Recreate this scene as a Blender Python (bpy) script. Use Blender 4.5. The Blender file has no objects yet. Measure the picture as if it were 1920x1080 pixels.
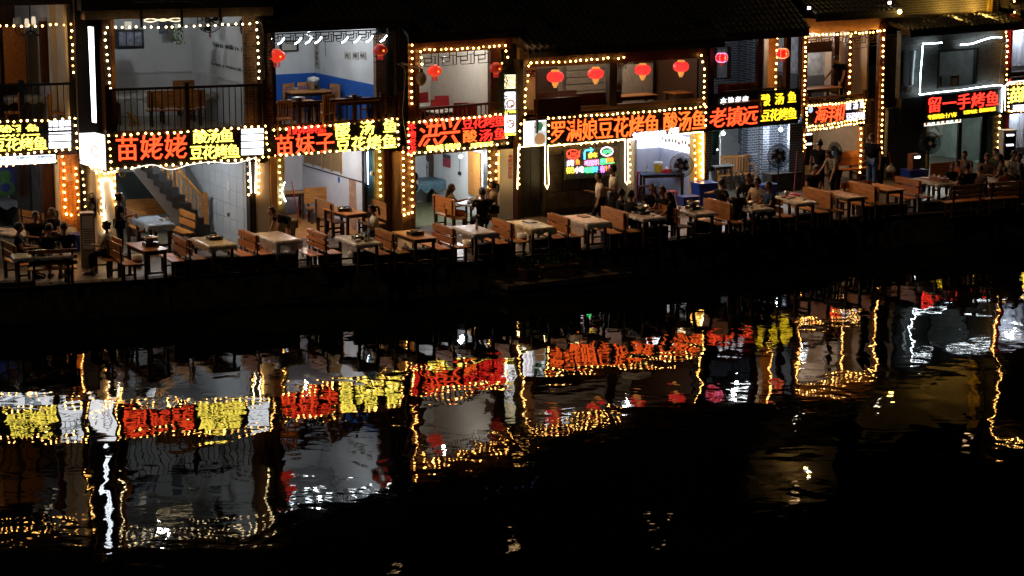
import bpy, bmesh, math, random
from math import sin, cos, pi
from mathutils import Vector, Matrix
R_ = math.radians
rnd = random.Random(7)
SC = bpy.context.scene
COL = SC.collection
# ------------------------------------------------------------------ camera, world, fill light, exposure
F_ = 4300.; P_ = R_(11.2); H_ = 11.2          # focal length (photo px), pitch, height over the water
cam = bpy.data.cameras.new('camera'); cam.sensor_width = 36; cam.lens = F_ / 1920 * 36
cam.clip_end = 600; cam.clip_start = .5
co = bpy.data.objects.new('camera', cam); COL.objects.link(co)
co.location = (0, 0, H_); co.rotation_euler = (pi/2 - P_, 0, 0); SC.camera = co
w = bpy.data.worlds.new('World'); SC.world = w; w.use_nodes = True
nt = w.node_tree; bg = nt.nodes['Background']
sk = nt.nodes.new('ShaderNodeTexSky'); sk.sky_type = 'NISHITA'; sk.sun_disc = False
sk.sun_elevation = R_(-4); sk.sun_rotation = R_(200)
nt.links.new(sk.outputs[0], bg.inputs[0]); bg.inputs[1].default_value = .004
sl = bpy.data.lights.new('glow_fill', 'SUN'); sl.energy = .1; sl.angle = R_(.5); sl.color = (1, .8, .62)  # faint warm fill added to lift the dark parts, like city glow
so = bpy.data.objects.new('glow_fill', sl); COL.objects.link(so); so.rotation_euler = (R_(50), 0, R_(-30))
SC.view_settings.view_transform = 'Standard'; SC.view_settings.look = 'None'
SC.view_settings.exposure = 0; SC.view_settings.gamma = 1; SC.view_settings.use_curve_mapping = False
SC.cycles.use_denoising = True
SC.cycles.max_bounces = 5; SC.cycles.diffuse_bounces = 3; SC.cycles.glossy_bounces = 3
SC.cycles.transmission_bounces = 4; SC.cycles.transparent_max_bounces = 6
SC.cycles.caustics_reflective = False; SC.cycles.caustics_refractive = False
SC.cycles.sample_clamp_indirect = 4

FLK = 8.0                                      # strength of the added warm floodlights
# ------------------------------------------------------------------ surveying helpers
def ray(px, py):
    a = (px-960)/F_; b = -(py-540)/F_
    return (a, cos(P_)+b*sin(P_), -sin(P_)+b*cos(P_))
def unp(px, py, z):
    d = ray(px, py); t = (z-H_)/d[2]; return (d[0]*t, d[1]*t)
class Fr:
    """ground frame: x along a facade, y into the building, z up"""
    def __init__(s, O, yaw, vang=None):
        s.O = O; s.yaw = yaw; s.u = (cos(yaw), sin(yaw))
        s.v = (-sin(yaw), cos(yaw)) if vang is None else (cos(vang), sin(vang))
        s.D = s.u[0]*s.v[1]-s.u[1]*s.v[0]
    def W(s, x, y, z): return (s.O[0]+x*s.u[0]+y*s.v[0], s.O[1]+x*s.u[1]+y*s.v[1], z)
    def lc(s, X, Y): return ((X*s.v[1]-Y*s.v[0])/s.D, (-X*s.u[1]+Y*s.u[0])/s.D)
    def L(s, px, py, ax=1, val=0.):
        d = ray(px, py); c = s.lc(-s.O[0], -s.O[1])+(H_,); e = s.lc(d[0], d[1])+(d[2],)
        t = (val-c[ax])/e[ax]; return tuple(c[i]+t*e[i] for i in range(3))
    def x(s, px, py, y=0.): return s.L(px, py, 1, y)[0]
    def z(s, px, py, y=0.): return s.L(px, py, 1, y)[2]
def mk(a, b, vang=120):
    A = unp(*a, 0); B = unp(*b, 0)
    return Fr(A, math.atan2(B[1]-A[1], B[0]-A[0]), R_(vang) if vang else None)
HF = {1: mk((0,531),(130,523)), 2: mk((155,543),(505,523)), 3: mk((510,516),(755,493)), 4: mk((762,490),(965,464)),
      5: mk((975,468),(1325,432)), 6: mk((1328,428),(1505,407)), 7: mk((1508,402),(1662,384)),
      8: mk((1690,386),(1880,359)), 9: mk((1885,358),(1925,352))}
ID = Fr((0, 0), 0)
ORG = {}
class MB:
    """collects shapes given in a frame's coordinates; build() links them as ONE mesh object"""
    def __init__(s, fr=ID): s.fr = fr; s.v = []; s.f = []
    def add(s, vs, fs):
        n = len(s.v); s.v += [s.fr.W(*p) for p in vs]; s.f += [tuple(i+n for i in q) for q in fs]; return s
    def hexa(s, p):  # 4 bottom + 4 top, same winding
        return s.add(p, [(3,2,1,0),(4,5,6,7),(0,1,5,4),(1,2,6,5),(2,3,7,6),(3,0,4,7)])
    def box(s, x0, x1, y0, y1, z0, z1):
        return s.hexa([(x0,y0,z0),(x1,y0,z0),(x1,y1,z0),(x0,y1,z0),(x0,y0,z1),(x1,y0,z1),(x1,y1,z1),(x0,y1,z1)])
    def prism(s, poly, ax, a, b):
        """extrude a 2D polygon along axis ax from a to b"""
        def P(q, t):
            return {0: (t, q[0], q[1]), 1: (q[0], t, q[1]), 2: (q[0], q[1], t)}[ax]
        n = len(poly)
        return s.add([P(q, a) for q in poly]+[P(q, b) for q in poly],
                     [tuple(range(n))[::-1], tuple(range(n, 2*n))]+[(i, (i+1) % n, n+(i+1) % n, n+i) for i in range(n)])
    def cyl(s, a, b, r, n=8, r2=None):
        a = Vector(a); b = Vector(b); r2 = r if r2 is None else r2
        d = (b-a).normalized(); q = d.orthogonal().normalized(); w_ = d.cross(q)
        vs = []
        for c, rr in ((a, r), (b, r2)):
            vs += [tuple(c+rr*(cos(2*pi*i/n)*q+sin(2*pi*i/n)*w_)) for i in range(n)]
        return s.add(vs, [tuple(range(n))[::-1], tuple(range(n, 2*n))]+[(i, (i+1) % n, n+(i+1) % n, n+i) for i in range(n)])
    def tube(s, pts, r, n=6, closed=False):
        P = [Vector(p) for p in pts]; N = len(P); vs = []
        for k, p in enumerate(P):
            a = P[(k-1) % N] if closed or k else p; b = P[(k+1) % N] if closed or k < N-1 else p
            d = (b-a).normalized() if (b-a).length > 1e-9 else Vector((0, 0, 1))
            up = Vector((0, 0, 1)) if abs(d.z) < .9 else Vector((0, 1, 0))
            q = d.cross(up).normalized(); w_ = d.cross(q)
            vs += [tuple(p+r*(cos(2*pi*i/n)*q+sin(2*pi*i/n)*w_)) for i in range(n)]
        fs = []
        for k in range(N if closed else N-1):
            k2 = (k+1) % N
            fs += [(k*n+i, k*n+(i+1) % n, k2*n+(i+1) % n, k2*n+i) for i in range(n)]
        if not closed: fs += [tuple(range(n)), tuple(range((N-1)*n, N*n))[::-1]]
        return s.add(vs, fs)
    def lathe(s, c, prof, n=12, sx=1, sy=1):
        vs = []; fs = []
        for r, z in prof: vs += [(c[0]+sx*r*cos(2*pi*i/n), c[1]+sy*r*sin(2*pi*i/n), c[2]+z) for i in range(n)]
        m = len(prof)
        for k in range(m-1): fs += [(k*n+i, k*n+(i+1) % n, (k+1)*n+(i+1) % n, (k+1)*n+i) for i in range(n)]
        fs += [tuple(range(n))[::-1], tuple(range((m-1)*n, m*n))]
        return s.add(vs, fs)
    def ball(s, c, r, n=8, m=5, sx=1, sy=1, sz=1):
        return s.lathe(c, [(max(.001, r*sin(pi*k/m)), -r*cos(pi*k/m)*sz) for k in range(m+1)], n, sx, sy)
    def build(s, name, mat=None, parent=None, smooth=False, kind=None, org=None):
        o = org or (ORG[parent.name] if parent is not None and parent.name in ORG else (0, 0, 0))
        me = bpy.data.meshes.new(name)
        me.from_pydata([(v[0]-o[0], v[1]-o[1], v[2]-o[2]) for v in s.v], [], s.f); me.validate()
        if mat: me.materials.append(mat)
        if smooth: me.polygons.foreach_set('use_smooth', [True]*len(me.polygons))
        ob = bpy.data.objects.new(name, me); COL.objects.link(ob)
        if parent is not None:
            ob.parent = parent; ORG[ob.name] = o
        elif org: ob.location = org; ORG[ob.name] = org
        if kind: ob['kind'] = kind
        return ob
def tag(o, label=None, cat=None, group=None, kind=None):
    if label: o['label'] = label
    if cat: o['category'] = cat
    if group: o['group'] = group
    if kind: o['kind'] = kind
    return o
def thing(name, label, cat, loc=(0, 0, 0), rz=0, group=None):
    o = bpy.data.objects.new(name, None); COL.objects.link(o); o.empty_display_size = .2
    o.location = loc; o.rotation_euler = (0, 0, rz)
    ORG[o.name] = tuple(loc) if rz == 0 else (0, 0, 0)
    return tag(o, label, cat, group)
def lthing(name, label, cat, loc, rz=0, group=None):
    """a thing whose parts are modelled round its own origin"""
    o = thing(name, label, cat, loc, rz, group); ORG[o.name] = (0, 0, 0); return o
def copy_tree(o, label=None, loc=None, rz=None, parent=None):
    c = o.copy(); COL.objects.link(c); c.parent = parent; ORG[c.name] = ORG.get(o.name, (0, 0, 0))
    for ch in list(KIDS.get(o.name, o.children)): copy_tree(ch, parent=c)
    if label: c['label'] = label
    if loc is not None: c.location = loc
    if rz is not None: c.rotation_euler = (0, 0, rz)
    return c
KIDS = {}

# ------------------------------------------------------------------ materials
MATS = {}
def mat(name, col=(.5,.5,.5), rough=.6, metal=0, noise=.25, scale=6, bump=.15, kind='noise', stretch=(1,1,1), alpha=1, var=0, spec=.4, col2=None):
    if name in MATS: return MATS[name]
    m = bpy.data.materials.new(name); m.use_nodes = True; t = m.node_tree; b = t.nodes['Principled BSDF']
    b.inputs['Roughness'].default_value = rough; b.inputs['Metallic'].default_value = metal
    b.inputs['Specular IOR Level'].default_value = spec
    tc = t.nodes.new('ShaderNodeTexCoord'); mp = t.nodes.new('ShaderNodeMapping')
    mp.inputs['Scale'].default_value = stretch; t.links.new(tc.outputs['Object'], mp.inputs[0])
    n = t.nodes.new('ShaderNodeTexNoise'); n.inputs['Scale'].default_value = scale; n.inputs['Detail'].default_value = 5
    t.links.new(mp.outputs[0], n.inputs['Vector'])
    c2 = col2 or tuple(c*(1-noise*1.6) for c in col)
    mx = t.nodes.new('ShaderNodeMix'); mx.data_type = 'RGBA'
    mr = t.nodes.new('ShaderNodeMapRange'); mr.inputs[1].default_value = .35; mr.inputs[2].default_value = .65
    t.links.new(n.outputs[0], mr.inputs[0]); t.links.new(mr.outputs[0], mx.inputs[0])
    mx.inputs[6].default_value = (*c2, 1); mx.inputs[7].default_value = (*col, 1)
    out = mx.outputs[2]
    if kind == 'brick':
        br = t.nodes.new('ShaderNodeTexBrick'); br.inputs['Scale'].default_value = 1
        br.inputs['Brick Width'].default_value = .22; br.inputs['Row Height'].default_value = .075
        br.inputs['Mortar Size'].default_value = .008; br.inputs['Color1'].default_value = (*col, 1)
        br.inputs['Color2'].default_value = (*c2, 1); br.inputs['Mortar'].default_value = (*(spec_m.get(name, (.5,.5,.5))), 1)
        sx = t.nodes.new('ShaderNodeSeparateXYZ'); cx = t.nodes.new('ShaderNodeCombineXYZ'); ad = t.nodes.new('ShaderNodeMath')
        t.links.new(tc.outputs['Object'], sx.inputs[0]); t.links.new(sx.outputs[0], ad.inputs[0]); t.links.new(sx.outputs[1], ad.inputs[1])
        t.links.new(ad.outputs[0], cx.inputs[0]); t.links.new(sx.outputs[2], cx.inputs[1]); t.links.new(cx.outputs[0], br.inputs['Vector'])
        m2 = t.nodes.new('ShaderNodeMix'); m2.data_type = 'RGBA'; m2.inputs[0].default_value = .35
        t.links.new(br.outputs[0], m2.inputs[6]); t.links.new(out, m2.inputs[7]); out = m2.outputs[2]
    if var:
        oi = t.nodes.new('ShaderNodeObjectInfo'); hs = t.nodes.new('ShaderNodeHueSaturation')
        r1 = t.nodes.new('ShaderNodeMapRange'); r1.inputs[3].default_value = 1-var; r1.inputs[4].default_value = 1+var
        t.links.new(oi.outputs['Random'], r1.inputs[0]); t.links.new(r1.outputs[0], hs.inputs['Value'])
        t.links.new(out, hs.inputs['Color']); out = hs.outputs[0]
    t.links.new(out, b.inputs['Base Color'])
    if bump:
        bp = t.nodes.new('ShaderNodeBump'); bp.inputs['Strength'].default_value = bump; bp.inputs['Distance'].default_value = .02
        t.links.new((br.outputs['Fac'] if kind == 'brick' else n.outputs[0]), bp.inputs['Height'])
        if kind == 'brick': bp.invert = True
        t.links.new(bp.outputs[0], b.inputs['Normal'])
    if alpha < 1: b.inputs['Alpha'].default_value = alpha
    MATS[name] = m; return m
spec_m = {'grey_brick': (.75,.78,.82), 'dark_brick': (.1,.1,.09), 'brown_brick': (.12,.08,.05), 'rough_brick': (.3,.2,.14)}
def emi(name, col, k, base=(.02,.02,.02), sample=True):
    if name in MATS: return MATS[name]
    m = bpy.data.materials.new(name); m.use_nodes = True; b = m.node_tree.nodes['Principled BSDF']
    b.inputs['Base Color'].default_value = (*base, 1); b.inputs['Emission Color'].default_value = (*col, 1)
    b.inputs['Emission Strength'].default_value = k; b.inputs['Roughness'].default_value = .5
    if not sample: m.cycles.emission_sampling = 'NONE'
    MATS[name] = m; return m
wood = mat('orange_wood', (.56,.21,.045), .38, noise=.3, scale=3, stretch=(1,14,14), bump=.1, var=.3)
woodl = mat('pine_wood', (.56,.24,.06), .42, noise=.3, scale=3, stretch=(1,12,12), bump=.08, var=.15)
woodd = mat('dark_wood', (.07,.03,.014), .45, noise=.3, scale=3, stretch=(1,12,12), bump=.15, var=.2)
woodr = mat('red_brown_wood', (.1,.032,.014), .4, noise=.3, scale=4, stretch=(8,8,1), bump=.1)
timber = mat('old_timber', (.03,.02,.014), .7, noise=.4, scale=4, stretch=(6,6,1), bump=.3)
white = mat('white_plaster', (.76,.77,.78), .75, noise=.13, scale=1.1, bump=.08)
cream = mat('cream_plaster', (.62,.55,.46), .75, noise=.1, scale=2, bump=.05)
tile_w = mat('white_tile', (.62,.65,.68), .25, noise=.05, scale=1.5, bump=.02)
bluep = mat('blue_paint', (.02,.12,.5), .5, noise=.1, scale=3, bump=.03)
greyp = mat('grey_plaster', (.3,.34,.32), .7, noise=.2, scale=3, bump=.2)
slate = mat('dark_paint', (.12,.14,.17), .6, noise=.1, bump=.05)
dgrey = mat('dark_concrete', (.07,.065,.06), .8, noise=.4, scale=5, bump=.5)
stone = mat('quay_stone', (.09,.07,.055), .85, noise=.5, scale=4, bump=.6)
pave = mat('terrace_paving', (.12,.1,.08), .45, noise=.3, scale=2.5, bump=.2)
floor_m = mat('indoor_floor', (.25,.21,.14), .3, noise=.15, scale=3, bump=.05)
gbrick = mat('grey_brick', (.11,.14,.2), .7, kind='brick', noise=.2, bump=.5)
dbrick = mat('dark_brick', (.05,.06,.055), .6, kind='brick', noise=.4, bump=.9)
bbrick = mat('brown_brick', (.13,.075,.04), .7, kind='brick', noise=.35, bump=.8)
rbrick = mat('rough_brick', (.22,.12,.08), .8, kind='brick', noise=.4, bump=.8)
tilem = mat('roof_tile', (.05,.047,.045), .6, noise=.4, scale=8, bump=.4)
black = mat('black_plastic', (.012,.012,.013), .35, noise=.1, bump=.02)
blackm = mat('black_metal', (.02,.02,.022), .4, metal=.6, noise=.1, bump=.02)
steel = mat('steel', (.5,.52,.55), .3, metal=1, noise=.1, bump=.02)
panel_m = mat('sign_panel', (.01,.009,.008), .35, noise=.2, bump=.02)
whitep = mat('white_plastic', (.7,.7,.68), .35, noise=.05, bump=.02)
bluebox = mat('blue_plastic', (.015,.05,.38), .35, noise=.1, bump=.02)
redp = mat('red_plastic', (.4,.02,.02), .4, noise=.1, bump=.02)
redc = mat('red_cloth', (.35,.015,.015), .8, noise=.2, bump=.1)
yellowp = mat('yellow_plastic', (.55,.32,.01), .35, noise=.2, bump=.02)
film = mat('plastic_film', (.62,.6,.55), .28, noise=.25, scale=9, bump=.7, alpha=.72)
leafm = mat('leaf', (.05,.12,.02), .6, noise=.4, bump=.1, var=.4)
terracotta = mat('terracotta', (.2,.09,.05), .8, noise=.3, bump=.2)
food = mat('food', (.45,.2,.06), .5, noise=.5, scale=30, bump=.3, col2=(.08,.12,.02))
glassm = mat('bottle_glass', (.02,.12,.03), .15, noise=.1, bump=0)
W_BULB = emi('warm_bulb', (1,.47,.1), 28)
W_DIM = emi('warm_bulb_dim', (1,.45,.1), 7)
W_HOT = emi('warm_bulb_hot', (1,.5,.13), 44)
W_DEAD = emi('bulb_dead', (1,.4,.1), .15, (.4,.35,.3))
C_BULB = emi('white_bulb', (1,.74,.36), 13)
RED = emi('red_led', (1,.024,.016), 2.4)
ORG_L = emi('orange_led', (1,.11,.016), 2.9)
ORED = emi('vermilion_led', (1,.062,.016), 3)
YEL = emi('yellow_led', (1,.78,.09), 4.4)
YEL2 = emi('deep_yellow_led', (1,.64,.02), 2.3)
WHT = emi('white_led', (.85,.92,1), 4)
WHT2 = emi('white_lightbox', (.93,.96,1), 2.8)
PINKW = emi('pale_led', (.95,.85,1), 1.6)
WARM = emi('warm_strip', (1,.72,.3), 14)
COOL = emi('cool_strip', (.85,.95,1), 16)
LAMP = emi('lamp_glass', (.9,.96,1), 14, sample=False)

# ------------------------------------------------------------------ lettering
GL = {}
def glyph(ch, off=0):
    k = ch
    if k in GL: return GL[k]
    cu = bpy.data.curves.new('glyph', 'FONT'); cu.body = ch; cu.extrude = .03; cu.offset = 0; cu.resolution_u = 1
    o = bpy.data.objects.new('glyph', cu); COL.objects.link(o)
    dg = bpy.context.evaluated_depsgraph_get(); dg.update()
    me = bpy.data.meshes.new_from_object(o.evaluated_get(dg))
    vs = [tuple(v.co) for v in me.vertices]; fs = [tuple(p.vertices) for p in me.polygons]
    bpy.data.objects.remove(o); bpy.data.curves.remove(cu); bpy.data.meshes.remove(me)
    GL[k] = (vs, fs); return GL[k]
REFG = None
def cell(ch):
    """em cell of a CJK glyph: x0, x1, y0, y1 (from a full square glyph)"""
    global REFG
    if REFG is None:
        v, _ = glyph('国'); xs = [p[0] for p in v]; ys = [p[1] for p in v]
        REFG = (min(xs)-.02, max(xs)+.02, min(ys)-.02, max(ys)+.02)
    return REFG
def letters(parent, fr, s, x0, x1, z0, z1, m, y=-.03, off=.018, fill=.95, vert=False, italic=0, thick=.035, name='character', stroke=1):
    """one mesh part per character, spread over the box"""
    n = len(s)
    for i, ch in enumerate(s):
        if ch == ' ': continue
        vs, fs = glyph(ch, off)
        if ord(ch) > 0x2000: a, b, c, d = cell(ch)
        else:
            xs = [p[0] for p in vs]; ys = [p[1] for p in vs]; a, b, c, d = min(xs), max(xs), min(min(ys), 0), max(max(ys), .6)
        if vert: cx0, cx1 = x0, x1; h = (z1-z0)/n; cz0 = z1-(i+1)*h; cz1 = z1-i*h; hh = h*fill; cz0 = (cz0+cz1-hh)/2; cz1 = cz0+hh
        else: wd = (x1-x0)/n; g = wd*fill; cx0 = x0+i*wd+(wd-g)/2; cx1 = cx0+g; cz0, cz1 = z0, z1
        mb = MB(fr); e = max(0, off-.012)*.25; big = cz1-cz0 > .2
        for ii, (du, dv) in enumerate(((0,0),(e,e),(-e,-e),(-e,e),(e,-e)) if big else ((0,0),(e,e*.5),(-e,-e*.5))):
            P = []
            for p in vs:
                zz = cz0+(p[1]+dv-c)/(d-c)*(cz1-cz0)
                xx = cx0+(p[0]+du-a)/(b-a)*(cx1-cx0)+italic*(zz-(cz0+cz1)/2)
                P.append((xx, y-p[2]/.03*thick/2-thick/2-.0006*ii, zz))
            mb.add(P, fs)
        mb.build(name, m, parent)
def txt(parent, h, s, px0, px1, yt, yb, m, y=-.03, **k):
    """text laid on facade h between photo columns px0..px1; yt, yb = top and bottom at the middle"""
    fr = HF[h] if isinstance(h, int) else h
    pm = (px0+px1)/2; ym = (yt+yb)/2
    z1 = fr.z(pm, yt, y); z0 = fr.z(pm, yb, y)
    sl = (fr.z(px1, ym, y)-fr.z(px0, ym, y))/max(1, px1-px0)
    letters(parent, fr, s, fr.x(px0, ym, y), fr.x(px1, ym, y), z0, z1, m, y, **k)

# ------------------------------------------------------------------ bulbs and light strips
BM = {}
def bulb_mesh(m):
    if m.name not in BM:
        o = MB().ball((0,0,0), .027, 7, 4).build('bulb', m); BM[m.name] = o.data
        o.data.polygons.foreach_set('use_smooth', [True]*len(o.data.polygons)); bpy.data.objects.remove(o)
    return BM[m.name]
wire_m = mat('wire', (.02,.02,.015), .5, bump=0)
def string(fr, pts, label, m=W_BULB, step=.176, y=-.07, closed=False, ys=None, group='strings of round bulbs round the shop fronts'):
    """pts in photo pixels on the plane y (or per-point ys) of frame fr"""
    fr = HF[fr] if isinstance(fr, int) else fr
    P = [Vector(fr.L(p[0], p[1], 1, ys[i] if ys else y)) for i, p in enumerate(pts)]
    return string3(fr, P, label, m, step, closed, group)
def string3(fr, P, label, m=W_BULB, step=.176, closed=False, group='strings of round bulbs round the shop fronts'):
    P = [Vector(p) for p in P]
    if closed: P.append(P[0])
    base = fr.W(*P[0]); t = thing('string_lights', label, 'string lights', base, 0, group)
    MB(fr).tube([tuple(p) for p in P], .006, 4).build('wire', wire_m, t)
    for a, b in zip(P, P[1:]):
        L = (b-a).length; n = max(1, round(L/step))
        for i in range(n+(0 if b is not P[-1] or closed else 1)):
            q = a.lerp(b, i/n); wq = fr.W(q.x+rnd.uniform(-.018,.018), q.y-.02, q.z+rnd.uniform(-.016,.016))
            mm_ = m
            if m is W_BULB: q_ = rnd.random(); mm_ = W_DEAD if q_ < .012 else W_DIM if q_ < .14 else W_HOT if q_ > .8 else m
            wq = (wq[0], wq[1], wq[2]-.02*sin(pi*i/n)*(abs(b.x-a.x) > .5))
            o = bpy.data.objects.new('bulb', bulb_mesh(mm_)); COL.objects.link(o); o.parent = t
            o.location = tuple(wq[k]-base[k] for k in range(3))
    return t
def smooth_pts(P, n=6):
    out = []
    for i in range(len(P)-1):
        p0 = P[max(0, i-1)]; p1 = P[i]; p2 = P[i+1]; p3 = P[min(len(P)-1, i+2)]
        for k in range(n):
            t = k/n
            out.append(tuple(.5*((2*p1[j])+(-p0[j]+p2[j])*t+(2*p0[j]-5*p1[j]+4*p2[j]-p3[j])*t*t+(-p0[j]+3*p1[j]-3*p2[j]+p3[j])*t**3) for j in range(len(p1))))
    out.append(tuple(P[-1])); return out
def strip(fr, pts, label, m=WARM, y=-.09, r=.013, curve=False, group='glowing light strips'):
    fr = HF[fr] if isinstance(fr, int) else fr
    P = [fr.L(p[0], p[1], 1, y) for p in pts]
    if curve: P = smooth_pts(P)
    t = thing('light_strip', label, 'light strip', fr.W(*P[0]), 0, group)
    MB(fr).tube(P, r, 6).build('tube', m, t, True)
    e = P[0]; MB(fr).box(e[0]-.02, e[0]+.02, e[1]-.01, e[1]+.03, e[2]-.02, e[2]+.02).build('end_cap', black, t)
    return t
FZ = .82
WAVES = ((.3, .017, (1.2,.6,1), .35, 0, 0), (.9, .0085, (1.25,.65,1), .2, 1, 0), (1.7, .0021, (.7,1.25,1), .1, 1, 0), (3.4, .0009, (1,1,1), -.2, 1, 1), (9, .0003, (.5,1.3,1), .1, 1, 1))
# ------------------------------------------------------------------ the setting
def water_mat():
    m = bpy.data.materials.new('river_water'); m.use_nodes = True; t = m.node_tree; b = t.nodes['Principled BSDF']
    b.inputs['Base Color'].default_value = (.002,.0035,.003,1); b.inputs['Roughness'].default_value = .015; b.inputs['IOR'].default_value = 1.33
    tc = t.nodes.new('ShaderNodeTexCoord'); prev = None
    pm = t.nodes.new('ShaderNodeTexNoise'); pm.inputs['Scale'].default_value = .11; pm.inputs['Detail'].default_value = 1; t.links.new(tc.outputs['Object'], pm.inputs['Vector'])
    pr = t.nodes.new('ShaderNodeMapRange'); pr.inputs[1].default_value = .45; pr.inputs[2].default_value = .62; pr.inputs[3].default_value = .12; t.links.new(pm.outputs[0], pr.inputs[0])
    # (scale, height in metres, stretch, turn, detail, patchy)
    for sc, hgt, st, rot, det, pat in WAVES:
        mp = t.nodes.new('ShaderNodeMapping'); mp.inputs['Scale'].default_value = st; mp.inputs['Rotation'].default_value = (0,0,rot)
        n = t.nodes.new('ShaderNodeTexNoise'); n.inputs['Scale'].default_value = sc; n.inputs['Detail'].default_value = det; n.inputs['Distortion'].default_value = .9
        mu = t.nodes.new('ShaderNodeMath'); mu.operation = 'MULTIPLY'; mu.inputs[1].default_value = hgt
        t.links.new(tc.outputs['Object'], mp.inputs[0]); t.links.new(mp.outputs[0], n.inputs['Vector']); t.links.new(n.outputs[0], mu.inputs[0])
        if pat: m3 = t.nodes.new('ShaderNodeMath'); m3.operation = 'MULTIPLY'; t.links.new(mu.outputs[0], m3.inputs[0]); t.links.new(pr.outputs[0], m3.inputs[1]); mu = m3
        if prev:
            ad = t.nodes.new('ShaderNodeMath'); t.links.new(prev.outputs[0], ad.inputs[0]); t.links.new(mu.outputs[0], ad.inputs[1]); prev = ad
        else: prev = mu
    bp = t.nodes.new('ShaderNodeBump'); bp.inputs['Strength'].default_value = 1; bp.inputs['Distance'].default_value = 1
    t.links.new(prev.outputs[0], bp.inputs['Height']); t.links.new(bp.outputs[0], b.inputs['Normal']); return m
MB().add([(-90,-30,0),(90,-30,0),(90,110,0),(-90,110,0)], [(0,1,2,3)]).build('water', water_mat(), kind='structure')
edge_px = [(-420,575),(-100,548),(290,523),(580,502),(870,492),(1110,468),(1270,450),(1585,412),(1920,388),(2300,350)]
EP = [unp(x, y, FZ) for x, y in edge_px]
far = [(40, 105), (-40, 105)]
mb = MB(); n = len(EP); poly = [(p[0], p[1]) for p in EP]+far
mb.prism(poly, 2, FZ-.1, FZ); mb.build('terrace', pave, kind='structure')
mb = MB()
for a, b in zip(EP, EP[1:]):
    d = Vector((b[0]-a[0], b[1]-a[1])).normalized(); nn = Vector((d.y, -d.x))
    o = [(a[0]+nn.x*.0, a[1]+nn.y*.0), (b[0], b[1]), (b[0]-nn.x*.5, b[1]-nn.y*.5), (a[0]-nn.x*.5, a[1]-nn.y*.5)]
    mb.hexa([(q[0], q[1], -1.2) for q in o]+[(q[0], q[1], FZ-.1) for q in o])
quay = mb.build('quay_wall', stone, kind='structure')
# coping stones and parapet blocks on the quay
k = 0
for a, b in zip(EP[1:], EP[2:]):
    L = math.dist(a, b); m_ = max(1, round(L/1.1)); fr = Fr(a, math.atan2(b[1]-a[1], b[0]-a[0]))
    for i in range(m_):
        x0 = i*L/m_; j = rnd.uniform(-.01, .01)
        c = MB(fr).box(x0+.01, x0+L/m_-.01, -.08+j, .25, FZ+.004, FZ+.03+j*.5).build('coping_stone', stone, quay)
for r in range(3):
    for a, b in zip(EP[1:], EP[2:]):
        L = math.dist(a, b); m_ = max(1, round(L/1.3)); fr = Fr(a, math.atan2(b[1]-a[1], b[0]-a[0]))
        for i in range(m_):
            x0 = (i+(r % 2)*.5)*L/m_-.25; j = rnd.uniform(0, .04)
            MB(fr).box(x0+.012, x0+L/m_-.012, -.05-j, .05, FZ-.12-(r+1)*.3+.01, FZ-.12-r*.3).build('stone', stone, quay)
def parapet(x0, y0, x1, y1, hgt, label):
    """x,y: photo points of the segment's foot line at floor level"""
    a = unp(x0, y0, FZ+.03); b = unp(x1, y1, FZ+.03); fr = Fr(a, math.atan2(b[1]-a[1], b[0]-a[0])); L = math.dist(a, b)
    hgt *= .78; t = thing('parapet_wall', label, 'wall', (a[0], a[1], FZ+.03), 0, 'low stone parapets along the quay')
    MB(fr).box(0, L, -.02, .2, FZ+.035, FZ+.03+hgt-.07).build('wall_body', stone, t)
    n_ = max(1, round(L/.9))
    for i in range(n_): MB(fr).box(i*L/n_+.006, (i+1)*L/n_-.006, -.05, .23, FZ+.03+hgt-.07, FZ+.03+hgt).build('cap_stone', stone, t)
def edge_y(px):
    for a, b in zip(edge_px, edge_px[1:]):
        if a[0] <= px <= b[0]: return a[1]+(b[1]-a[1])*(px-a[0])/(b[0]-a[0])
for i, (a, b, hh, lb) in enumerate([
    (-100, 62, .12, 'low dark stone parapet at the far left end of the quay'),
    (330, 482, .46, 'dark stone parapet below the table with the round yellow cover'),
    (484, 556, .42, 'short dark parapet in front of the bending waitress'),
    (598, 641, .55, 'stubby tall parapet block left of the seated waitress'),
    (662, 852, .4, 'long dark parapet between the seated waitress and the grey covered table'),
    (898, 966, .46, 'square parapet block right of the grey covered table'),
    (1000, 1088, .44, 'parapet segment above the two flower pots'),
    (1138, 1252, .44, 'parapet segment in front of the knotty pine bench'),
    (1298, 1352, .44, 'short parapet below the table with the steaming hot pot'),
    (1400, 1560, .3, 'low parapet below the table with the teapot'),
    (1612, 1700, .35, 'short parapet at the right part of the quay'),
    (1730, 2000, .35, 'parapet below the crowded tables at the far right')]):
    parapet(a, edge_y(a)-4, b, edge_y(b)-4, hh, lb)

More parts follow.
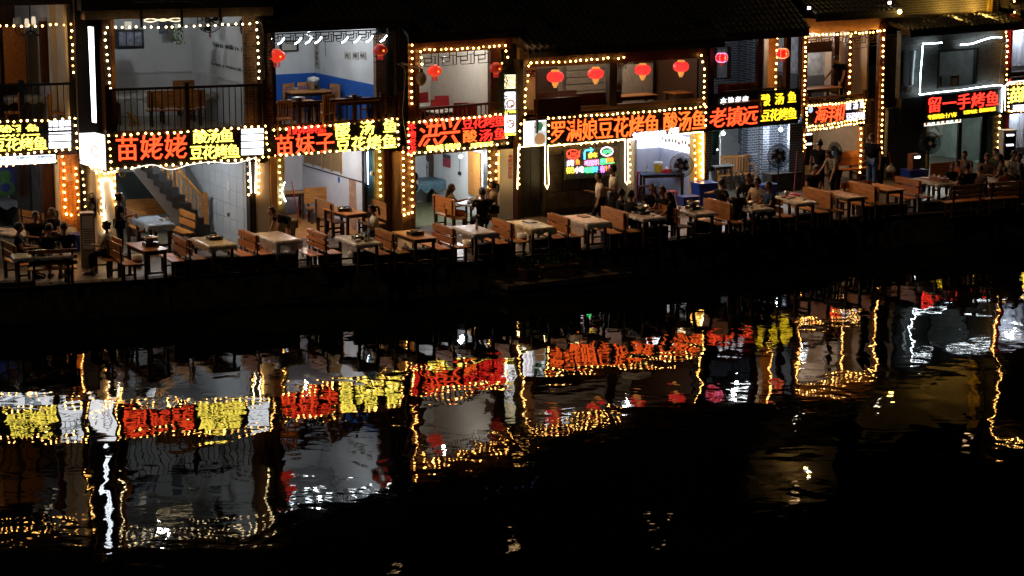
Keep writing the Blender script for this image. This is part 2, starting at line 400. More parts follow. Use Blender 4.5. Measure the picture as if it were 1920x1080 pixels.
# ------------------------------------------------------------------ house helpers
def P(fr): return MB(fr)
def room(H, fr, x0, x1, y0, y1, z0, z1, wl, wr, wb, fl=floor_m, ce=None, th=.07):
    MB(fr).box(x0-th, x0, y0, y1+th, z0-.002, z1).build('side_wall', wl, H)
    MB(fr).box(x1, x1+th, y0, y1+th, z0-.002, z1).build('side_wall', wr, H)
    MB(fr).box(x0, x1, y1, y1+th, z0, z1).build('back_wall', wb, H)
    MB(fr).box(x0-th, x1+th, y0, y1+th, z0-.1 if z0 > 1.5 else FZ-.02, z0-.003 if z0 > 1.5 else FZ+.004).build('floor', fl, H)
    MB(fr).box(x0-th, x1+th, y0, y1+th, z1+.003, z1+.1).build('ceiling', ce or white, H)
def house(h, label):
    fr = HF[h]; return thing('shop_house', label, 'house', fr.W(0, 0, FZ), 0, 'riverside restaurants in a row')
def railing(H, h, pa, pb, zb, m, step=.16, y=-.05, post=(), bw=.018, turned=False):
    """pa, pb: photo points of the rail top's ends"""
    fr = HF[h]; a = fr.L(*pa, 1, y); b = fr.L(*pb, 1, y); zt = (a[2]+b[2])/2
    r = MB(fr).box(a[0], b[0], y-.04, y+.04, zt-.06, zt).build('railing', m, H)
    ORG[r.name] = ORG[H.name]
    MB(fr).box(a[0], b[0], y-.025, y+.025, zb, zb+.05).build('bottom_rail', m, r)
    n_ = int((b[0]-a[0])/step); base = None
    for i in range(n_+1):
        x = a[0]+(b[0]-a[0])*i/n_
        mb = MB(fr)
        if turned: mb.lathe((x, y, zb+.05), [(.022,0),(.022,.06),(.035,.12),(.02,.2),(.03,(zt-zb)*.5),(.018,(zt-zb)*.7),(.03,(zt-zb)*.85),(.022,zt-zb-.13)], 6)
        else: mb.box(x-bw/2, x+bw/2, y-bw/2, y+bw/2, zb+.05, zt-.06)
        mb.build('baluster', m, r)
    for px in post:
        x = fr.x(px, (pa[1]+pb[1])/2, y); MB(fr).box(x-.05, x+.05, y-.052, y+.052, zb, zt+.1).build('post', m, r)
    return r
def roof(H, fr, x0, x1, ye, ze, yr, zr, label=None, step=.2, m=None):
    m = m or tilem
    MB(fr).add([(x0,ye,ze),(x1,ye,ze),(x1,yr,zr),(x0,yr,zr),(x0,ye,ze-.08),(x1,ye,ze-.08),(x1,yr,zr-.08),(x0,yr,zr-.08)],
               [(0,1,2,3),(7,6,5,4),(0,4,5,1),(1,5,6,2),(2,6,7,3),(3,7,4,0)]).build('roof', timber, H)
    mb = MB(fr); n_ = int((x1-x0)/step); L = math.hypot(yr-ye, zr-ze); rows = max(2, int(L/.22))
    for i in range(n_+1):
        x = x0+(x1-x0)*i/n_
        for j in range(rows):
            t0 = j/rows; t1 = (j+1.15)/rows
            ya, za = ye+(yr-ye)*t0-.03, ze+(zr-ze)*t0; yb, zb = ye+(yr-ye)*min(t1,1), ze+(zr-ze)*min(t1,1)
            dx = rnd.uniform(-.006,.006); vs = []
            for (yy, zz, rr) in ((ya, za+.012, .058), (yb, zb-.008, .048)):
                for q in range(5):
                    an = pi*q/4; vs.append((x+dx+rr*cos(an), yy, zz+rr*.9*sin(an)+.01))
            mb.add(vs, [(q, q+1, q+6, q+5) for q in range(4)]+[(0,1,2,3,4)])
    mb.build('roof_tiles', m, H, kind='stuff')
    MB(fr).box(x0, x1, ye-.02, ye+.05, ze-.2, ze-.085).build('eave_board', timber, H)
    for i in range(int((x1-x0)/.45)+1):
        x = x0+.1+i*.45
        if x < x1: MB(fr).box(x, x+.07, ye+.06, ye+.6, ze-.16+.02, ze-.085+.0).build('rafter', timber, H)
LN = 0
def lamp(fr, x, y, z, power, label, col=(.9,.96,1), L=.9, kind='tube', r=.06):
    """a real fitting with its light"""
    fr = HF[fr] if isinstance(fr, int) else fr
    t = thing('ceiling_lamp' if kind == 'tube' else 'light_bulb', label, 'lamp', fr.W(x, y, z))
    if kind == 'tube':
        MB(fr).box(x-L/2, x+L/2, y-.04, y+.04, z+.02, z+.06).build('housing', whitep, t)
        MB(fr).tube([(x-L/2+.03, y, z), (x+L/2-.03, y, z)], .016, 6).build('tube', LAMP, t)
    else:
        MB(fr).ball((x, y, z), r, 10, 8).build('globe', LAMP, t, True)
        MB(fr).cyl((x, y, z+r), (x, y, z+r+.08), .025, 8).build('socket', whitep, t)
        MB(fr).cyl((x, y, z+r+.08), (x, y, z+r+.3), .006, 4).build('cord', wire_m, t)
    l = bpy.data.lights.new('lamp_light', 'POINT'); l.energy = power; l.color = col; l.shadow_soft_size = .05
    o = bpy.data.objects.new('lamp_light', l); COL.objects.link(o); o.parent = t; o.location = (0, 0, -.12)
    return t
def sign(h, pl, pr, yl, yr, yl2, yr2, label, cat='shop sign', y=-.03, m=None, th=.1, group='lit shop signs over the restaurants'):
    """panel between photo columns pl, pr with top yl..yr and bottom yl2..yr2"""
    fr = HF[h]; z1 = (fr.z(pl, yl, y)+fr.z(pr, yr, y))/2; z0 = (fr.z(pl, yl2, y)+fr.z(pr, yr2, y))/2
    x0 = fr.x(pl, (yl+yl2)/2, y); x1 = fr.x(pr, (yr+yr2)/2, y)
    t = thing('shop_sign', label, cat, fr.W(x0, y, z0), 0, group)
    MB(fr).box(x0, x1, y, y+th, z0, z1).build('panel', m or panel_m, t)
    f = MB(fr)
    for q in ((x0-.03, x1+.03, z0-.03, z0-.002), (x0-.03, x1+.03, z1+.002, z1+.03), (x0-.03, x0-.002, z0, z1), (x1+.002, x1+.03, z0, z1)):
        f.box(q[0], q[1], y-.02, y+th-.002, q[2], q[3])
    f.build('frame', blackm, t)
    return t, (x0, x1, z0, z1)
def px_box(H, h, name, m, pts, y0, y1):
    """box whose front face spans photo points (x0,y0)-(x1,y1) on plane y0"""
    fr = HF[h]; (a, b), (c, d) = pts; mx = (a+c)/2; my = (b+d)/2
    return MB(fr).box(fr.x(a, my, y0), fr.x(c, my, y0), y0, y1, fr.z(mx, d, y0), fr.z(mx, b, y0)).build(name, m, H)
def col_box(H, h, name, m, pa, pb, ym, z0, z1, y0, y1):
    fr = HF[h]; return MB(fr).box(fr.x(pa, ym, y0), fr.x(pb, ym, y0), y0, y1, z0, z1).build(name, m, H)
def lattice(H, h, pa, pb, hh, y, m, seed=1, cells=4):
    """fretwork hung between two photo points (top edge)"""
    fr = HF[h]; a = fr.L(*pa, 1, y); b = fr.L(*pb, 1, y); z1 = (a[2]+b[2])/2; z0 = z1-hh; mb = MB(fr); w_ = .03; r = random.Random(seed)
    bar = lambda xa, xb, za, zb: mb.box(min(xa, xb)-w_/2, max(xa, xb)+w_/2, y-.012, y+.012, min(za, zb)-w_/2, max(za, zb)+w_/2)
    bar(a[0], b[0], z1, z1); n_ = cells; W_ = (b[0]-a[0])/n_
    for i in range(n_):
        x = a[0]+i*W_; f = .35+.25*(i % 2); q = z1-hh*.4; p = z1-hh*.72
        mb.box(x-.011, x+.011, y-.011, y+.011, z0, z1-.012)
        mb.box(x+.012, x+W_*.6, y-.01, y+.01, q-.015, q+.015)
        mb.box(x+W_*.6, x+W_*.6+.02, y-.0105, y+.0105, p, z1-.012)
        mb.box(x+W_*.25, x+W_*.6-.001, y-.0108, y+.0108, p-.015, p+.014)
        mb.box(x+W_*.25-.019, x+W_*.25-.001, y-.0112, y+.0112, z0+.01, q-.01)
        mb.box(x+W_*.622, x+W_-.012, y-.0102, y+.0102, q+.03, q+.048)
        mb.box(x+W_*.8, x+W_*.8+.018, y-.0114, y+.0114, z0+.011, q+.029)
        mb.box(x+W_*.26, x+W_-.013, y-.0116, y+.0116, z0-.009, z0+.009)
    return mb.build('lattice', m, H)
def lantern(h, px, py, wpx, label, mb_=None, style='plain', y=-.25, lit=1.0):
    fr = HF[h]; c = fr.L(px, py, 1, y); s = wpx/2/68.*.97
    t = thing('red_lantern', label, 'lantern', fr.W(*c), 0, 'red lanterns hung under the eaves')
    body = {'plain': emi('lantern_red', (1,.035,.03), 1.25, (.3,.01,.01)), 'led': emi('lantern_led_red', (1,.02,.012), .9, (.3,.01,.01)),
            'lit': emi('lantern_lit', (1,.04,.02), .75, (.3,.01,.01)), 'dark': emi('lantern_dim', (1,.03,.015), .12, (.35,.01,.01))}[style]
    q_ = .84 if style == 'plain' else .86; prof = [(s*.42, -s*.72*q_), (s*.74, -s*.58*q_), (s*.93, -s*.32*q_), (s, 0), (s*.93, s*.32*q_), (s*.74, s*.58*q_), (s*.42, s*.72*q_)]
    K = lambda v: v*q_
    mb = MB(fr); n_ = 20; vs = []; fs = []
    for r_, z_ in prof:
        for i in range(n_):
            rr = r_*(1 if i % 2 else .955); vs.append((c[0]+rr*cos(2*pi*i/n_), c[1]+rr*sin(2*pi*i/n_), c[2]+z_))
    for k_ in range(len(prof)-1): fs += [(k_*n_+i, k_*n_+(i+1) % n_, (k_+1)*n_+(i+1) % n_, (k_+1)*n_+i) for i in range(n_)]
    mb.add(vs, fs).build('shade', body, t)
    gold = emi('lantern_gold', (1,.4,.08), .75, (.5,.25,.05)) if style == 'plain' else emi('lantern_trim', (1,.12,.05), .5, (.3,.05,.02))
    MB(fr).lathe((c[0], c[1], c[2]+K(s*.722)), [(s*.46, 0), (s*.46, s*.14), (s*.3, s*.18)], 14).build('top_cap', gold, t)
    MB(fr).lathe((c[0], c[1], c[2]-K(s*.72)-s*.16), [(s*.36, 0), (s*.42, s*.155)], 14).build('bottom_cap', gold, t)
    MB(fr).cyl((c[0], c[1], c[2]+K(s*.722)+s*.18), (c[0], c[1], c[2]+s*1.15), .006, 4).build('hook', wire_m, t)
    if style == 'plain': MB(fr).lathe((c[0], c[1], c[2]-K(s*.72)-s*.62), [(s*.2, 0), (s*.2, s*.22), (s*.33, s*.24), (s*.33, s*.455)], 10).build('tassel', gold, t)
    else:
        q = MB(fr)
        for i in range(9):
            a = 2*pi*i/9; q.cyl((c[0]+s*.33*cos(a), c[1]+s*.33*sin(a), c[2]-K(s*.72)-s*.165), (c[0]+s*.33*cos(a), c[1]+s*.33*sin(a), c[2]-K(s*.72)-s*.66), .009, 4)
        q.build('tassel', emi('tassel_red', (1,.03,.03), .25, (.4,.02,.02)), t)
        MB(fr).box(c[0]-.018, c[0]+.018, c[1]-s-.01, c[1]-s+.01, c[2]-.022, c[2]+.022).build('emblem', emi('lantern_emblem', (1,.3,.02), 2.5), t)
    if style == 'led':
        lm = emi('lantern_dots_'+str(h)+str(int(px)), (1,.25,.5) if px < 1400 else (1,.3,.12), 3.5)
        for i in range(0, 20, 3):
            a = 2*pi*i/20; q = MB(fr)
            for k_ in range(9):
                th = -1+2*k_/8; z_ = s*.72*sin(th*pi/2*.96); r_ = s*(.42+.58*cos(th*pi/2)**.8)*1.02
                q.box(c[0]+r_*cos(a)-.007, c[0]+r_*cos(a)+.007, c[1]+r_*sin(a)-.007, c[1]+r_*sin(a)+.007, c[2]+z_-.007, c[2]+z_+.007)
            q.build('led_string', lm, t, kind='stuff')
        for zz in (-.72, .72): MB(fr).tube([(c[0]+s*.46*cos(2*pi*i/14), c[1]+s*.46*sin(2*pi*i/14), c[2]+zz*s) for i in range(14)], .008, 4, True).build('led_ring', lm, t)
    return t
# ================================================================== house 1 (cut by the left edge)
h = 1; fr = HF[1]
H1 = H = house(h, 'leftmost restaurant, cut by the photo edge, with a wood panelled entrance')
X = lambda px, py=300, y=0.: fr.x(px, py, y)
room(H, fr, -3.2, 1.55, .3, 4.3, FZ, 3.35, white, dgrey, dgrey, floor_m, dgrey)
room(H, fr, -3.2, 1.95, .25, 4.2, 3.75, 7.2, dgrey, white, woodr, floor_m, dgrey)
MB(fr).box(-3.3, 2.2, .08, .24, 3.36, 3.74).build('beam', timber, H)
MB(fr).box(-3.3, 2.2, .05, .3, 7.0, 8.2).build('beam', timber, H)
# glowing wood panelled pier: planks
for i in range(5):
    x0 = 1.62+i*.1
    MB(fr).box(x0+.003, x0+.097, .05+rnd.uniform(0,.008), .1, FZ, 3.2).build('plank', wood, H)
MB(fr).box(1.6, 2.14, .1, .4, FZ, 3.3).build('pillar', woodr, H)
MB(fr).box(1.5, 1.6, .02, .3, FZ, 3.2).build('pillar', cream, H)
MB(fr).box(1.2, 1.5, .1, .28, FZ, 3.3).build('pillar', woodr, H)
px_box(H, 1, 'notice', mat('notice_paper', (.6,.35,.2), .7), ((124,325),(143,340)), .03, .045)
# upstairs: timber door leaves, pale column, chandelier view
for i, (a, b) in enumerate(((-60,-30),(-28,0),(8,48))):
    px_box(H, 1, 'door_leaf', wood, ((a,50),(b,156)), 2.2, 2.26)
px_box(H, 1, 'wall_panel', white, ((50,50),(78,150)), 3.2, 3.24)
px_box(H, 1, 'column', white, ((96,0),(124,205)), .9, 1.1)
px_box(H, 1, 'column', woodr, ((78,40),(94,160)), 1.2, 1.35)
MB(fr).box(-3.2, 1.5, FZ, 1.12, 6.95, 7.15).build('beam', woodd, H)
railing(H, 1, (-60,162), (142,153), 3.8, blackm, step=.155, y=-.06, post=(40,141))
col_box(H, 1, 'post', timber, 134, 150, 100, 3.75, 7.2, .05, .2)
tc = thing('chandelier', 'dark iron chandelier hanging upstairs in the leftmost restaurant', 'chandelier', fr.W(*fr.L(57, 55, 1, 1.6)))
c = fr.L(57, 50, 1, 1.6)
MB(fr).cyl((c[0], c[1], c[2]+1.2), (c[0], c[1], c[2]-.1), .015, 6).build('stem', blackm, tc)
for i in range(6):
    a = i*pi/3; q = smooth_pts([(c[0]+r_*cos(a), c[1]+r_*sin(a), c[2]+z_) for r_, z_ in ((.02,-.1),(.2,-.22),(.36,-.15),(.38,0))], 4)
    MB(fr).tube(q, .012, 5).build('arm', blackm, tc)
    MB(fr).lathe((c[0]+.38*cos(a), c[1]+.38*sin(a), c[2]+.01), [(.05,0),(.06,.1),(.045,.22)], 8).build('lamp_shade', emi('chandelier_glass', (1,.8,.55), .8, (.5,.45,.4)) if i in (1, 4) else white, tc, True)
s1, B = sign(1, -150, 139, 238, 223, 300, 277, 'leftmost sign, yellow characters beside four white price bars')
txt(s1, 1, '酸汤鱼', -5, 74, 234, 256, YEL, off=.03); txt(s1, 1, '豆花烤鱼', -16, 88, 258, 283, YEL, off=.03)
txt(s1, 1, '苗婆婆', -140, -26, 244, 290, ORED, off=.03)
for i in range(4): px_box(s1, 1, 'price_bar', WHT2, ((92,226+i*13.6),(133,237+i*13.6)), -.05, -.032)
string(1, [(-150,243),(0,228),(141,221),(143,278),(0,291),(-150,304)], 'bulb string framing the leftmost sign with the price bars', y=-.08, closed=True)
string(1, [(-150,58),(0,48),(132,45),(139,148)], 'warm bulb string round the leftmost upstairs opening', W_BULB, y=-.02)
s1b, B = sign(1, -150, 104, 303, 287, 322, 300, 'narrow white lit menu strip below the leftmost sign', m=WHT2, th=.05, y=.02)
txt(s1b, 1, '苗家菜馆', -20, 12, 295, 301, emi('blue_print', (.3,.6,.8), .5), y=.01); txt(s1b, 1, '香辣特色', 30, 56, 293, 299, MATS['blue_print'], y=.01); txt(s1b, 1, '香辣特色鱼', 70, 98, 291, 297, MATS['blue_print'], y=.01)
string(1, [(-150,322),(105,301)], 'single row of bulbs under the narrow white menu strip', y=-.02)
string(1, [(118,293),(123,402),(133,404),(147,402),(143,315)], 'bulb string outlining the glowing wood panelled pier', y=-.0)
lamp(1, -1.0, 1.6, 3.2, 34, 'ceiling tube lamp in the leftmost dining room')
lamp(1, -.6, 1.2, 6.8, 12, 'ceiling tube lamp upstairs in the leftmost house')
po = thing('wall_poster', 'blue and green poster with a round figure in the leftmost dining room', 'poster', fr.W(*fr.L(10, 335, 1, 2.0)))
px_box(po, 1, 'sheet', mat('blue_print_sheet', (.03,.04,.3), .6), ((-20,308),(28,362)), 2.0, 2.015)
c = fr.L(10, 330, 1, 1.98); g = mat('green_print', (.06,.2,.05), .6)
MB(fr).ball((c[0], 1.995, c[2]), .16, 14, 8, 1, .02, 1).build('printed_shape', g, po); MB(fr).ball((c[0], 1.994, c[2]-.33), .24, 14, 8, 1, .02, .9).build('printed_shape', g, po)
MB(fr).ball((c[0], 1.985, c[2]-.3), .13, 14, 8, 1, .02, .9).build('printed_shape', MATS['blue_print_sheet'], po)
px_box(H, 1, 'door', mat('grey_door', (.16,.17,.18), .5), ((66,303),(90,368)), 2.4, 2.45)
for i in range(4): px_box(H, 1, 'wall_board', woodr, ((36+i*7,303),(42+i*7,368)), 2.41, 2.44)
px_box(H, 1, 'door_sign', WHT2, ((71,306),(89,313)), 2.3, 2.32)

# ------------------------------------------------------------------ lightboxes between houses 1 and 2
Xf = Fr(unp(148, 240, 3.9), math.atan2(56.45-57.71, -10.08+10.96))
def blade(fr_, L, z0, z1, label, cat, th=.12, m=WHT2, group=None):
    t = thing('light_box', label, cat, fr_.W(0, 0, z0), 0, group)
    MB(fr_).box(0, L, 0, th, z0, z1).build('housing', black, t)
    MB(fr_).box(.02, L-.02, -.012, -.001, z0+.02, z1-.02).build('lit_face', m, t); return t
L_ = math.hypot(.89, 1.26)
lb = blade(Xf, L_, 2.98, 3.9, 'large white lightbox with a faded fish picture between the two leftmost signs', 'light box', .14, emi('lightbox_bright', (.95,.96,1), 3.2))
pk = emi('faded_print', (1,.7,.62), .95); bl = emi('faded_print_blue', (.7,.75,.95), .9)
MB(Xf).tube([(.95+.33*cos(a*pi/9), -.016, 3.42+.3*sin(a*pi/9)) for a in range(18)], .022, 4, True).build('printed_dish', bl, lb)
MB(Xf).tube([(.95+.2*cos(a*pi/5), -.016, 3.42+.13*sin(a*pi/5)) for a in range(10)], .03, 4, True).build('printed_dish', pk, lb)
for (a, b) in ((.2,3.55),(.33,3.2),(.28,3.7)): MB(Xf).ball((a, -.01, b), .05, 8, 5, 1, .15).build('printed_spice', pk, lb)
Yf = Fr(HF[2].W(HF[2].x(168, 140, -.25), -.25, 0)[:2], R_(-52))
a = Yf.L(182, 230, 1, 0)
vb = thing('vertical_light_box', 'tall narrow white vertical lightbox on the post between the two leftmost houses', 'light box', Yf.W(0, 0, a[2]), 0)
zt = Yf.L(163, 48, 1, 0)[2]; zb = Yf.L(178, 231, 1, 0)[2]; dx0 = Yf.L(165, 48, 1, 0)[0]; dx1 = Yf.L(173, 232, 1, 0)[0]
MB(Yf).hexa([(dx1,0,zb),(dx1+.24,0,zb),(dx1+.24,.12,zb),(dx1,.12,zb),(dx0,0,zt),(dx0+.3,0,zt),(dx0+.3,.12,zt),(dx0,.12,zt)]).build('housing', black, vb)
MB(Yf).hexa([(dx1+.02,-.012,zb+.02),(dx1+.22,-.012,zb+.02),(dx1+.22,-.001,zb+.02),(dx1+.02,-.001,zb+.02),(dx0+.02,-.012,zt-.02),(dx0+.28,-.012,zt-.02),(dx0+.28,-.001,zt-.02),(dx0+.02,-.001,zt-.02)]).build('lit_face', emi('lightbox_v', (.85,.93,1), 6), vb)
for i in range(10):
    z_ = zt-.25-i*(zt-zb-.4)/10; q = (zt-z_)/(zt-zb); xx = dx0+(dx1-dx0)*q+.1
    letters(vb, Yf, '苗家风味河景餐厅住宿'[i], xx, xx+.1, z_-.1, z_, emi('pink_print', (1,.6,.65), .9), y=-.014, thick=.004)

# ================================================================== house 2
h = 2; fr = HF[2]
H2 = H = house(h, 'second house with an open dim upstairs dining room and a tiled stair hall below')
room(H, fr, .93, 4.28, .22, 4.3, FZ, 3.55, white, tile_w, white, floor_m, white)
room(H, fr, .86, 4.62, .22, 4.5, 3.78, 7.25, white, white, white, floor_m, white)
MB(fr).box(.84, 5.0, .1, .22, 3.1, 3.78).build('beam', timber, H); MB(fr).box(.15, .78, .3, .4, 3.9, 7.3).build('wall_board', timber, H)
MB(fr).box(.3, 5.0, .02, .3, 6.72, 6.95).build('beam', mat('tan_paint', (.3,.2,.11), .7), H)
MB(fr).box(.2, 5.1, -.05, .3, 6.95, 8.3).build('beam', timber, H)
for px in (265, 341, 413): col_box(H, 2, 'mullion', black, px-2, px+2, 25, 6.5, 6.95, -.0, .05)
col_box(H, 2, 'post', woodd, 193, 207, 120, 3.7, 6.95, .03, .2)
col_box(H, 2, 'post', wood, 209, 216, 120, 3.78, 6.72, .1, .22)
col_box(H, 2, 'post', timber, 484, 494, 120, 3.0, 6.95, .03, .2)
col_box(H, 2, 'wall_strip', rbrick, 458, 483, 110, 3.78, 6.72, .12, .22)
col_box(H, 2, 'wall_strip', rbrick, 497, 506, 120, 3.78, 6.95, .12, .3)
for i in range(13):   # shallow blocks in the brick strip by the blue room
    z_ = 3.85+i*.2; MB(fr).box(4.87, 4.97, .1, .119, z_, z_+.17).build('brick', rbrick, H)
railing(H, 2, (198,170), (497,153), 3.9, woodd, step=.152, y=-.06, post=(199,349,494))
# chair rail and dado on the right wall and back wall
MB(fr).box(4.58, 4.615, .3, 4.45, 4.93, 4.98).build('chair_rail', white, H)
MB(fr).box(.95, 4.57, 4.46, 4.49, 4.93, 4.98).build('chair_rail', white, H)
for i in range(3):
    for j in range(10):
        MB(fr).box(4.6, 4.614, .35+j*.4, .35+j*.4+.385, 3.82+i*.37, 3.82+i*.37+.355).build('tile', tile_w, H)
# word stickers on the side wall
WF = Fr((fr.W(4.6, 0, 0)[0], fr.W(4.6, 0, 0)[1]), R_(120)+pi)   # x runs from the back to the front along the wall
dk = mat('sticker', (.03,.03,.05), .6, bump=0); rd = mat('red_sticker', (.35,.02,.03), .6, bump=0)
st = thing('wall_sticker', 'black lettering stickers on the white wall upstairs in the second house', 'wall sticker', fr.W(4.6, 1.5, 5.2))
letters(st, WF, 'things will be fun', -3.0, -.75, 5.74, 5.86, dk, y=-.012, thick=.008, off=0, fill=.6)
letters(st, WF, 'Having a wonderful day', -3.1, -.7, 5.24, 5.32, dk, y=-.012, thick=.008, off=0, fill=.6)
for (a, b) in ((-3.2, 5.95), (-.55, 5.25), (-.9,6.35)): MB(WF).box(a, a+.09, -.012, -.004, b, b+.14).build('flower_sticker', rd, st)
dry = thing('dried_bouquet', 'small dried straw bouquet hung on the white upstairs wall', 'bouquet', fr.W(4.55, .5, 5.6))
for i in range(14):
    MB(fr).cyl((4.55, .5, 5.35), (4.5+rnd.uniform(-.1,.04), .5+rnd.uniform(-.13,.13), 5.72+rnd.uniform(-.05,.1)), .012, 4, .02).build('stalk', mat('straw', (.3,.17,.06), .8), dry)
pic = thing('wall_picture', 'small tilted square picture high on the white upstairs wall', 'picture', fr.W(4.6, .9, 6.3))
MB(fr).hexa([(4.575,.75,6.3),(4.6,.75,6.3),(4.6,1.05,6.2),(4.575,1.05,6.2),(4.575,.85,6.62),(4.6,.85,6.62),(4.6,1.15,6.52),(4.575,1.15,6.52)]).build('frame', dk, pic)
def wall_fan(fr, c, R, label, nrm=(0,-1,0)):
    t = thing('wall_fan', label, 'fan', fr.W(*c)); n_ = Vector(nrm).normalized(); q = n_.orthogonal().normalized(); w_ = n_.cross(q); c = Vector(c)
    ring = lambda r, d: [tuple(c+n_*d+r*(cos(2*pi*i/24)*q+sin(2*pi*i/24)*w_)) for i in range(24)]
    MB(fr).tube(ring(R, 0), .012, 5, True).build('guard_ring', blackm, t)
    mb = MB(fr)
    for i in range(28):
        a = 2*pi*i/28; e = q*cos(a)+w_*sin(a)
        mb.tube([tuple(c+e*R), tuple(c+e*R*.55+n_*.09), tuple(c+e*.06+n_*.1)], .0028, 3)
        mb.tube([tuple(c+e*R), tuple(c+e*R*.5-n_*.07), tuple(c+e*.06-n_*.08)], .0028, 3)
    for rr in (.35, .7): mb.tube(ring(R*rr, .09*(1.2-rr)), .003, 3, True)
    mb.build('guard_wires', blackm, t)
    for i in range(3):
        a = 2*pi*i/3+.4; e = q*cos(a)+w_*sin(a); s_ = n_.cross(e)
        P0 = [c+e*.05-s_*.03, c+e*.05+s_*.03+n_*.02, c+e*R*.85+s_*.13+n_*.03, c+e*R*.88-s_*.05-n_*.02]
        MB(fr).add([tuple(p) for p in P0]+[tuple(p+n_*.008) for p in P0], [(0,1,2,3),(7,6,5,4),(0,4,5,1),(1,5,6,2),(2,6,7,3),(3,7,4,0)]).build('blade', black, t)
    MB(fr).cyl(tuple(c-n_*.16), tuple(c+n_*.05), .075, 10, .05).build('motor', black, t); return t
c = fr.L(393, 38, 1, 1.2)
t = wall_fan(fr, c, .31, 'wall mounted round fan upstairs in the second house')
MB(fr).tube([c, (c[0]+.2, c[1], c[2]-.12), (4.6, c[1]+.02, c[2]-.15)], .02, 5).build('bracket', black, t)
lt = thing('ceiling_lamp', 'twisted gold reflection lines of the ceiling light upstairs in the second house', 'lamp', fr.W(*fr.L(305, 37, 1, 1.8)))
gl = emi('gold_reflection', (1,.75,.4), 2.5)  # glowing gold tubes imitate the ceiling light's reflection
for s_ in (-1, 1):
    a = fr.L(270, 38, 1, 1.8); b = fr.L(341, 37, 1, 1.8)
    MB(fr).tube([(a[0]+(b[0]-a[0])*k/16, 1.8, (a[2]+b[2])/2+s_*.035*sin(k/16*3*pi)+.01*s_) for k in range(17)], .011, 5).build('tube', gl, lt)
pw = mat('poster_dark', (.05,.06,.08), .6, col2=(.15,.16,.2), scale=12)
q = thing('wall_poster', 'tall dark poster on the back wall upstairs in the second house', 'poster', fr.W(*fr.L(307, 60, 1, 3.9)))
px_box(q, 2, 'sheet', pw, ((298,19),(315,64)), 3.87, 3.89)
q = thing('wall_cabinet', 'dark wall cabinet with photos upstairs at the left of the second house', 'cabinet', fr.W(*fr.L(245, 75, 1, 2.6)))
px_box(q, 2, 'carcass', black, ((221,56),(270,92)), 2.6, 2.9)
for i in range(3): px_box(q, 2, 'door', pw, ((223+i*15,60),(236+i*15,86)), 2.57, 2.595)
px_box(q, 2, 'lit_clock', emi('dim_screen', (1,.9,.7), .5), ((236,41),(247,55)), 2.6, 2.7)
for (px, py, lb) in ((384,30,'left hanging plant near the upstairs fan'), (333,55,'small trailing plant on the back wall upstairs')):
    c = fr.L(px, py, 1, 2.2); t = thing('hanging_plant', lb, 'plant', fr.W(*c)); mb = MB(fr)
    for i in range(120):
        a = rnd.uniform(0, 6.3); r_ = rnd.uniform(.02,.16); z_ = rnd.uniform(-.35,.12); p_ = (c[0]+r_*cos(a), c[1]+r_*sin(a), c[2]+z_)
        mb.add([p_, (p_[0]+rnd.uniform(-.05,.05), p_[1]+.02, p_[2]-.06), (p_[0]+rnd.uniform(-.04,.04), p_[1]-.02, p_[2]-.03)], [(0,1,2)])
    mb.build('leaves', leafm, t, kind='stuff'); MB(fr).lathe((c[0], c[1], c[2]+.03), [(.06,0),(.09,.1)], 8).build('pot', whitep, t)
# stairs
sx = lambda px, py: fr.L(px, py, 1, 2.2)
ST = [(375,415),(364,395),(352,378),(340,361),(328,344),(316,327),(304,310)]
mb0 = fr.L(374, 418, 2, FZ)
# flight rises from right-front to left-back, treads along the side wall direction
x_hi, x_lo = fr.x(240, 322, 2.4), fr.x(378, 405, 2.4); n_ = 12; y0, y1 = 2.35, 3.25
blk = mat('black_marble', (.025,.024,.024), .3, noise=.3, bump=.05); top_ = []
for i in range(n_):
    xa = x_lo-(i+1)*(x_lo-x_hi)/n_; xb = x_lo-i*(x_lo-x_hi)/n_; zt_ = FZ+(i+1)*2.45/n_
    MB(fr).box(xa, xb+.03, y0-.85, y0-.002, max(FZ, zt_-.24), zt_).build('stair_step', blk, H); top_ += [(xb, zt_), (xa, zt_)]
MB(fr).prism([(x_lo, FZ)]+top_+[(x_hi, FZ+1.95), (x_lo-.45, FZ)], 1, y0, y0+.06).build('stringer', white, H)
rl = MB(fr).tube([(x_lo+.02, y0-.04, FZ+1.0), (x_hi, y0-.04, FZ+3.35)], .045, 6).build('stair_rail', woodl, H); ORG[rl.name] = ORG[H.name]
MB(fr).tube([(x_lo, y0-.04, FZ+.22), (x_hi, y0-.04, FZ+2.6)], .035, 4).build('bottom_rail', woodl, rl)
for i in range(16):
    t_ = (i+.5)/16; xx = x_lo+(x_hi-x_lo)*t_; zz = FZ+.22+2.38*t_
    MB(fr).lathe((xx, y0-.03, zz), [(.025,0),(.03,.08),(.045,.18),(.02,.3),(.035,.45),(.022,.6),(.03,.7)], 7).build('baluster', woodl, rl)
MB(fr).box(x_lo-.01, x_lo+.11, y0-.12, y0-.001, FZ, FZ+1.15).build('newel_post', woodl, rl)
px_box(H, 2, 'curtain', mat('dark_curtain', (.06,.08,.075), .9, stretch=(30,30,1), noise=.5), ((215,322),(318,402)), 3.4, 3.45)
px_box(H, 2, 'socket', whitep, ((426,399),(431,406)), .0, .01)
MB(fr).box(4.25, 4.276, 1.2, 1.35, 2.15, 2.4).build('meter_box', whitep, H)
for i in range(5):
    for j in range(8): MB(fr).box(4.262, 4.276, .35+j*.45, .35+j*.45+.435, 1.05+i*.38, 1.05+i*.38+.365).build('tile', tile_w, H)
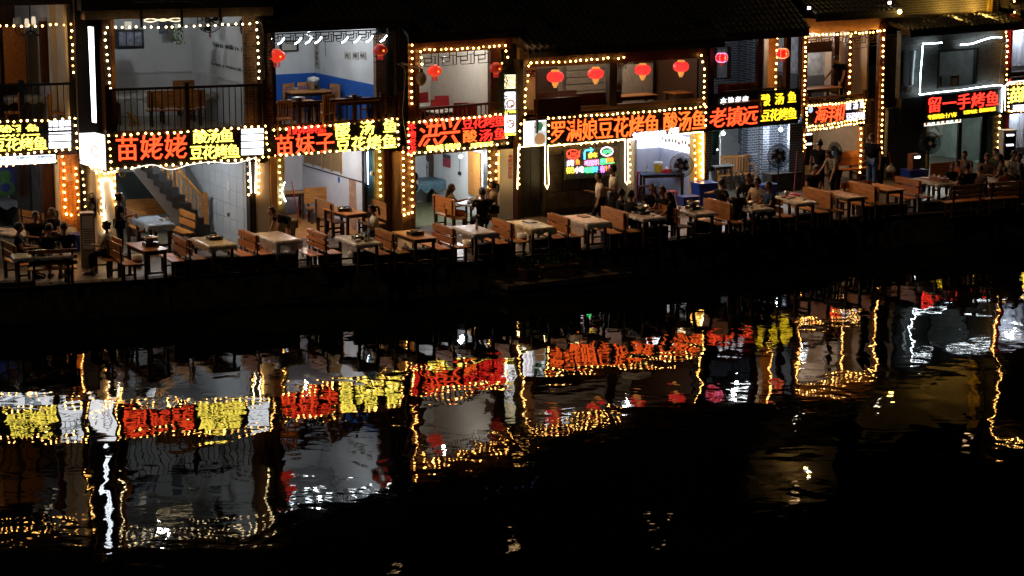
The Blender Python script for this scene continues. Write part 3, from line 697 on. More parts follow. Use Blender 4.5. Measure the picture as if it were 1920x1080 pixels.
# piers
MB(fr).box(.42, .92, .0, .3, FZ, 2.95).build('pillar', cream, H)
MB(fr).box(4.28, 4.44, .0, .2, FZ, 3.1).build('pillar', timber, H)
MB(fr).box(4.44, 4.82, .04, .3, FZ, 3.1).build('pillar', cream, H)
MB(fr).box(4.84, 5.0, .0, .25, FZ, 3.15).build('pillar', mat('orange_plaster', (.55,.3,.13), .7, noise=.15), H)
s2, B = sign(2, 205, 500, 251, 237, 317, 296, 'second sign from the left, three large orange characters and four white price bars')
txt(s2, 2, '苗姥姥', 215, 352, 254, 300, ORED, off=.026, fill=.86); txt(s2, 2, '酸汤鱼', 362, 437, 243, 268, YEL, off=.03); txt(s2, 2, '豆花烤鱼', 356, 449, 272, 298, YEL, off=.03)
for i in range(4): px_box(s2, 2, 'price_bar', WHT2, ((453,239+i*13.4),(494,250+i*13.4)), -.05, -.032)
string(2, [(204,254),(498,236),(504,294),(208,316)], 'bulb string framing the second sign with three large characters', y=-.08, closed=True)
string(2, [(206,167),(197,62),(202,52),(481,43),(485,146)], 'whiter bulb string round the dim upstairs opening of the second house', C_BULB, y=-.04)
string(2, [(181,325),(189,352),(193,425),(200,440)], 'crooked bulb string down the left edge of the pier below the lightbox', y=-.02)
string(2, [(212,322),(217,395)], 'bulb string down the right edge of the pier below the lightbox', y=-.02)
string(2, [(155,322),(160,400)], 'bulb string in the dark gap beside the wood panelled pier', y=FZ)
string(2, [(150,300),(196,325),(215,322)], 'short bulb string under the large white lightbox', y=-.12, step=.09)
string(2, [(463,300),(466,365)], 'left bulb string on the pier right of the stair hall', y=-.02); string(2, [(484,300),(485,363)], 'right bulb string on the pier right of the stair hall', y=-.02)
strip(2, [(198,440),(196,400),(192,360),(191,342),(199,336),(208,340),(210,356),(214,370)], 'hook shaped white light strip on the pier below the lightbox', emi('warm_white_strip', (1,.85,.6), 12), y=-.04, curve=True, r=.016)
strip(2, [(468,301),(471,362)], 'left straight light strip on the pier right of the stair hall', MATS['warm_white_strip'], y=-.03); strip(2, [(480,300),(479,362)], 'right straight light strip on the pier right of the stair hall', MATS['warm_white_strip'], y=-.03)
strip(2, [(242,318),(285,309),(320,318),(355,309),(395,304),(440,306),(478,296)], 'sagging thin white light strip under the second sign', emi('thin_strip', (1,.9,.75), 3), y=-.1, r=.008, curve=True)
lamp(2, 2.2, .9, 3.45, 105, 'ceiling tube lamp over the stair hall'); lamp(2, 2.4, 1.6, 7.14, 40, 'ceiling tube lamp upstairs in the second house')

# ================================================================== house 3 (blue dado)
h = 3; fr = HF[3]
H3 = H = house(h, 'third house with the blue and white upstairs room and fretwork under the eave')
xr = fr.x(705, 120, .2); xl = -.05
room(H, fr, xl, xr, .2, 3.95, 3.66, 6.65, white, white, white, floor_m, white)
MB(fr).box(xr-.012, xr-.002, .2, 3.94, 3.67, 4.75).build('dado', bluep, H)
MB(fr).box(xl, xr-.013, 3.935, 3.948, 3.67, 4.75).build('dado', bluep, H)
xs3 = fr.x(682, 340, .35)
room(H, fr, .35, xs3, .35, 4.2, FZ, 3.5, bluep, white, white, woodl, white)
MB(fr).box(-.1, 3.75, .1, .2, 3.15, 3.78).build('beam', timber, H)
col_box(H, 3, 'door_frame', black, 683, 689, 330, FZ, 3.15, .2, .34)
col_box(H, 3, 'wall_panel', mat('blue_glass', (.08,.2,.3), .3), 686, 704, 330, FZ, 3.15, .2, .25)
col_box(H, 3, 'pillar', mat('olive_panel', (.22,.22,.1), .6), 515, 534, 350, FZ, 3.15, .05, .3)
col_box(H, 3, 'pillar', MATS['olive_panel'], 703, 720, 330, FZ, 3.15, .05, .3)
col_box(H, 3, 'post', woodr, 721, 732, 330, FZ, 3.7, .0, .2)
c = fr.L(744, 350, 1, .1); MB(fr).lathe((c[0], .15, FZ), [(.17,0),(.17,2.15)], 20).build('round_pillar', mat('peach_plaster', (.62,.4,.2), .7, noise=.1), H, True)
MB(fr).box(.5, 1.2, 4.15, 4.19, 2.6, 3.1).build('wall_panel', bluep, H)
# wooden high window on the side wall and wainscot line
SW = lambda px, py: fr.L(px, py, 0, xs3)
wa, wb = SW(641, 326), SW(573, 313); ag = mat('amber_glass', (.3,.2,.08), .4, stretch=(20,20,1))
for i in range(4): yy = wa[1]+(wb[1]-wa[1])*i/4; yz = wa[1]+(wb[1]-wa[1])*(i+1)/4; MB(fr).box(xs3-.03, xs3-.005, yy+.02, yz-.02, wa[2]+.04, 3.4).build('window', ag, H)
for i in range(5): yy = wa[1]+(wb[1]-wa[1])*i/4; MB(fr).box(xs3-.045, xs3-.004, yy-.02, yy+.019, wa[2], 3.45).build('window_frame', woodl, H)
MB(fr).box(xs3-.02, xs3-.003, .4, 4.1, SW(650,332)[2]-.03, SW(650,332)[2]).build('wall_trim', woodd, H)
ya_, yb_ = SW(668, 360)[1], SW(655, 360)[1]; MB(fr).box(xs3-.012, xs3-.0025, ya_, yb_, FZ, SW(650,332)[2]-.04).build('wall_strip', mat('peach_tile', (.6,.35,.22), .5), H)
q = thing('wall_sticker', 'small blue round sticker on the white wall of the amber window room', 'wall sticker', fr.W(*SW(636, 337))); cc = SW(636, 337); MB(fr).ball((xs3-.01, cc[1], cc[2]), .07, 10, 6, .1, 1, 1.3).build('sheet', bluep, q)
# brick piers upstairs and timber posts
col_box(H, 3, 'brick_pillar', rbrick, 705, 724, 130, 3.78, 6.1, .1, .25)
for px in (512, 732, 752): col_box(H, 3, 'post', timber, px-4, px+5, 120, 3.78, 6.3, .0, .15)
railing(H, 3, (506,195), (752,178), 3.86, woodr, step=.19, y=-.02, bw=.035, post=(506,560,612,664,716,750))
roof(H, fr, -.35, 3.75, -.55, 6.5, 2.2, 8.0); MB(fr).box(-.2, 3.7, .16, .3, 6.28, 6.7).build('beam', timber, H)
lattice(H, 3, (506,63), (718,57), .25, -.03, black, 3, 9)
for i, px in enumerate((496,520,552,572,590,640,663,686,712)):
    strip(3, [(px,84-i*.7),(px+7,80-i*.7),(px+13,72-i*.7)], ['first','second','third','fourth','fifth','sixth','seventh','eighth','ninth'][i]+' curl from the left of white led strip along the fretwork', COOL, y=-.08, curve=True, r=.016, group='white light curls along the fretwork')
lantern(3, 519, 105, 31, 'lit red lantern at the left end of the fretwork', style='lit')
lantern(3, 713, 94, 27, 'dim red lantern at the right end of the fretwork', style='dark')
lamp(3, 1.6, 1.0, 6.52, 70, 'ceiling tube lamp in the blue and white upstairs room'); lamp(3, 1.3, .9, 3.4, 100, 'ceiling tube lamp in the room with the amber window', col=(1,.95,.88))
W3 = Fr((fr.W(xr-.002, 0, 0)[0], fr.W(xr-.002, 0, 0)[1]), R_(120)+pi); paper = mat('scroll_paper', (.5,.47,.42), .8, noise=.1)
q = thing('wall_scroll', 'narrow calligraphy scroll on the white upper wall of the blue room', 'scroll', fr.W(*fr.L(596, 105, 0, xr-.02)))
a = fr.L(591, 78, 0, xr); b = fr.L(601, 130, 0, xr)
MB(fr).box(xr-.03, xr-.004, b[1], a[1], b[2], a[2]).build('sheet', paper, q); letters(q, W3, '宁静致远', -a[1]+.08, -b[1]-.08, b[2]+.1, a[2]-.1, dk, y=-.03, vert=True, thick=.006)
for i, (px, c_) in enumerate(((652,'舌'),(667,'香'),(681,'味'))):
    a = fr.L(px-5, 96, 0, xr); b = fr.L(px+6, 112, 0, xr)
    q = thing('wall_plaque', ['left','middle','right'][i]+' small paper plaque with one character on the wall of the blue room', 'plaque', fr.W(xr-.02, a[1], a[2]), 0, 'three paper plaques on the blue room wall')
    MB(fr).box(xr-.025, xr-.004, b[1], a[1], b[2], a[2]).build('sheet', paper, q); letters(q, W3, c_, -a[1]+.05, -b[1]-.05, b[2]+.05, a[2]-.05, dk, y=-.025, thick=.006)
q = thing('framed_picture', 'dark framed picture hanging high on the back wall of the blue room', 'picture', fr.W(*fr.L(543, 88, 1, 3.9)))
px_box(q, 3, 'frame', black, ((525,76),(560,97)), 3.88, 3.93); px_box(q, 3, 'canvas', paper, ((529,79),(556,94)), 3.865, 3.879)
s3, B = sign(3, 511, 748, 241, 222, 293, 274, 'third sign from the left, large orange characters beside two rows of yellow ones')
txt(s3, 3, '镇远本地老店', 538, 611, 235, 251, RED, off=.025); txt(s3, 3, '苗妹子', 514, 628, 251, 289, ORED, off=.028, fill=.84)
txt(s3, 3, '酸', 629, 655, 231, 257, YEL, off=.03); txt(s3, 3, '汤', 675, 701, 228, 253, YEL, off=.03); txt(s3, 3, '鱼', 718, 744, 225, 249, YEL, off=.03); txt(s3, 3, '豆花烤鱼', 628, 744, 255, 282, YEL, off=.03, fill=.86)
string(3, [(513,243),(745,222),(746,272),(513,292)], 'bulb string framing the third sign', y=-.08, closed=True)
string(3, [(524,301),(526,380)], 'bulb string on the olive pier left of the amber window room', y=-.0, step=.165); string(3, [(711,284),(714,368)], 'bulb string on the olive pier right of the amber window room', y=-.0)
strip(3, [(534,341),(530,352),(529,362),(536,378)], 'curved cool white strip by the left olive pier', COOL, y=-.02, curve=True); strip(3, [(689,284),(690,345)], 'straight cool white strip beside the blue glass door', COOL, y=.1)
MB(fr).ball(fr.L(698, 325, 1, .1), .07, 10, 6, 1, .3, 1).build('wall_clock', whitep, H)
# ================================================================== house 4
h = 4; fr = HF[4]
H4 = H = house(h, 'fourth house with a bright white upstairs room and red chairs')
x0, x1 = fr.x(778, 140, .2), fr.x(918, 140, .2)
ww = mat('warm_white', (.68,.64,.58), .7, noise=.05)
room(H, fr, x0-.1, x1, .25, 3.6, 3.05, 5.95, ww, ww, ww, floor_m, ww)
room(H, fr, fr.x(779,340,.3), fr.x(917,330,.3), .35, 3.9, FZ, 2.84, white, white, white, mat('olive_floor', (.2,.2,.1), .35), white)
MB(fr).box(0, 3.35, .1, .24, 2.9, 3.6).build('beam', timber, H)
MB(fr).box(0.1, 3.5, -.0, .2, 5.5, 6.0).build('beam', woodr, H)
a = fr.x(779,350,.1); b = fr.x(917,330,.1)
f = MB(fr).box(a-.05, a, .12, .34, FZ, 2.85).build('metal_door_frame', steel, H); MB(fr).box(b-.05, b, .12, .34, FZ, 2.85).build('metal_door_frame', steel, H); MB(fr).box(a+.001, b-.051, .12, .34, 2.78, 2.88).build('metal_door_frame', steel, H)
col_box(H, 4, 'pillar', mat('copper_tile', (.2,.12,.07), .35, noise=.4, scale=9), 755, 779, 350, FZ, 3.1, .02, .3)
col_box(H, 4, 'brick_pillar', bbrick, 917, 934, 320, FZ, 2.95, .1, .3)
col_box(H, 4, 'pillar', white, 937, 962, 350, FZ, 2.75, -.02, .35)
col_box(H, 4, 'post', woodr, 765, 775, 140, 3.0, 5.9, .0, .2); col_box(H, 4, 'post', woodr, 778, 786, 140, 3.6, 5.5, .02, .16)
col_box(H, 4, 'post', woodr, 920, 936, 140, 3.6, 5.5, .03, .2); col_box(H, 4, 'post', timber, 944, 968, 160, 2.9, 5.6, .1, .3)
col_box(H, 4, 'brick_pillar', bbrick, 936, 944, 150, 3.6, 5.5, .2, .3)
railing(H, 4, (779,203), (945,190), 3.66, woodr, step=.15, y=-.02, bw=.03, post=(779,945))
roof(H, fr, -.15, 3.55, -.5, 6.05, 2.2, 7.6)
lattice(H, 4, (788,101), (922,91), .36, .0, woodd, 5, 4)
# right side wall: doorway with bamboo painting, poster, pine door leaf
xw4 = fr.x(917,330,.3)
def sw(Hh, name, m, pa, pb, t0=.004, t1=.03):
    a_ = fr.L(*pa, 0, xw4); b_ = fr.L(*pb, 0, xw4); za = fr.L((pa[0]+pb[0])/2, pa[1], 0, xw4)[2]; zb_ = fr.L((pa[0]+pb[0])/2, pb[1], 0, xw4)[2]
    return MB(fr).box(xw4-t1, xw4-t0, b_[1], a_[1], zb_, za).build(name, m, Hh)
sw(H, 'doorway', slate, (790,292), (806,385)); sw(H, 'door_frame', woodd, (807,290), (814,388), .004, .06); sw(H, 'door_head', woodd, (792,288), (806,299), .032, .05)
W4 = Fr(fr.W(xw4, 0, 0)[:2], R_(120)+pi)
q = thing('bamboo_painting', 'tall white panel with a black bamboo painting behind the long haired woman', 'painting', fr.W(*fr.L(800, 330, 0, xw4)))
sw(q, 'sheet', white, (794,302), (806,352), .032, .045); mb = MB(fr); c = fr.L(800, 325, 0, xw4)
for k_ in (-.09, .08): mb.box(xw4-.052, xw4-.046, c[1]+k_-.012, c[1]+k_+.012, c[2]-.3, c[2]+.28)
for i in range(26):
    a = rnd.uniform(0, 6.3); p_ = (xw4-.05, c[1]+rnd.uniform(-.16,.16), c[2]+rnd.uniform(-.2,.3)); mb.add([p_, (xw4-.051, p_[1]+.13*cos(a), p_[2]+.1*sin(a)), (xw4-.049, p_[1]+.06*cos(a+.4), p_[2]+.06*sin(a+.4))], [(0,1,2)])
mb.build('painted_bamboo', dk, q)
q = thing('wall_poster', 'small red poster with a dark heading on the white wall of the fourth house', 'poster', fr.W(*fr.L(838, 305, 0, xw4)))
sw(q, 'sheet', mat('crimson_print', (.35,.03,.05), .6), (832,297), (845,313)); sw(q, 'heading', dk, (832,290), (845,296.5))
sw(H, 'door', woodl, (880,285), (903,366), .01, .05)
for pa_, pb_ in (((882,291),(890,322)),((893,290),(901,321)),((882,328),(890,360)),((893,327),(901,359))): sw(H, 'door_panel', woodl, pa_, pb_, .052, .06)
sw(H, 'socket', black, (860,322), (865,328)); MB(fr).tube([fr.L(862,294,0,xw4-.02), fr.L(862,323,0,xw4-.02)], .008, 4).build('conduit', dgrey, H)
lamp(4, *fr.L(864, 293, 1, .6), 100, 'bright round bulb hanging in the doorway of the fourth house', kind='bulb', r=.055)
lamp(4, 1.7, .9, 5.87, 70, 'ceiling tube lamp in the upstairs room with red chairs', col=(1,.95,.86))
lantern(4, 815, 133, 29, 'lit red lantern at the left in front of the red chairs', style='lit'); lantern(4, 930, 128, 27, 'dim red lantern beside the green vine', style='dark')
for i, (px, n_, lb) in enumerate(((827,3,'red and grey food poster hung behind the fretwork'),(848,3,'round dish poster behind the middle of the fretwork'),(893,3,'grey price poster behind the right of the fretwork'))):
    q = thing('wall_poster', lb, 'poster', fr.W(*fr.L(px, 105, 1, 3.5))); px_box(q, 4, 'sheet', paper, ((px-9,98),(px+9,120)), 3.55, 3.57)
    c = fr.L(px, 107, 1, 3.53); MB(fr).ball((c[0], 3.545, c[2]), .14, 12, 8, 1, .05, .8).build('printed_dish', redc if i < 2 else dgrey, q)
def vines(fr, h, px0, px1, py0, py1, y, n, label):
    a = fr.L(px0, py0, 1, y); b = fr.L(px1, py1, 1, y); t = thing('hanging_vine', label, 'plant', fr.W(*a)); mb = MB(fr)
    for i in range(n):
        x = a[0]+(b[0]-a[0])*rnd.random(); z = b[2]+(a[2]-b[2])*rnd.random(); yy = y+rnd.uniform(-.1,.1); s_ = rnd.uniform(.02,.045); an = rnd.uniform(0,6.3)
        mb.add([(x, yy, z), (x+s_*cos(an), yy+rnd.uniform(-.02,.02), z-s_*.5), (x+s_*.4, yy-.01, z-s_*1.3), (x-s_*.5*cos(an), yy+.01, z-s_*.7)], [(0,1,2,3)])
    mb.build('leaves', leafm, t, kind='stuff'); MB(fr).tube([(a[0]+.05, y, a[2]), ((a[0]+b[0])/2, y, (a[2]+b[2])/2), (b[0]-.05, y, b[2])], .008, 4).build('stem', woodd, t); return t
vines(fr, 4, 934, 950, 125, 210, -.1, 420, 'green vine hanging beside the vertical three panel lightbox')
# three panel lightbox
Zf = Fr((fr.W(fr.x(944, 200, -.05), -.05, 0)[0], fr.W(fr.x(944, 200, -.05), -.05, 0)[1]), R_(12))
q = thing('light_box', 'vertical lightbox with three food panels beside the green vine', 'light box', Zf.W(0, 0, fr.z(955, 255)))
xa = Zf.x(946, 200); xb = Zf.x(968, 200); 
MB(Zf).box(xa-.02, xb+.02, 0, .14, Zf.z(956,253), Zf.z(956,136)).build('housing', black, q)
for i, (t_, b_, m_) in enumerate(((140,166,emi('cream_lightbox',(1,.9,.55),1.8)),(172,205,emi('violet_lightbox',(.93,.9,1),2.0)),(216,248,MATS['lightbox_bright']))):
    MB(Zf).box(xa, xb, -.014, -.001, Zf.z(956,b_), Zf.z(956,t_)).build('lit_panel', m_, q)
    if i == 0: letters(q, Zf, '烤鱼酸汤'[0:2], xa+.03, xb-.03, Zf.z(956,152), Zf.z(956,142), emi('tan_print', (.8,.35,.05), .8), y=-.018, thick=.004); letters(q, Zf, '酸汤', xa+.03, xb-.03, Zf.z(956,164), Zf.z(956,154), MATS['tan_print'], y=-.018, thick=.004)
    else:
        zc = Zf.z(956,(t_+b_)/2+(6 if i == 1 else 0)); MB(Zf).tube([((xa+xb)/2+.1*cos(k_*pi/8), -.018, zc+.1*sin(k_*pi/8)) for k_ in range(16)], .022, 4, True).build('printed_dish', emi('brown_print', (.75,.35,.15), .6), q)
        for k_ in range(5): MB(Zf).ball(((xa+xb)/2+rnd.uniform(-.08,.08), -.016, zc+rnd.uniform(-.08,.08)), .025, 6, 4, 1, .2).build('printed_food', emi('maroon_print', (.4,.04,.08), .5), q)
for (t_, b_) in ((207,212),(250,254)): letters(q, Zf, '苗家酸汤鱼', xa, xb, Zf.z(956,b_), Zf.z(956,t_), YEL, y=-.015, thick=.01)
q, B = sign(4, 763, 951, 230, 214, 289, 269, 'fourth sign with two brush written red characters and a yellow phone number')
txt(q, 4, '本地老店', 764, 779, 230, 288, RED, vert=True, off=.022); txt(q, 4, '洪兴', 786, 862, 223, 273, ORED, off=.03, italic=.2)
txt(q, 4, '豆花烤鱼', 866, 947, 217, 240, RED, off=.022); txt(q, 4, '酸', 868, 893, 244, 267, ORG_L, off=.026); txt(q, 4, '汤', 898, 923, 243, 265, RED, off=.02); txt(q, 4, '鱼', 926, 948, 240, 262, RED, off=.012)
txt(q, 4, '特色火锅', 800, 830, 272, 282, YEL, off=.02); txt(q, 4, '家常小炒', 834, 863, 269, 280, YEL, off=.02); txt(q, 4, '13558092065', 883, 924, 267, 275, YEL, off=.02)
string(4, [(765,229),(948,213),(951,268),(765,288)], 'bulb string framing the fourth sign with the phone number', y=-.08, closed=True)
string(4, [(772,84),(771,195)], 'bulb string down the timber post left of the red chairs', y=-.04)
string(4, [(791,120),(788,97),(795,94),(946,85),(951,108),(940,118)], 'bulb string along the eave above the red chairs', y=-.06)
string(4, [(756,285),(757,392)], 'left bulb string on the copper tiled pier', y=-.02); string(4, [(772,290),(773,398),(757,402)], 'right bulb string on the copper tiled pier', y=-.02)
string(4, [(917,283),(919,352)], 'left bulb string on the brown brick pier', y=.05, step=.2); string(4, [(930,290),(930,335)], 'right bulb string on the brown brick pier', y=.05, step=.24)
txt(H, 4, '电梯河景民宿', 953, 961, 290, 335, mat('red_paint', (.5,.05,.04), .6), y=-.03, vert=True, thick=.01, name='painted_character')
# street lamp arm and gourd shaped lamp between houses 3 and 4
q = thing('bracket_lamp', 'unlit gourd shaped lamp on a metal bracket left of the fourth house', 'lamp', fr.W(*fr.L(755, 118, 1, -.5)))
a = fr.L(752, 118, 1, -.3); b = fr.L(790, 128, 1, -.6)
MB(fr).tube([a, b], .03, 6).build('bracket', steel, q); MB(fr).ball((b[0], b[1], b[2]-.27), .14, 12, 8, 1, 1, 1.35).build('lamp_body', mat('clay', (.22,.14,.08), .6), q, True); MB(fr).cyl((b[0], b[1], b[2]-.1), b, .05, 8).build('lamp_neck', black, q)
# ================================================================== house 5 (wide)
h = 5; fr = HF[5]
H5 = H = house(h, 'wide fifth house with four plain red lanterns and a neon menu on dark stone')
tan = mat('tan_wall', (.36,.29,.22), .7, noise=.1); 
room(H, fr, .25, 6.0, .3, 3.6, 3.2, 5.4, tan, woodd, tan, woodr, tan)
MB(fr).box(.05, 6.15, .08, .28, 2.95, 3.7).build('beam', timber, H)
MB(fr).box(.1, 6.1, .0, .2, 4.98, 5.5).build('beam', woodd, H); MB(fr).box(.1, 6.1, .02, .22, 3.7, 3.82).build('beam', woodd, H)
px_box(H, 5, 'low_wall', mat('pinkish_wall', (.42,.3,.24), .7), ((990,205),(1140,228)), .24, .29)
col_box(H, 5, 'column', white, 986, 1004, 170, 3.7, 5.0, .3, .5)
px_box(H, 5, 'recess_shade', woodd, ((1006,128),(1046,178)), 3.3, 3.5)  # dark panel, the unlit back room's shade put into its colour
for i in range(5): px_box(H, 5, 'wall_board', tan, ((1062,118+i*13),(1158,129.5+i*13)), 3.45, 3.5)
col_box(H, 5, 'post', timber, 1143, 1157, 160, 3.75, 4.98, .02, .22)
col_box(H, 5, 'post', timber, 1318, 1328, 150, 2.9, 5.2, .0, .22); col_box(H, 5, 'post', timber, 970, 981, 170, 3.0, 5.2, .05, .25)
px_box(H, 5, 'curtain', mat('curtain', (.42,.33,.25), .8, stretch=(25,25,1), noise=.3), ((1168,120),(1224,200)), 2.2, 2.24)
for px in (1236, 1262, 1290): px_box(H, 5, 'door_leaf', woodd, ((px-11,108),(px+11,190)), 2.4, 2.44)
lattice(H, 5, (988,134), (1004,132), .16, -.0, woodd, 2, 1); lattice(H, 5, (1160,118), (1176,117), .16, -.0, woodd, 2, 1)
roof(H, fr, -.05, 6.35, -.55, 5.52, 2.4, 7.6)
for i, (px, py, w_) in enumerate(((1041,144,34),(1117,138,33),(1205,131,33),(1277,125,33))):
    lantern(5, px, py, w_, ['leftmost','second','third','rightmost'][i]+' of the four plain red lanterns over the long orange sign')
lamp(5, 2.0, 1.2, 5.27, 62, 'weak ceiling tube lamp over the upstairs benches', col=(1,.85,.65)); lamp(5, 4.3, 1.2, 5.27, 42, 'weak ceiling tube lamp by the upstairs curtain', col=(1,.85,.65))
# ground floor: dark door, stone wall, bright kitchen corner
MB(fr).box(.85, 3.05, .1, .3, FZ, 3.0).build('stone_wall', mat('dark_stone_wall', (.075,.055,.035), .7, noise=.4, scale=4, bump=.5), H)
dsm = MATS['dark_stone_wall']
for r_ in range(4):
    n_ = 3+r_ % 2
    for i in range(n_):
        w_ = 2.2/n_; MB(fr).box(.86+i*w_, .86+(i+1)*w_-.025, .06+rnd.uniform(0,.02), .099, 1.02+r_*.5, 1.02+(r_+1)*.5-.025).build('wall_stone', dsm, H)
MB(fr).box(.1, .83, .3, .36, FZ, 2.9).build('door', mat('black_door', (.02,.017,.014), .5), H)
for i in range(2): MB(fr).box(.16+i*.34, .44+i*.34, .28, .299, 1.2, 2.7).build('door_panel', MATS['black_door'], H)
MB(fr).box(-.02, .09, .1, .36, FZ, 3.0).build('door_frame', woodd, H)
a = fr.x(1183, 320, .3); b = fr.x(1302, 310, .3)
lav = mat('lavender_wall', (.5,.54,.7), .6, noise=.06)
MB(fr).box(a-.1, a, .12, 3.3, FZ, 3.0).build('side_wall', lav, H); MB(fr).box(b, b+.1, .12, 3.3, FZ, 3.0).build('side_wall', lav, H)
MB(fr).box(a, b, 2.1, 2.2, FZ, 3.0).build('back_wall', lav, H); MB(fr).box(a-.1, b+.1, .12, 3.3, 3.003, 3.09).build('ceiling', white, H)
px_box(H, 5, 'pilaster', lav, ((1186,262),(1194,372)), .3, .45)
mm = emi('menu_white', (.95,.96,1), 2.2)
q = thing('menu_board', 'glowing white menu board round the corner of the kitchen under the white letters', 'menu board', fr.W(a, 2.0, 2.6))
c1 = fr.L(1241, 270, 1, 2.05); zt_, zb_ = fr.z(1241, 260, 2.05), fr.z(1241, 275, 2.05)
MB(fr).box(a+.02, b-.05, 2.04, 2.09, zb_, zt_+.2).build('lit_face', mm, q)
MB(fr).box(b-.06, b-.01, .4, 2.03, zb_, zt_+.2).build('lit_face', mm, q)
for i in range(9): MB(fr).ball((b-.062, .5+i*.17, (zt_+zb_)/2+.12+rnd.uniform(-.03,.05)), .06, 7, 5, .1, 1).build('printed_dish', [MATS['maroon_print'], emi('green_dish', (.1,.4,.15), .4), MATS['brown_print']][i % 3], q)
lamp(5, (a+b)/2, .4, 2.94, 24, 'ceiling tube lamp over the lavender kitchen corner', col=(.85,.9,1), L=.7)
am = mat('amber_panel', (.7,.45,.12), .5, noise=.15)
col_box(H, 5, 'pillar', am, 1302, 1322, 300, FZ, 2.9, .0, .25)
q, B = sign(5, 1026, 1325, 224, 202, 275, 240, 'long fifth sign with ten orange characters under the plain lanterns')
txt(q, 5, '罗满娘豆花烤鱼', 1031, 1236, 221, 261, ORG_L, off=.02, fill=.9); txt(q, 5, '酸汤鱼', 1243, 1323, 209, 246, ORG_L, off=.02, fill=.9)
string(5, [(1027,221),(1322,200),(1323,236)], 'bulb string over the top of the long fifth sign', y=-.08, step=.172); string(5, [(1027,221),(1028,272),(1178,262)], 'bulb string under the left half of the long fifth sign', y=-.08, step=.172)
string(5, [(983,225),(984,180),(990,140),(990,124),(995,118),(1140,109)], 'bulb string up the left post and along the eave over the left lanterns', y=-.08); string(5, [(1158,109),(1168,108)], 'two lone bulbs on the eave beside the middle post', y=-.08)
string(5, [(1315,103),(1320,130),(1319,195)], 'bulb string down the right post beside the rightmost plain lantern', y=-.06)
string(5, [(975,232),(974,272)], 'short bulb string left of the food picture lightbox', y=-.08); string(5, [(973,278),(972,345)], 'bulb string beside the dark door', y=-.05); string(5, [(1180,266),(1180,340)], 'bulb string left of the lavender kitchen corner', y=-.05, step=.16)
string(5, [(1302,262),(1304,335)], 'left bulb string on the amber pillar', y=-.05); string(5, [(1313,258),(1315,330)], 'right bulb string on the amber pillar', y=-.05)
strip(5, [(970,355),(972,276),(1022,272),(1022,345),(1026,354),(1029,345),(1027,274),(1172,261),(1172,340),(1176,346),(1178,338),(1177,262)], 'warm light strip outlining the dark door and the neon menu wall', y=-.07)
strip(5, [(1178,262),(1300,249),(1318,247),(1318,335)], 'warm light strip under the white letters and down the amber pillar', y=-.07, r=.018)
q, B = sign(5, 981, 1024, 228, 225, 273, 271, 'square lightbox with pink text and a food picture left of the long fifth sign', 'light box', m=MATS['lightbox_bright'], th=.12)
def P5(px, py): return fr.L(px, py, 1, -.035)
for i in range(2):
    a_ = P5(985+i*8, 231); b_ = P5(990+i*8, 268); letters(q, fr, '招牌烤鱼现杀', a_[0], b_[0], b_[2], a_[2], emi('pink_text', (1,.35,.45), 1), y=-.04, vert=True, thick=.004)
c = P5(1012, 249); MB(fr).box(c[0]-.21, c[0]+.21, -.045, -.032, P5(1012,272)[2]+.02, P5(1012,226)[2]-.02).build('printed_picture', emi('picture_ground', (.75,.8,.75), .9), q)
for (dx, dz, r_, m_) in ((0,-.17,.17,'brown_print'),(-.02,.18,.12,'green_dish'),(.12,.1,.06,'menu_white'),(0,-.17,.08,'maroon_print')): MB(fr).ball((c[0]+dx, -.046, c[2]+dz), r_, 12, 6, 1, .05).build('printed_dish', MATS[m_], q)
# white channel letters
q = thing('shop_sign', 'row of overexposed white channel letters under the right half of the long fifth sign', 'shop sign', fr.W(*fr.L(1190, 255, 1, .02)), 0, 'lit shop signs over the restaurants')
txt(q, 5, '包席聚餐烧烤', 1187, 1247, 247, 259, emi('glare_letters', (.95,.95,1), 10), y=-.04, off=.05, fill=1); txt(q, 5, '火锅', 1254, 1271, 240, 251, MATS['glare_letters'], y=-.04, off=.05, fill=1)
px_box(q, 5, 'backing', MATS['menu_white'], ((1272,242),(1316,251)), .0, .03); px_box(q, 5, 'rail', blackm, ((1185,258),(1316,255)), .0, .02) if 0 else None
# neon menu
q = thing('neon_sign', 'neon menu with a red fish, blue arrow and coloured characters on the dark stone wall', 'neon sign', fr.W(*P5(1060, 335)))
fx = lambda px, py: fr.L(px, py, 1, -.01)
nc = {k_: emi('neon_'+k_, c_, e_) for k_, c_, e_ in (('red',(1,.04,.02),7),('cyan',(.06,.6,1),5),('pink',(1,.2,.4),4),('yellow',(1,.7,.06),3),('green',(.08,1,.25),3.6),('violet',(.8,.18,1),4),('orange',(1,.2,.02),4),('whitep',(1,.75,.95),4))}
def neon(pts, c_, r_=.009, closed=False): MB(fr).tube([fx(*p_) for p_ in pts], r_, 5, closed).build('neon_tube', nc[c_], q, True)
fa = MB(fr); A_, B_ = fx(1060, 283), fx(1158, 332); fa.box(A_[0], B_[0], .0, .03, fx(1109,333)[2], fx(1109,278)[2]); fa.build('backing_panel', mat('smoked_panel', (.2,.22,.18), .4), q)
oval = lambda cx, cy, rx, ry, n_=20: [(cx+rx*cos(2*pi*i/n_), cy+ry*sin(2*pi*i/n_)) for i in range(n_)]
neon(oval(1074,288,11,7.5), 'red', closed=True); neon([(1084,291),(1087,283),(1086,294),(1082,293)], 'red'); neon([(1069,282),(1071,288),(1069,294)], 'red'); neon([(1063,294),(1072,299),(1082,297),(1087,291)], 'red')
for i in range(3): neon([(1073+i*3,292),(1075+i*3,285)], 'red', .007)
neon([(1096,299),(1096,285),(1098,282),(1110,281)], 'cyan', .02); neon([(1107,277),(1112,281),(1107,286)], 'cyan', .014)
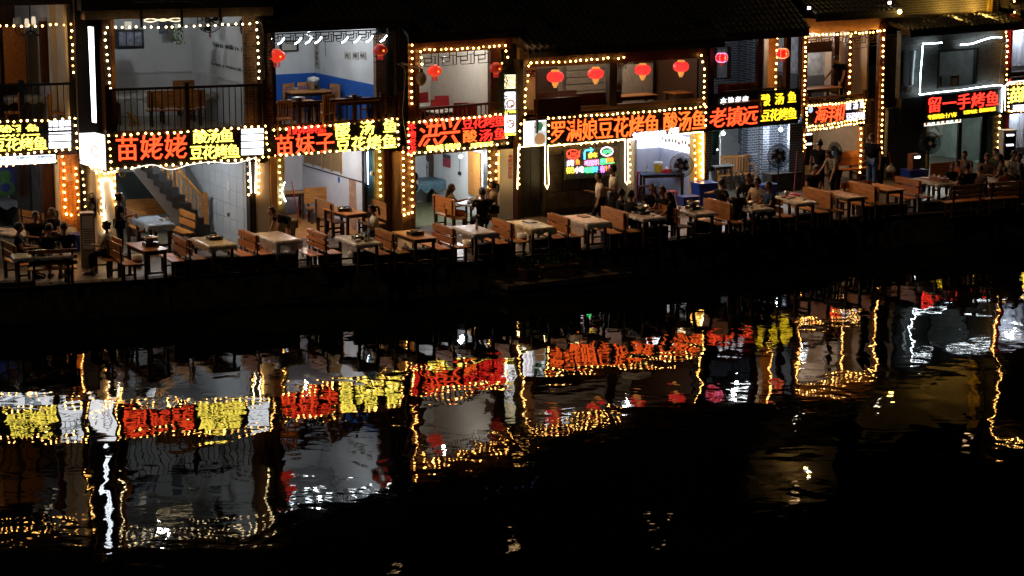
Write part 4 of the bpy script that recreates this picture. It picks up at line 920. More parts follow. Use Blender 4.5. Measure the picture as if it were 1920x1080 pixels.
neon(oval(1138,284,11,8), 'whitep', .016, True); letters(q, fr, '好吃', fx(1131,0)[0] if 0 else fx(1131,286)[0], fx(1145,286)[0], fx(1138,288)[2], fx(1138,281)[2], nc['green'], y=-.02, thick=.01)
for s_, x_a, x_b, y_a, y_b, c_ in (('烤',1063,1076,301,312,'whitep'),('鱼',1079,1087,299,309,'orange'),('特色',1062,1077,314,326,'yellow'),('小吃',1078,1094,313,325,'whitep'),('停车',1103,1120,287,297,'yellow'),('啤酒饮料',1096,1123,301,312,'pink'),('味道',1096,1112,314,325,'green'),('好',1112,1121,313,323,'cyan'),('酸汤',1126,1137,298,306,'green'),('美味',1137,1150,296,305,'orange'),('有',1125,1134,311,324,'violet'),('个',1134,1139,311,321,'orange'),('吧',1141,1152,309,322,'pink')):
    letters(q, fr, s_, fx(x_a, y_a)[0], fx(x_b, y_a)[0], fx(x_a, y_b)[2], fx(x_a, y_a)[2], nc[c_], y=-.01, thick=.02, off=.012)
neon([(1125,308),(1152,305)], 'green', .008)

# tiny lights and a blue lit window far above the wide house
string3(fr, [(-.3,2.1,fr.z(972,22,2.1)),(.9,2.1,fr.z(1030,19,2.1)),(2.0,2.1,fr.z(1075,20,2.1))], 'faint string of tiny lights high under the dark upper storey of the wide house', W_DIM, .09)
for i in range(6): MB(fr).box(.1+i*.3, .28+i*.3, 2.12, 2.16, 7.3, 7.45).build('upper_window', emi('night_blue_pane', (.25,.45,1), .25), H)
# ================================================================== house 6 (grey bricks)
h = 6; fr = HF[6]
H6 = H = house(h, 'sixth house with grey bricks picked out in white below a dark brick upstairs room')
xa = fr.x(1332, 130, .25); xb = fr.x(1500, 120, .25)
room(H, fr, xa, xb, .3, 3.4, 3.2, 5.45, gbrick, gbrick, gbrick, woodd, woodd)
MB(fr).box(-.05, 3.45, .1, .25, 2.9, 3.82).build('beam', timber, H)
px_box(H, 6, 'window', mat('pale_pane', (.5,.55,.6), .4), ((1345,92),(1366,145)), 3.3, 3.38)
px_box(H, 6, 'window_frame', woodd, ((1341,90),(1345,147)), 3.2, 3.3); px_box(H, 6, 'window_frame', woodd, ((1367,88),(1371,146)), 3.2, 3.3)
for px, w_ in ((1335,4),(1426,4),(1478,4)): col_box(H, 6, 'post', woodd, px-w_, px+w_, 130, 3.85, 5.5, .05, .2)
gbw = mat('grey_blue_wall', (.5,.55,.62), .6); zd_ = fr.z(1480, 136, .8); MB(fr).box(xb-.03, xb-.004, .32, 1.6, zd_, 5.44).build('wall_panel', gbw, H); MB(fr).box(xb-.034, xb-.004, .32, 1.6, 3.21, zd_-.002).build('dado', slate, H)
col_box(H, 6, 'post', MATS['orange_plaster'], 1440, 1458, 130, 3.85, 5.35, .3, .5)
roof(H, fr, -.1, 3.32, -.4, 5.62, 2.4, 7.7)
# ground floor
a = fr.x(1333, 300, .3); b = fr.x(1498, 290, .3)
MB(fr).box(a-.05, b+.05, 3.4, 3.46, FZ, 2.95).build('back_wall', white, H); MB(fr).box(a-.1, a-.05, .3, 3.4, FZ, 2.95).build('side_wall', gbrick, H); MB(fr).box(b, b+.08, .2, 3.4, FZ, 2.95).build('side_wall', gbrick, H)
MB(fr).box(a-.1, b+.08, .3, 3.46, 2.96, 3.05).build('ceiling', white, H)
px_box(H, 6, 'brick_pillar', gbrick, ((1401,232),(1424,335)), 1.9, 2.2); px_box(H, 6, 'brick_pillar', gbrick, ((1430,228),(1442,340)), .9, 1.1)
px_box(H, 6, 'brick_wall', gbrick, ((1396,290),(1424,330)), 1.7, 1.89); px_box(H, 6, 'brick_wall', gbrick, ((1443,232),(1477,300)), 1.3, 1.4); px_box(H, 6, 'brick_pillar', gbrick, ((1480,232),(1503,345)), .22, .32)
px_box(H, 6, 'brick_wall', gbrick, ((1322,244),(1334,320)), .25, .3)
for i, (xx, yy, ww_, hh) in enumerate(((1367,243,7,9),(1376,256,7,9),(1386,269,7,16))): px_box(H, 6, 'stair_block', white, ((xx,yy),(xx+ww_,yy+hh)), 3.3, 3.39)
q = thing('curtain', 'dark green cloth curtain at the left edge of the sixth house', 'curtain', fr.W(*fr.L(1340, 260, 1, .6))); mb = MB(fr)
A_ = fr.L(1334, 246, 1, .5); B_ = fr.L(1348, 290, 1, .5)
n_ = 14; mb.add([(A_[0]+(B_[0]-A_[0])*i/n_*(1 if j == 0 else .55), .5+.03*sin(i*2.1), (A_[2], B_[2])[j]) for j in range(2) for i in range(n_+1)], [(i, i+1, n_+2+i, n_+1+i) for i in range(n_)])
mb.build('cloth', mat('green_cloth', (.02,.09,.05), .85), q)
lamp(6, *fr.L(1356, 250, 1, .5), 60, 'round white bulb hanging by the green curtain', kind='bulb', r=.06); lamp(6, *fr.L(1464, 243, 1, .4), 42, 'round white bulb hanging over the pedestal fan of the sixth house', kind='bulb', r=.06)
q, B = sign(6, 1326, 1495, 180, 168, 245, 228, 'sixth sign with orange brush characters beside two yellow rows')
txt(q, 6, '本地老店', 1349, 1404, 182, 194, emi('white_letters', (.95,.92,1), 3), off=.02, fill=.7); txt(q, 6, '老镇远', 1331, 1420, 201, 237, ORED, off=.026, italic=.12)
txt(q, 6, '酸', 1427, 1443, 177, 199, YEL2, off=.028); txt(q, 6, '汤', 1453, 1469, 175, 196, YEL2, off=.028); txt(q, 6, '鱼', 1477, 1492, 172, 193, YEL2, off=.028); txt(q, 6, '豆花烤鱼', 1426, 1493, 204, 226, YEL2, off=.028)
lantern(6, 1353, 108, 25, 'red lantern outlined with pale leds over the left of the sixth sign', style='led'); lantern(6, 1467, 100, 27, 'red lantern outlined with leds over the right of the sixth sign', style='led')
string(6, [(1457,72),(1456,95),(1453,167)], 'bulb string down the orange post upstairs in the sixth house', y=.1)
MB(fr).box(.5, 2.7, -.08, -.02, 3.9, 3.95).build('handrail', woodd, H)
lamp(6, 1.9, .9, 5.35, 26, 'weak ceiling tube lamp in the dark brick upstairs room')
# ================================================================== house 7
h = 7; fr = HF[7]
H7 = H = house(h, 'seventh narrow house outlined with bulbs and a small balcony sign')
xa = fr.x(1514, 150, .25); xb = fr.x(1650, 150, .25); beige = mat('beige_wall', (.5,.38,.27), .7, noise=.08)
room(H, fr, xa, xb, .9, 3.2, 2.96, 5.5, MATS['orange_plaster'], beige, beige, woodr, beige)
px_box(H, 7, 'wall_panel', MATS['grey_blue_wall'], ((1514,98),(1563,141)), 3.0, 3.1); px_box(H, 7, 'dado', slate, ((1514,140),(1563,180)), 3.0, 3.11)
px_box(H, 7, 'header', woodr, ((1512,78),(1565,98)), 2.2, 2.3)
col_box(H, 7, 'post', woodr, 1564, 1573, 130, 3.3, 5.5, 1.8, 1.95); col_box(H, 7, 'post', woodr, 1590, 1597, 130, 3.3, 5.5, .9, 1.05)
MB(fr).box(-.2, 3.1, .1, .25, 5.4, 5.85).build('beam', MATS['orange_plaster'], H); MB(fr).box(-.15, 2.3, .05, .2, 2.7, 3.3).build('beam', timber, H)
for px in (1508, 1653): col_box(H, 7, 'post', woodr, px-5, px+5, 160, FZ, 5.6, .04, .2)
roof(H, fr, -.1, 3.3, -.5, 6.0, 1.2, 6.8)
lattice(H, 7, (1515,72), (1590,67), .2, .06, woodd, 2, 3); lattice(H, 7, (1597,66), (1648,62), .26, .06, woodd, 5, 2)
railing(H, 7, (1512,186), (1625,172), 3.33, woodr, step=.2, y=.0, post=(1512,1622))
px_box(H, 7, 'brick_wall', bbrick, ((1622,232),(1655,325)), .25, .35); MB(fr).box(fr.x(1625,280,.5), fr.x(1655,280,.5), .36, 2.5, FZ, 3.2).build('brick_wall', bbrick, H)
a = fr.x(1512, 280, .3); b = fr.x(1612, 270, .3)
px_box(H, 7, 'back_wall', beige, ((1500,240),(1549,300)), 2.4, 2.5); MB(fr).box(a, b+.4, 2.5, 2.6, FZ, 2.75).build('back_wall', mat('pale_wall', (.6,.56,.52), .7), H); MB(fr).box(b, b+.06, .4, 2.5, FZ, 2.75).build('side_wall', beige, H); MB(fr).box(a-.1, a, .4, 2.6, FZ, 2.75).build('side_wall', beige, H)
MB(fr).box(a-.1, b+.1, .3, 2.6, 2.76, 2.85).build('ceiling', white, H)
px_box(H, 7, 'pillar', MATS['orange_plaster'], ((1611,238),(1618,325)), .12, .25); px_box(H, 7, 'pillar', rbrick, ((1502,248),(1511,300)), .1, .3)
q, B = sign(7, 1511, 1620, 196, 186, 242, 225, 'small seventh sign on the balcony with three red brush characters and white ones')
txt(q, 7, '海洋和', 1529, 1583, 196, 229, ORED, off=.022, italic=.15); txt(q, 7, '酸', 1586, 1595, 191, 206, PINKW, off=.03); txt(q, 7, '汤', 1599, 1608, 190, 205, PINKW, off=.03); txt(q, 7, '鱼', 1612, 1620, 189, 203, PINKW, off=.03); txt(q, 7, '豆花烤鱼', 1586, 1621, 211, 225, PINKW, off=.03)
c = fr.L(1520, 206, 1, -.05); MB(fr).ball(c, .09, 12, 6, 1, .2).build('round_emblem', emi('pale_blue_print', (.5,.65,1), 1.2), q)
string(7, [(1512,203),(1512,238),(1617,222),(1622,187),(1515,199)], 'bulb string framing the small balcony sign', y=-.09, step=.12)
string(7, [(1515,244),(1618,229)], 'second row of bulbs under the small balcony sign', y=-.14, step=.12)
string(7, [(1507,196),(1510,70),(1515,66),(1657,58),(1656,70)], 'bulb string over the narrow seventh house', y=-.03, step=.14); string(7, [(1656,74),(1652,298)], 'long bulb string down the right post of the seventh house', y=-.03)
string(7, [(1594,68),(1592,155)], 'bulb string on the inner post beside the man in black', y=.85); string(7, [(1590,175),(1592,174)], 'lone bulb by the balcony rail', y=.2)
string(7, [(1614,240),(1612,324)], 'bulb string on the orange pillar of the seventh house', y=-.0); string(7, [(1508,252),(1503,258),(1509,264),(1504,270),(1508,277),(1504,283)], 'zigzag bulb string low on the left post of the seventh house', y=-.02, step=.09)
for (px, py, lb) in ((1516,15,'small white floodlight over the left end of the seventh roof'),(1667,5,'small white floodlight at the top right of the seventh roof')):
    c = fr.L(px, py, 1, -.3); q = thing('floodlight', lb, 'floodlight', fr.W(*c)); MB(fr).box(c[0]-.07, c[0]+.07, c[1]-.02, c[1]+.05, c[2]-.05, c[2]+.05).build('housing', black, q)
    MB(fr).box(c[0]-.055, c[0]+.055, c[1]-.03, c[1]-.021, c[2]-.04, c[2]+.04).build('lit_face', emi('floodlight_face', (1,.85,.6), 12), q); MB(fr).box(c[0]-.01, c[0]+.01, c[1]+.05, c[1]+.4, c[2]-.01, c[2]+.01).build('bracket', black, q)
lamp(7, FZ, 1.4, 2.66, 20, 'ceiling tube lamp in the small ground floor room of the seventh house', col=(1,.9,.78), L=.6); lamp(7, 1.9, 2.42, 5.15, 60, 'ceiling tube lamp in the narrow upstairs room', col=(1,.9,.8), L=.6)
# upper wing above houses 6 and 7, out of frame mostly, lit golden by its own floodlight
# ================================================================== house 8
h = 8; fr = HF[8]
H8 = H = house(h, 'eighth house of dark brick with a white led outline and a gold lit tiled eave')
xw = lambda px, py=130, y=.1: fr.x(px, py, y)
a0, a1 = xw(1758), xw(1832); z0_, z1_ = fr.z(1795, 163, .1), fr.z(1795, 92, .1)
xL, xR = xw(1688), xw(1884)
for q_ in ((xL, a0, FZ if 0 else 3.3, 5.35), (a1, xR, 3.3, 5.35), (a0, a1, z1_, 5.35), (a0, a1, 3.3, z0_)): MB(fr).box(q_[0], q_[1], .1, .3, q_[2], q_[3]).build('brick_wall', dbrick, H)
room(H, fr, a0-.3, a1+.5, .32, 2.6, 2.82, z1_+.2, greyp, greyp, greyp, woodd, greyp)
f = MB(fr)
for q_ in ((a0, a0+.05, z0_, z1_), (a1-.09, a1, z0_, z1_), (a0+.051, a1-.091, z1_-.05, z1_), (a0+.051, a1-.091, z0_, z0_+.04)): f.box(q_[0], q_[1], .06, .2, q_[2], q_[3])
f.build('window_frame', black, H); px_box(H, 8, 'window', black, ((1694,97),(1705,160)), .07, .098); px_box(H, 8, 'window', mat('dark_glass', (.05,.07,.07), .15), ((1706,95),(1726,158)), .07, .097)
px_box(H, 8, 'conduit', whitep, ((1769,95),(1772,140)), 2.5, 2.58)
MB(fr).box(xL, xR+.05, .0, .2, 2.5, 3.3).build('beam', black, H)
px_box(H, 8, 'brick_wall', dbrick, ((1664,200),(1734,330)), .15, .3); px_box(H, 8, 'stone_pier', mat('rough_slate', (.13,.16,.15), .7, noise=.5, scale=9, bump=1), ((1860,212),(1880,318)), .05, .3)
for i in range(20): px_box(H, 8, 'slate_block', MATS['rough_slate'], ((1860.5+(i % 2),213+i*5),(1878+(i % 3),217+i*5)), .0, .049)
px_box(H, 8, 'stone_pier', MATS['rough_slate'], ((1728,225),(1736,330)), .05, .3)
a = fr.x(1736, 290, .5); b = fr.x(1856, 280, .5)
MB(fr).box(a-.6, b+.3, 2.9, 3.0, FZ, 2.6).build('back_wall', greyp, H); MB(fr).box(b+.0, b+.08, .31, 2.9, FZ, 2.6).build('side_wall', greyp, H); MB(fr).box(a-.1, a-.02, .31, 2.9, FZ, 2.6).build('side_wall', greyp, H); MB(fr).box(a-.1, b+.1, .31, 3.0, 2.61, 2.7).build('ceiling', white, H)
for px, w_ in ((1800,3),(1845,5)): col_box(H, 8, 'door_frame', black, px-w_, px+w_, 270, FZ, 2.55, .25, .33)
gl_ = mat('door_glass', (.2,.28,.26), .08, bump=0, alpha=.35); col_box(H, 8, 'glass_door', gl_, 1803, 1840, 270, 1.05, 2.5, .28, .29)
q = thing('wall_picture', 'pale fan painting in a light frame on the grey wall of the eighth house', 'picture', fr.W(*fr.L(1750, 240, 1, 2.8))); px_box(q, 8, 'frame', woodl, ((1730,234),(1771,257)), 2.8, 2.85); px_box(q, 8, 'canvas', paper, ((1731,235),(1769,255)), 2.78, 2.799)
c = fr.L(1751, 243, 1, 2.77); mb = MB(fr)
for i in range(9): an = pi*(.15+.7*i/8); mb.box(c[0]+.25*cos(an)-.01, c[0]+.25*cos(an)+.01, 2.765, 2.778, c[2]-.16+.25*sin(an)-.05, c[2]-.16+.25*sin(an)+.05)
mb.build('painted_fan', dk, q); px_box(H, 8, 'conduit', whitep, ((1784,230),(1786,271)), 2.8, 2.89); px_box(H, 8, 'socket', whitep, ((1778,270),(1784,275)), 2.8, 2.88)
roof(H, fr, xL-.2, xR+.1, -.5, 5.42, .78, 5.66)
goldw = mat('ochre_wall', (.17,.12,.055), .7, kind='brick', noise=.3, bump=.6)
MB(fr).box(xL-.4, xR+.3, .8, 1.1, 5.4, 7.5).build('upper_wall', goldw, H); zg = fr.z(1790, 29, .7); MB(fr).box(xL-.4, xw(1860, 15, .7), .66, .79, zg-.05, zg+.05).build('cornice', mat('gold_paint', (.5,.32,.06), .5), H); col_box(H, 8, 'corner_strip', MATS['gold_paint'], 1855, 1861, 10, zg+.051, 8, .66, .79)
c = fr.L(1687, 22, 1, -.1); q = thing('floodlight', 'yellow floodlight at the corner of the gold lit wall', 'floodlight', fr.W(*c)); MB(fr).ball(c, .07, 10, 6).build('housing', emi('gold_lamp', (1,.6,.15), 20), q); MB(fr).cyl(c, (c[0], c[1]+.3, c[2]), .02, 5).build('bracket', black, q)
l = bpy.data.lights.new('lamp_light', 'POINT'); l.energy = 9; l.color = (1,.62,.15); l.shadow_soft_size = .08; o = bpy.data.objects.new('lamp_light', l); COL.objects.link(o); o.parent = q; o.location = (.1, -.2, .05)
for px, e_ in ((1735, 22), (1790, 34), (1845, 50)):  # gold lamps added to brighten the eave and cornice
    c = fr.L(px, 44-(px-1760)*.12, 1, .3); q = thing('floodlight', {1735:'left',1790:'middle',1845:'right'}[px]+' added gold floodlight on the tiled eave of the eighth house', 'floodlight', fr.W(*c)); MB(fr).box(c[0]-.09, c[0]+.09, c[1], c[1]+.06, c[2]-.03, c[2]+.03).build('housing', black, q); MB(fr).box(c[0]-.08, c[0]+.08, c[1]+.01, c[1]+.05, c[2]+.031, c[2]+.036).build('lit_face', MATS['gold_lamp'], q)
    l = bpy.data.lights.new('lamp_light', 'POINT'); l.energy = e_; l.color = (1,.62,.12); l.shadow_soft_size = .06; o = bpy.data.objects.new('lamp_light', l); COL.objects.link(o); o.parent = q; o.location = (0, .02, .12)
q, B = sign(8, 1733, 1878, 181, 168, 231, 211, 'eighth sign with five large red characters and small yellow rows', y=-.04)
txt(q, 8, '留一手烤鱼', 1738, 1873, 177, 205, emi('scarlet_led', (1,.03,.016), 3), off=.028, fill=.86); txt(q, 8, '专做烤鱼十八年', 1739, 1793, 213, 222, YEL2, off=.03); txt(q, 8, '订餐电话：', 1806, 1836, 206, 213, YEL2, off=.02); txt(q, 8, '13638090285', 1836, 1866, 202, 209, YEL2, off=.02)
q = thing('menu_board', 'lit picture strip of dishes under the eighth sign', 'menu board', fr.W(*fr.L(1740, 232, 1, .1)))
A_ = fr.L(1731, 232, 1, .1); B_ = fr.L(1800, 222, 1, .1); zc = (fr.z(1733,234,.1)+fr.z(1800,223,.1))/2
MB(fr).box(A_[0], B_[0], .05, .1, zc-.07, zc+.07).build('lit_face', emi('menu_cream', (1,.98,.75), 1.6), q)
for i in range(8): MB(fr).ball((A_[0]+.1+i*(B_[0]-A_[0]-.2)/7, .048, zc), .055, 8, 5, 1, .1).build('printed_dish', [MATS['maroon_print'], MATS['faded_print_blue'], MATS['green_dish'], MATS['brown_print']][i % 4], q)
strip(8, [(1800,84),(1822,82),(1840,76),(1862,70),(1878,70)], 'wavy white led strip above the upstairs window', COOL, y=-.05, curve=True, r=.02); strip(8, [(1729,82),(1740,82),(1766,80)], 'short white led strip above the dark glass window', COOL, y=-.05, curve=True, r=.018)
strip(8, [(1730,84),(1729,105),(1726,140),(1725,172),(1727,177),(1760,173),(1800,169),(1840,163),(1876,160),(1880,168),(1878,210)], 'long white led strip round the left side and top of the eighth sign', COOL, y=-.08, curve=True, r=.016)
lamp(8, 2.8, 1.4, 2.5, 48, 'ceiling tube lamp behind the glass door of the eighth house', col=(.85,1,.92), L=.7); lamp(8, 2.6, 1.4, z1_+.1, 8, 'weak ceiling tube lamp behind the upstairs window of the eighth house', L=.6)
px_box(H, 8, 'wall_lamp', mat('grey_box', (.3,.32,.32), .5), ((1704,162),(1711,172)), -.02, .09)
# ================================================================== house 9
h = 9; fr = HF[9]
H9 = H = house(h, 'rightmost house with white curtains behind a strip lit balcony')
MB(fr).box(-.05, .05, .0, .2, FZ, 5.6).build('post', redp, H)
cw = mat('white_curtain', (.62,.66,.75), .8, noise=.1, stretch=(20,20,1))
def curtain(za, zb, y, x0, x1, lb):
    q = thing('curtain', lb, 'curtain', fr.W(x0, y, za)); mb = MB(fr); n_ = 60
    mb.add([(x0+(x1-x0)*i/n_, y+.05*sin(i*1.1)+.03*sin(i*.37), z_) for z_ in (za, zb) for i in range(n_+1)], [(i, i+1, n_+2+i, n_+1+i) for i in range(n_)]); mb.build('cloth', cw, q, True)
curtain(3.8, 5.0, 1.2, .05, 3.2, 'white curtain behind the balcony of the rightmost house'); curtain(1.1, 2.6, 1.2, .05, 3.2, 'pale blue lit curtain on the ground floor of the rightmost house')
for (za, zb) in ((FZ, 2.6), (3.5, 5.1)):
    MB(fr).box(0.02, 3.3, 1.5, 1.6, za, zb).build('back_wall', white, H); MB(fr).box(3.3, 3.4, .1, 1.6, za, zb).build('side_wall', white, H); MB(fr).box(-.0, 3.4, .1, 1.6, zb+.002, zb+.1).build('ceiling', white, H)
MB(fr).box(0.06, 3.4, .02, .2, 5.1, 5.65).build('beam', mat('red_beam', (.3,.06,.03), .5), H); MB(fr).box(.06, 3.4, .02, .2, 2.62, 3.5).build('beam', timber, H)
roof(H, fr, -.05, 3.4, -.4, 5.75, 1.5, 6.4)
railing(H, 9, (1888,134), (1990,127), 3.6, woodr, step=.3, y=-.03, post=(1889,))
q, B = sign(9, 1889, 2010, 156, 148, 209, 203, 'rightmost sign cut by the photo edge, yellow characters over white ones')
txt(q, 9, '苗阿妈', 1893, 1958, 161, 190, YEL, off=.02); txt(q, 9, '聚餐烧烤', 1899, 1980, 193, 205, MATS['white_letters'], off=.03)
strip(9, [(1884,208),(1885,160),(1890,155),(1940,149),(2000,146)], 'warm white light strip round the rightmost sign', emi('bright_warm_strip', (1,.85,.65), 10), y=-.09)
string(9, [(1890,158),(2000,149)], 'bulb string over the rightmost sign', y=-.06, step=.15); string(9, [(1889,160),(1891,208),(2000,203)], 'bulb string left of and under the rightmost sign', y=-.06, step=.15)
string(9, [(1889,44),(1885,60),(1888,75),(1887,150)], 'bulb string down the red post of the rightmost house', y=-.04, step=.17); string3(HF[9], [(0,-.05,5.5),(-.04,-.05,6.6),(-.3,-.05,7.6),(-.05,-.05,8.3),(1.4,-.05,8.5)], 'bulb string climbing above the red post of the rightmost house', W_BULB, .17)
string(9, [(1874,217),(1868,300)], 'bulb string beside the stone pier at the far right', y=-.02, step=.2)
lamp(9, 1.5, .8, 2.5, 24, 'ceiling tube lamp in front of the lower curtain', col=(.8,.88,1)); lamp(9, 1.5, .8, 5.0, 26, 'ceiling tube lamp in front of the upper curtain', col=(.85,.9,1))
# dark upper storeys behind the eaves
for h_, x0, x1, zb in ((2,.2,5.1,7.0),(3,-.3,3.7,7.2),(4,-.1,3.5,7.1),(5,0,6.3,6.9),(6,-.1,3.5,7.1)):
    Hh = (None, H1, H2, H3, H4, H5, H6)[h_]; MB(HF[h_]).box(x0, x1, 2.2, 2.5, zb, 10.5).build('upper_wall', timber, Hh)
    for i in range(int((x1-x0)/.9)): MB(HF[h_]).box(x0+.1+i*.9, x0+.75+i*.9, 2.15, 2.199, zb+.6, zb+1.9).build('shutter', woodd, Hh)
# golden upper wing over house 7, above the frame but mirrored in the river
fr = HF[7]; MB(fr).box(-1.0, 2.6, 1.2, 1.6, 7.8, 9.1).build('upper_wall', goldw, H7)
l = lamp(7, FZ, .6, 8.4, 26, 'golden wall lamp high on the seventh house', col=(1,.6,.15), kind='bulb')

# unseen warm floodlights added above the houses to brighten the quay
for i, (h_, x, z_, e_, lb) in enumerate(((1,.2,8.6,70,'added warm floodlight high above the leftmost house'),(2,3.2,8.6,95,'added warm floodlight high above the second house'),(3,2.8,8.2,95,'added warm floodlight high above the third house'),(4,2.6,8.0,85,'added warm floodlight high above the fourth house'),(5,3.8,8.0,110,'added warm floodlight high above the wide house'),(6,2.4,7.9,50,'added warm floodlight high above the sixth house'),(8,2.2,7.6,24,'added warm floodlight high above the eighth house'))):
    fr = HF[h_]; y = -1.3; q = thing('floodlight', lb, 'floodlight', fr.W(x, y, z_), 0, 'added floodlights above the frame that light the quay')
    MB(fr).box(x-.15, x+.15, y-.06, y+.06, z_, z_+.2).build('housing', black, q); MB(fr).box(x-.02, x+.02, y+.06, y+3.3, z_+.08, z_+.12).build('bracket', black, q)
    MB(fr).box(x-.13, x+.13, y-.05, y+.05, z_-.012, z_-.001).build('lit_face', emi('added_flood_glass', (1,.6,.28), 6, sample=False), q)
    l = bpy.data.lights.new('lamp_light', 'SPOT'); l.energy = e_*FLK; l.color = (1,.56,.24); l.spot_size = R_(56); l.spot_blend = .35; l.shadow_soft_size = .15
    o = bpy.data.objects.new('lamp_light', l); COL.objects.link(o); o.parent = q; o.location = (0, 0, -.05)
    tgt = Vector(fr.W(x+2.6, -3.4, 0))-Vector(fr.W(x, y, z_)); o.rotation_euler = tgt.to_track_quat('-Z', 'Y').to_euler()
MB(HF[7]).box(-1.0, 2.6, 1.62, 2.0, 6.4, 9.1).build('upper_wall', timber, H7)
MB(HF[9]).box(-.1, 3.4, .1, .5, 5.8, 8.7).build('upper_wall', timber, H9); MB(HF[9]).box(3.45, 11, .1, 5, FZ, 8.2).build('upper_wall', timber, H9)
for i in range(6):
    for z_ in (2.0, 5.2): MB(HF[9]).box(3.9+i*1.15, 4.6+i*1.15, .04, .099, z_, z_+1.4).build('shutter', woodd, H9)
# ================================================================== furniture builders (modelled round their own origin)
TZ = FZ+.004
def make_table(label, L=1.3, W=.62, m=None, z=TZ):
    m = m or wood
    t = lthing('dining_table', label, 'table', (0, 0, 0), 0, 'wooden dining tables along the quay')
    for i in range(3): MB().box(-L/2, L/2, -W/2+i*W/3+.002, -W/2+(i+1)*W/3-.002, .72, .75).build('tabletop_plank', m, t)
    a = MB()
    for s in (-1, 1):
        a.box(-L/2+.09, L/2-.09, s*(W/2-.07)-.011, s*(W/2-.07)+.011, .63, .719); a.box(s*(L/2-.1)-.011, s*(L/2-.1)+.011, -W/2+.082, W/2-.082, .632, .718)
    a.build('apron', woodd, t)
    for sx in (-1, 1):
        for sy in (-1, 1): MB().box(sx*(L/2-.08)-.032, sx*(L/2-.08)+.032, sy*(W/2-.07)-.032, sy*(W/2-.07)+.032, 0, .718).build('leg', woodd, t)
        MB().box(sx*(L/2-.08)-.018, sx*(L/2-.08)+.018, -W/2+.104, W/2-.104, .17, .22).build('stretcher', woodd, t)
    return t
def make_bench(label, L=1.1, backs=2, m=None, gap=True):
    m = m or wood
    t = lthing('bench', label, 'bench', (0, 0, 0), 0, 'wooden benches with plank backs')
    for i in range(2): MB().box(-L/2, L/2, .04+i*.17, .2+i*.17, .4, .43).build('seat_plank', m, t)
    for s in (-1, 1):
        for y in (.05, .32): MB().box(s*(L/2-.12)-.026, s*(L/2-.12)+.026, y-.024, y+.024, 0, .399).build('leg', woodd, t)
        MB().hexa([(s*(L/2-.12)-.024,-.0,.0),(s*(L/2-.12)+.024,-.0,.0),(s*(L/2-.12)+.024,.024,.0),(s*(L/2-.12)-.024,.024,.0),(s*(L/2-.12)-.024,-.04,.9),(s*(L/2-.12)+.024,-.04,.9),(s*(L/2-.12)+.024,-.012,.9),(s*(L/2-.12)-.024,-.012,.9)]).build('back_post', woodd, t)
        MB().box(s*(L/2-.12)-.017, s*(L/2-.12)+.017, .075, .295, .14, .18).build('stretcher', woodd, t)
    h_ = (.42 if gap else .44)/backs
    for i in range(backs):
        z0 = .5+i*h_+(.045 if gap else .004)*.5; z1 = .5+(i+1)*h_-(.045 if gap else .004)*.5; y = -.005-.028*(i/backs)
        MB().box(-L/2, L/2, y+.002, y+.024, z0, z1).build('back_plank', m, t)
    return t
def make_stove(label):
    t = lthing('gas_stove', label, 'stove', (0, 0, 0), 0, 'portable gas stoves on the tables')
    MB().box(-.17, .17, -.14, .14, .0, .085).build('body', black, t); MB().lathe((-.03,0,.085), [(.115,0),(.1,.012),(.05,.014)], 12).build('drip_pan', steel, t)
    g = MB()
    for i in range(4):
        a = i*pi/2+.4; g.box(-.03+min(.03*cos(a),.12*cos(a)), -.03+max(.03*cos(a),.12*cos(a))+.012, min(.03*sin(a),.12*sin(a)), max(.03*sin(a),.12*sin(a))+.012, .1, .118)
    g.build('pot_rest', blackm, t); MB().cyl((.13,-.14,.045), (.13,-.165,.045), .022, 8).build('knob', steel, t); MB().lathe((-.03,0,.09), [(.035,0),(.04,.02),(.02,.026)], 8).build('burner', mat('brass', (.5,.3,.08), .35, metal=.8), t)
    return t
def make_pot(label, food_=True):
    t = lthing('hot_pot', label, 'pot', (0, 0, 0), 0, 'hot pots and fish pans on the tables')
    MB().lathe((0,0,0), [(.1,0),(.15,.03),(.165,.09),(.17,.095),(.155,.09),(.14,.04)], 16).build('pan', steel, t, True); MB().lathe((0,0,.045), [(.148,0),(.1,.02),(.05,.022)], 14).build('food', food, t)
    for s in (-1, 1): MB().tube([(s*.165,-.04,.075),(s*.21,-.03,.08),(s*.21,.03,.08),(s*.165,.04,.075)], .008, 5).build('handle', black, t)
    return t
def make_bowl(label, m=None, r=.06):
    t = lthing('bowl', label, 'bowl', (0, 0, 0), 0, 'bowls and cups on the tables'); MB().lathe((0,0,0), [(r*.45,0),(r*.6,.006),(r,.05),(r*.93,.05),(r*.5,.014)], 12).build('dish', m or whitep, t, True); MB().lathe((0,0,.02), [(r*.62,0),(r*.3,.012)], 10).build('contents', food, t); return t
def make_bottle(label, m=None, hh=.25):
    t = lthing('bottle', label, 'bottle', (0, 0, 0), 0, 'bottles on the tables'); MB().lathe((0,0,0), [(.032,0),(.033,.15),(.013,.2),(.013,hh)], 10).build('glass', m or glassm, t, True); MB().lathe((0,0,hh+.001), [(.015,0),(.015,.015)], 8).build('cap', yellowp, t); MB().lathe((0,0,.05), [(.0335,0),(.0338,.07)], 10).build('label', whitep, t); return t
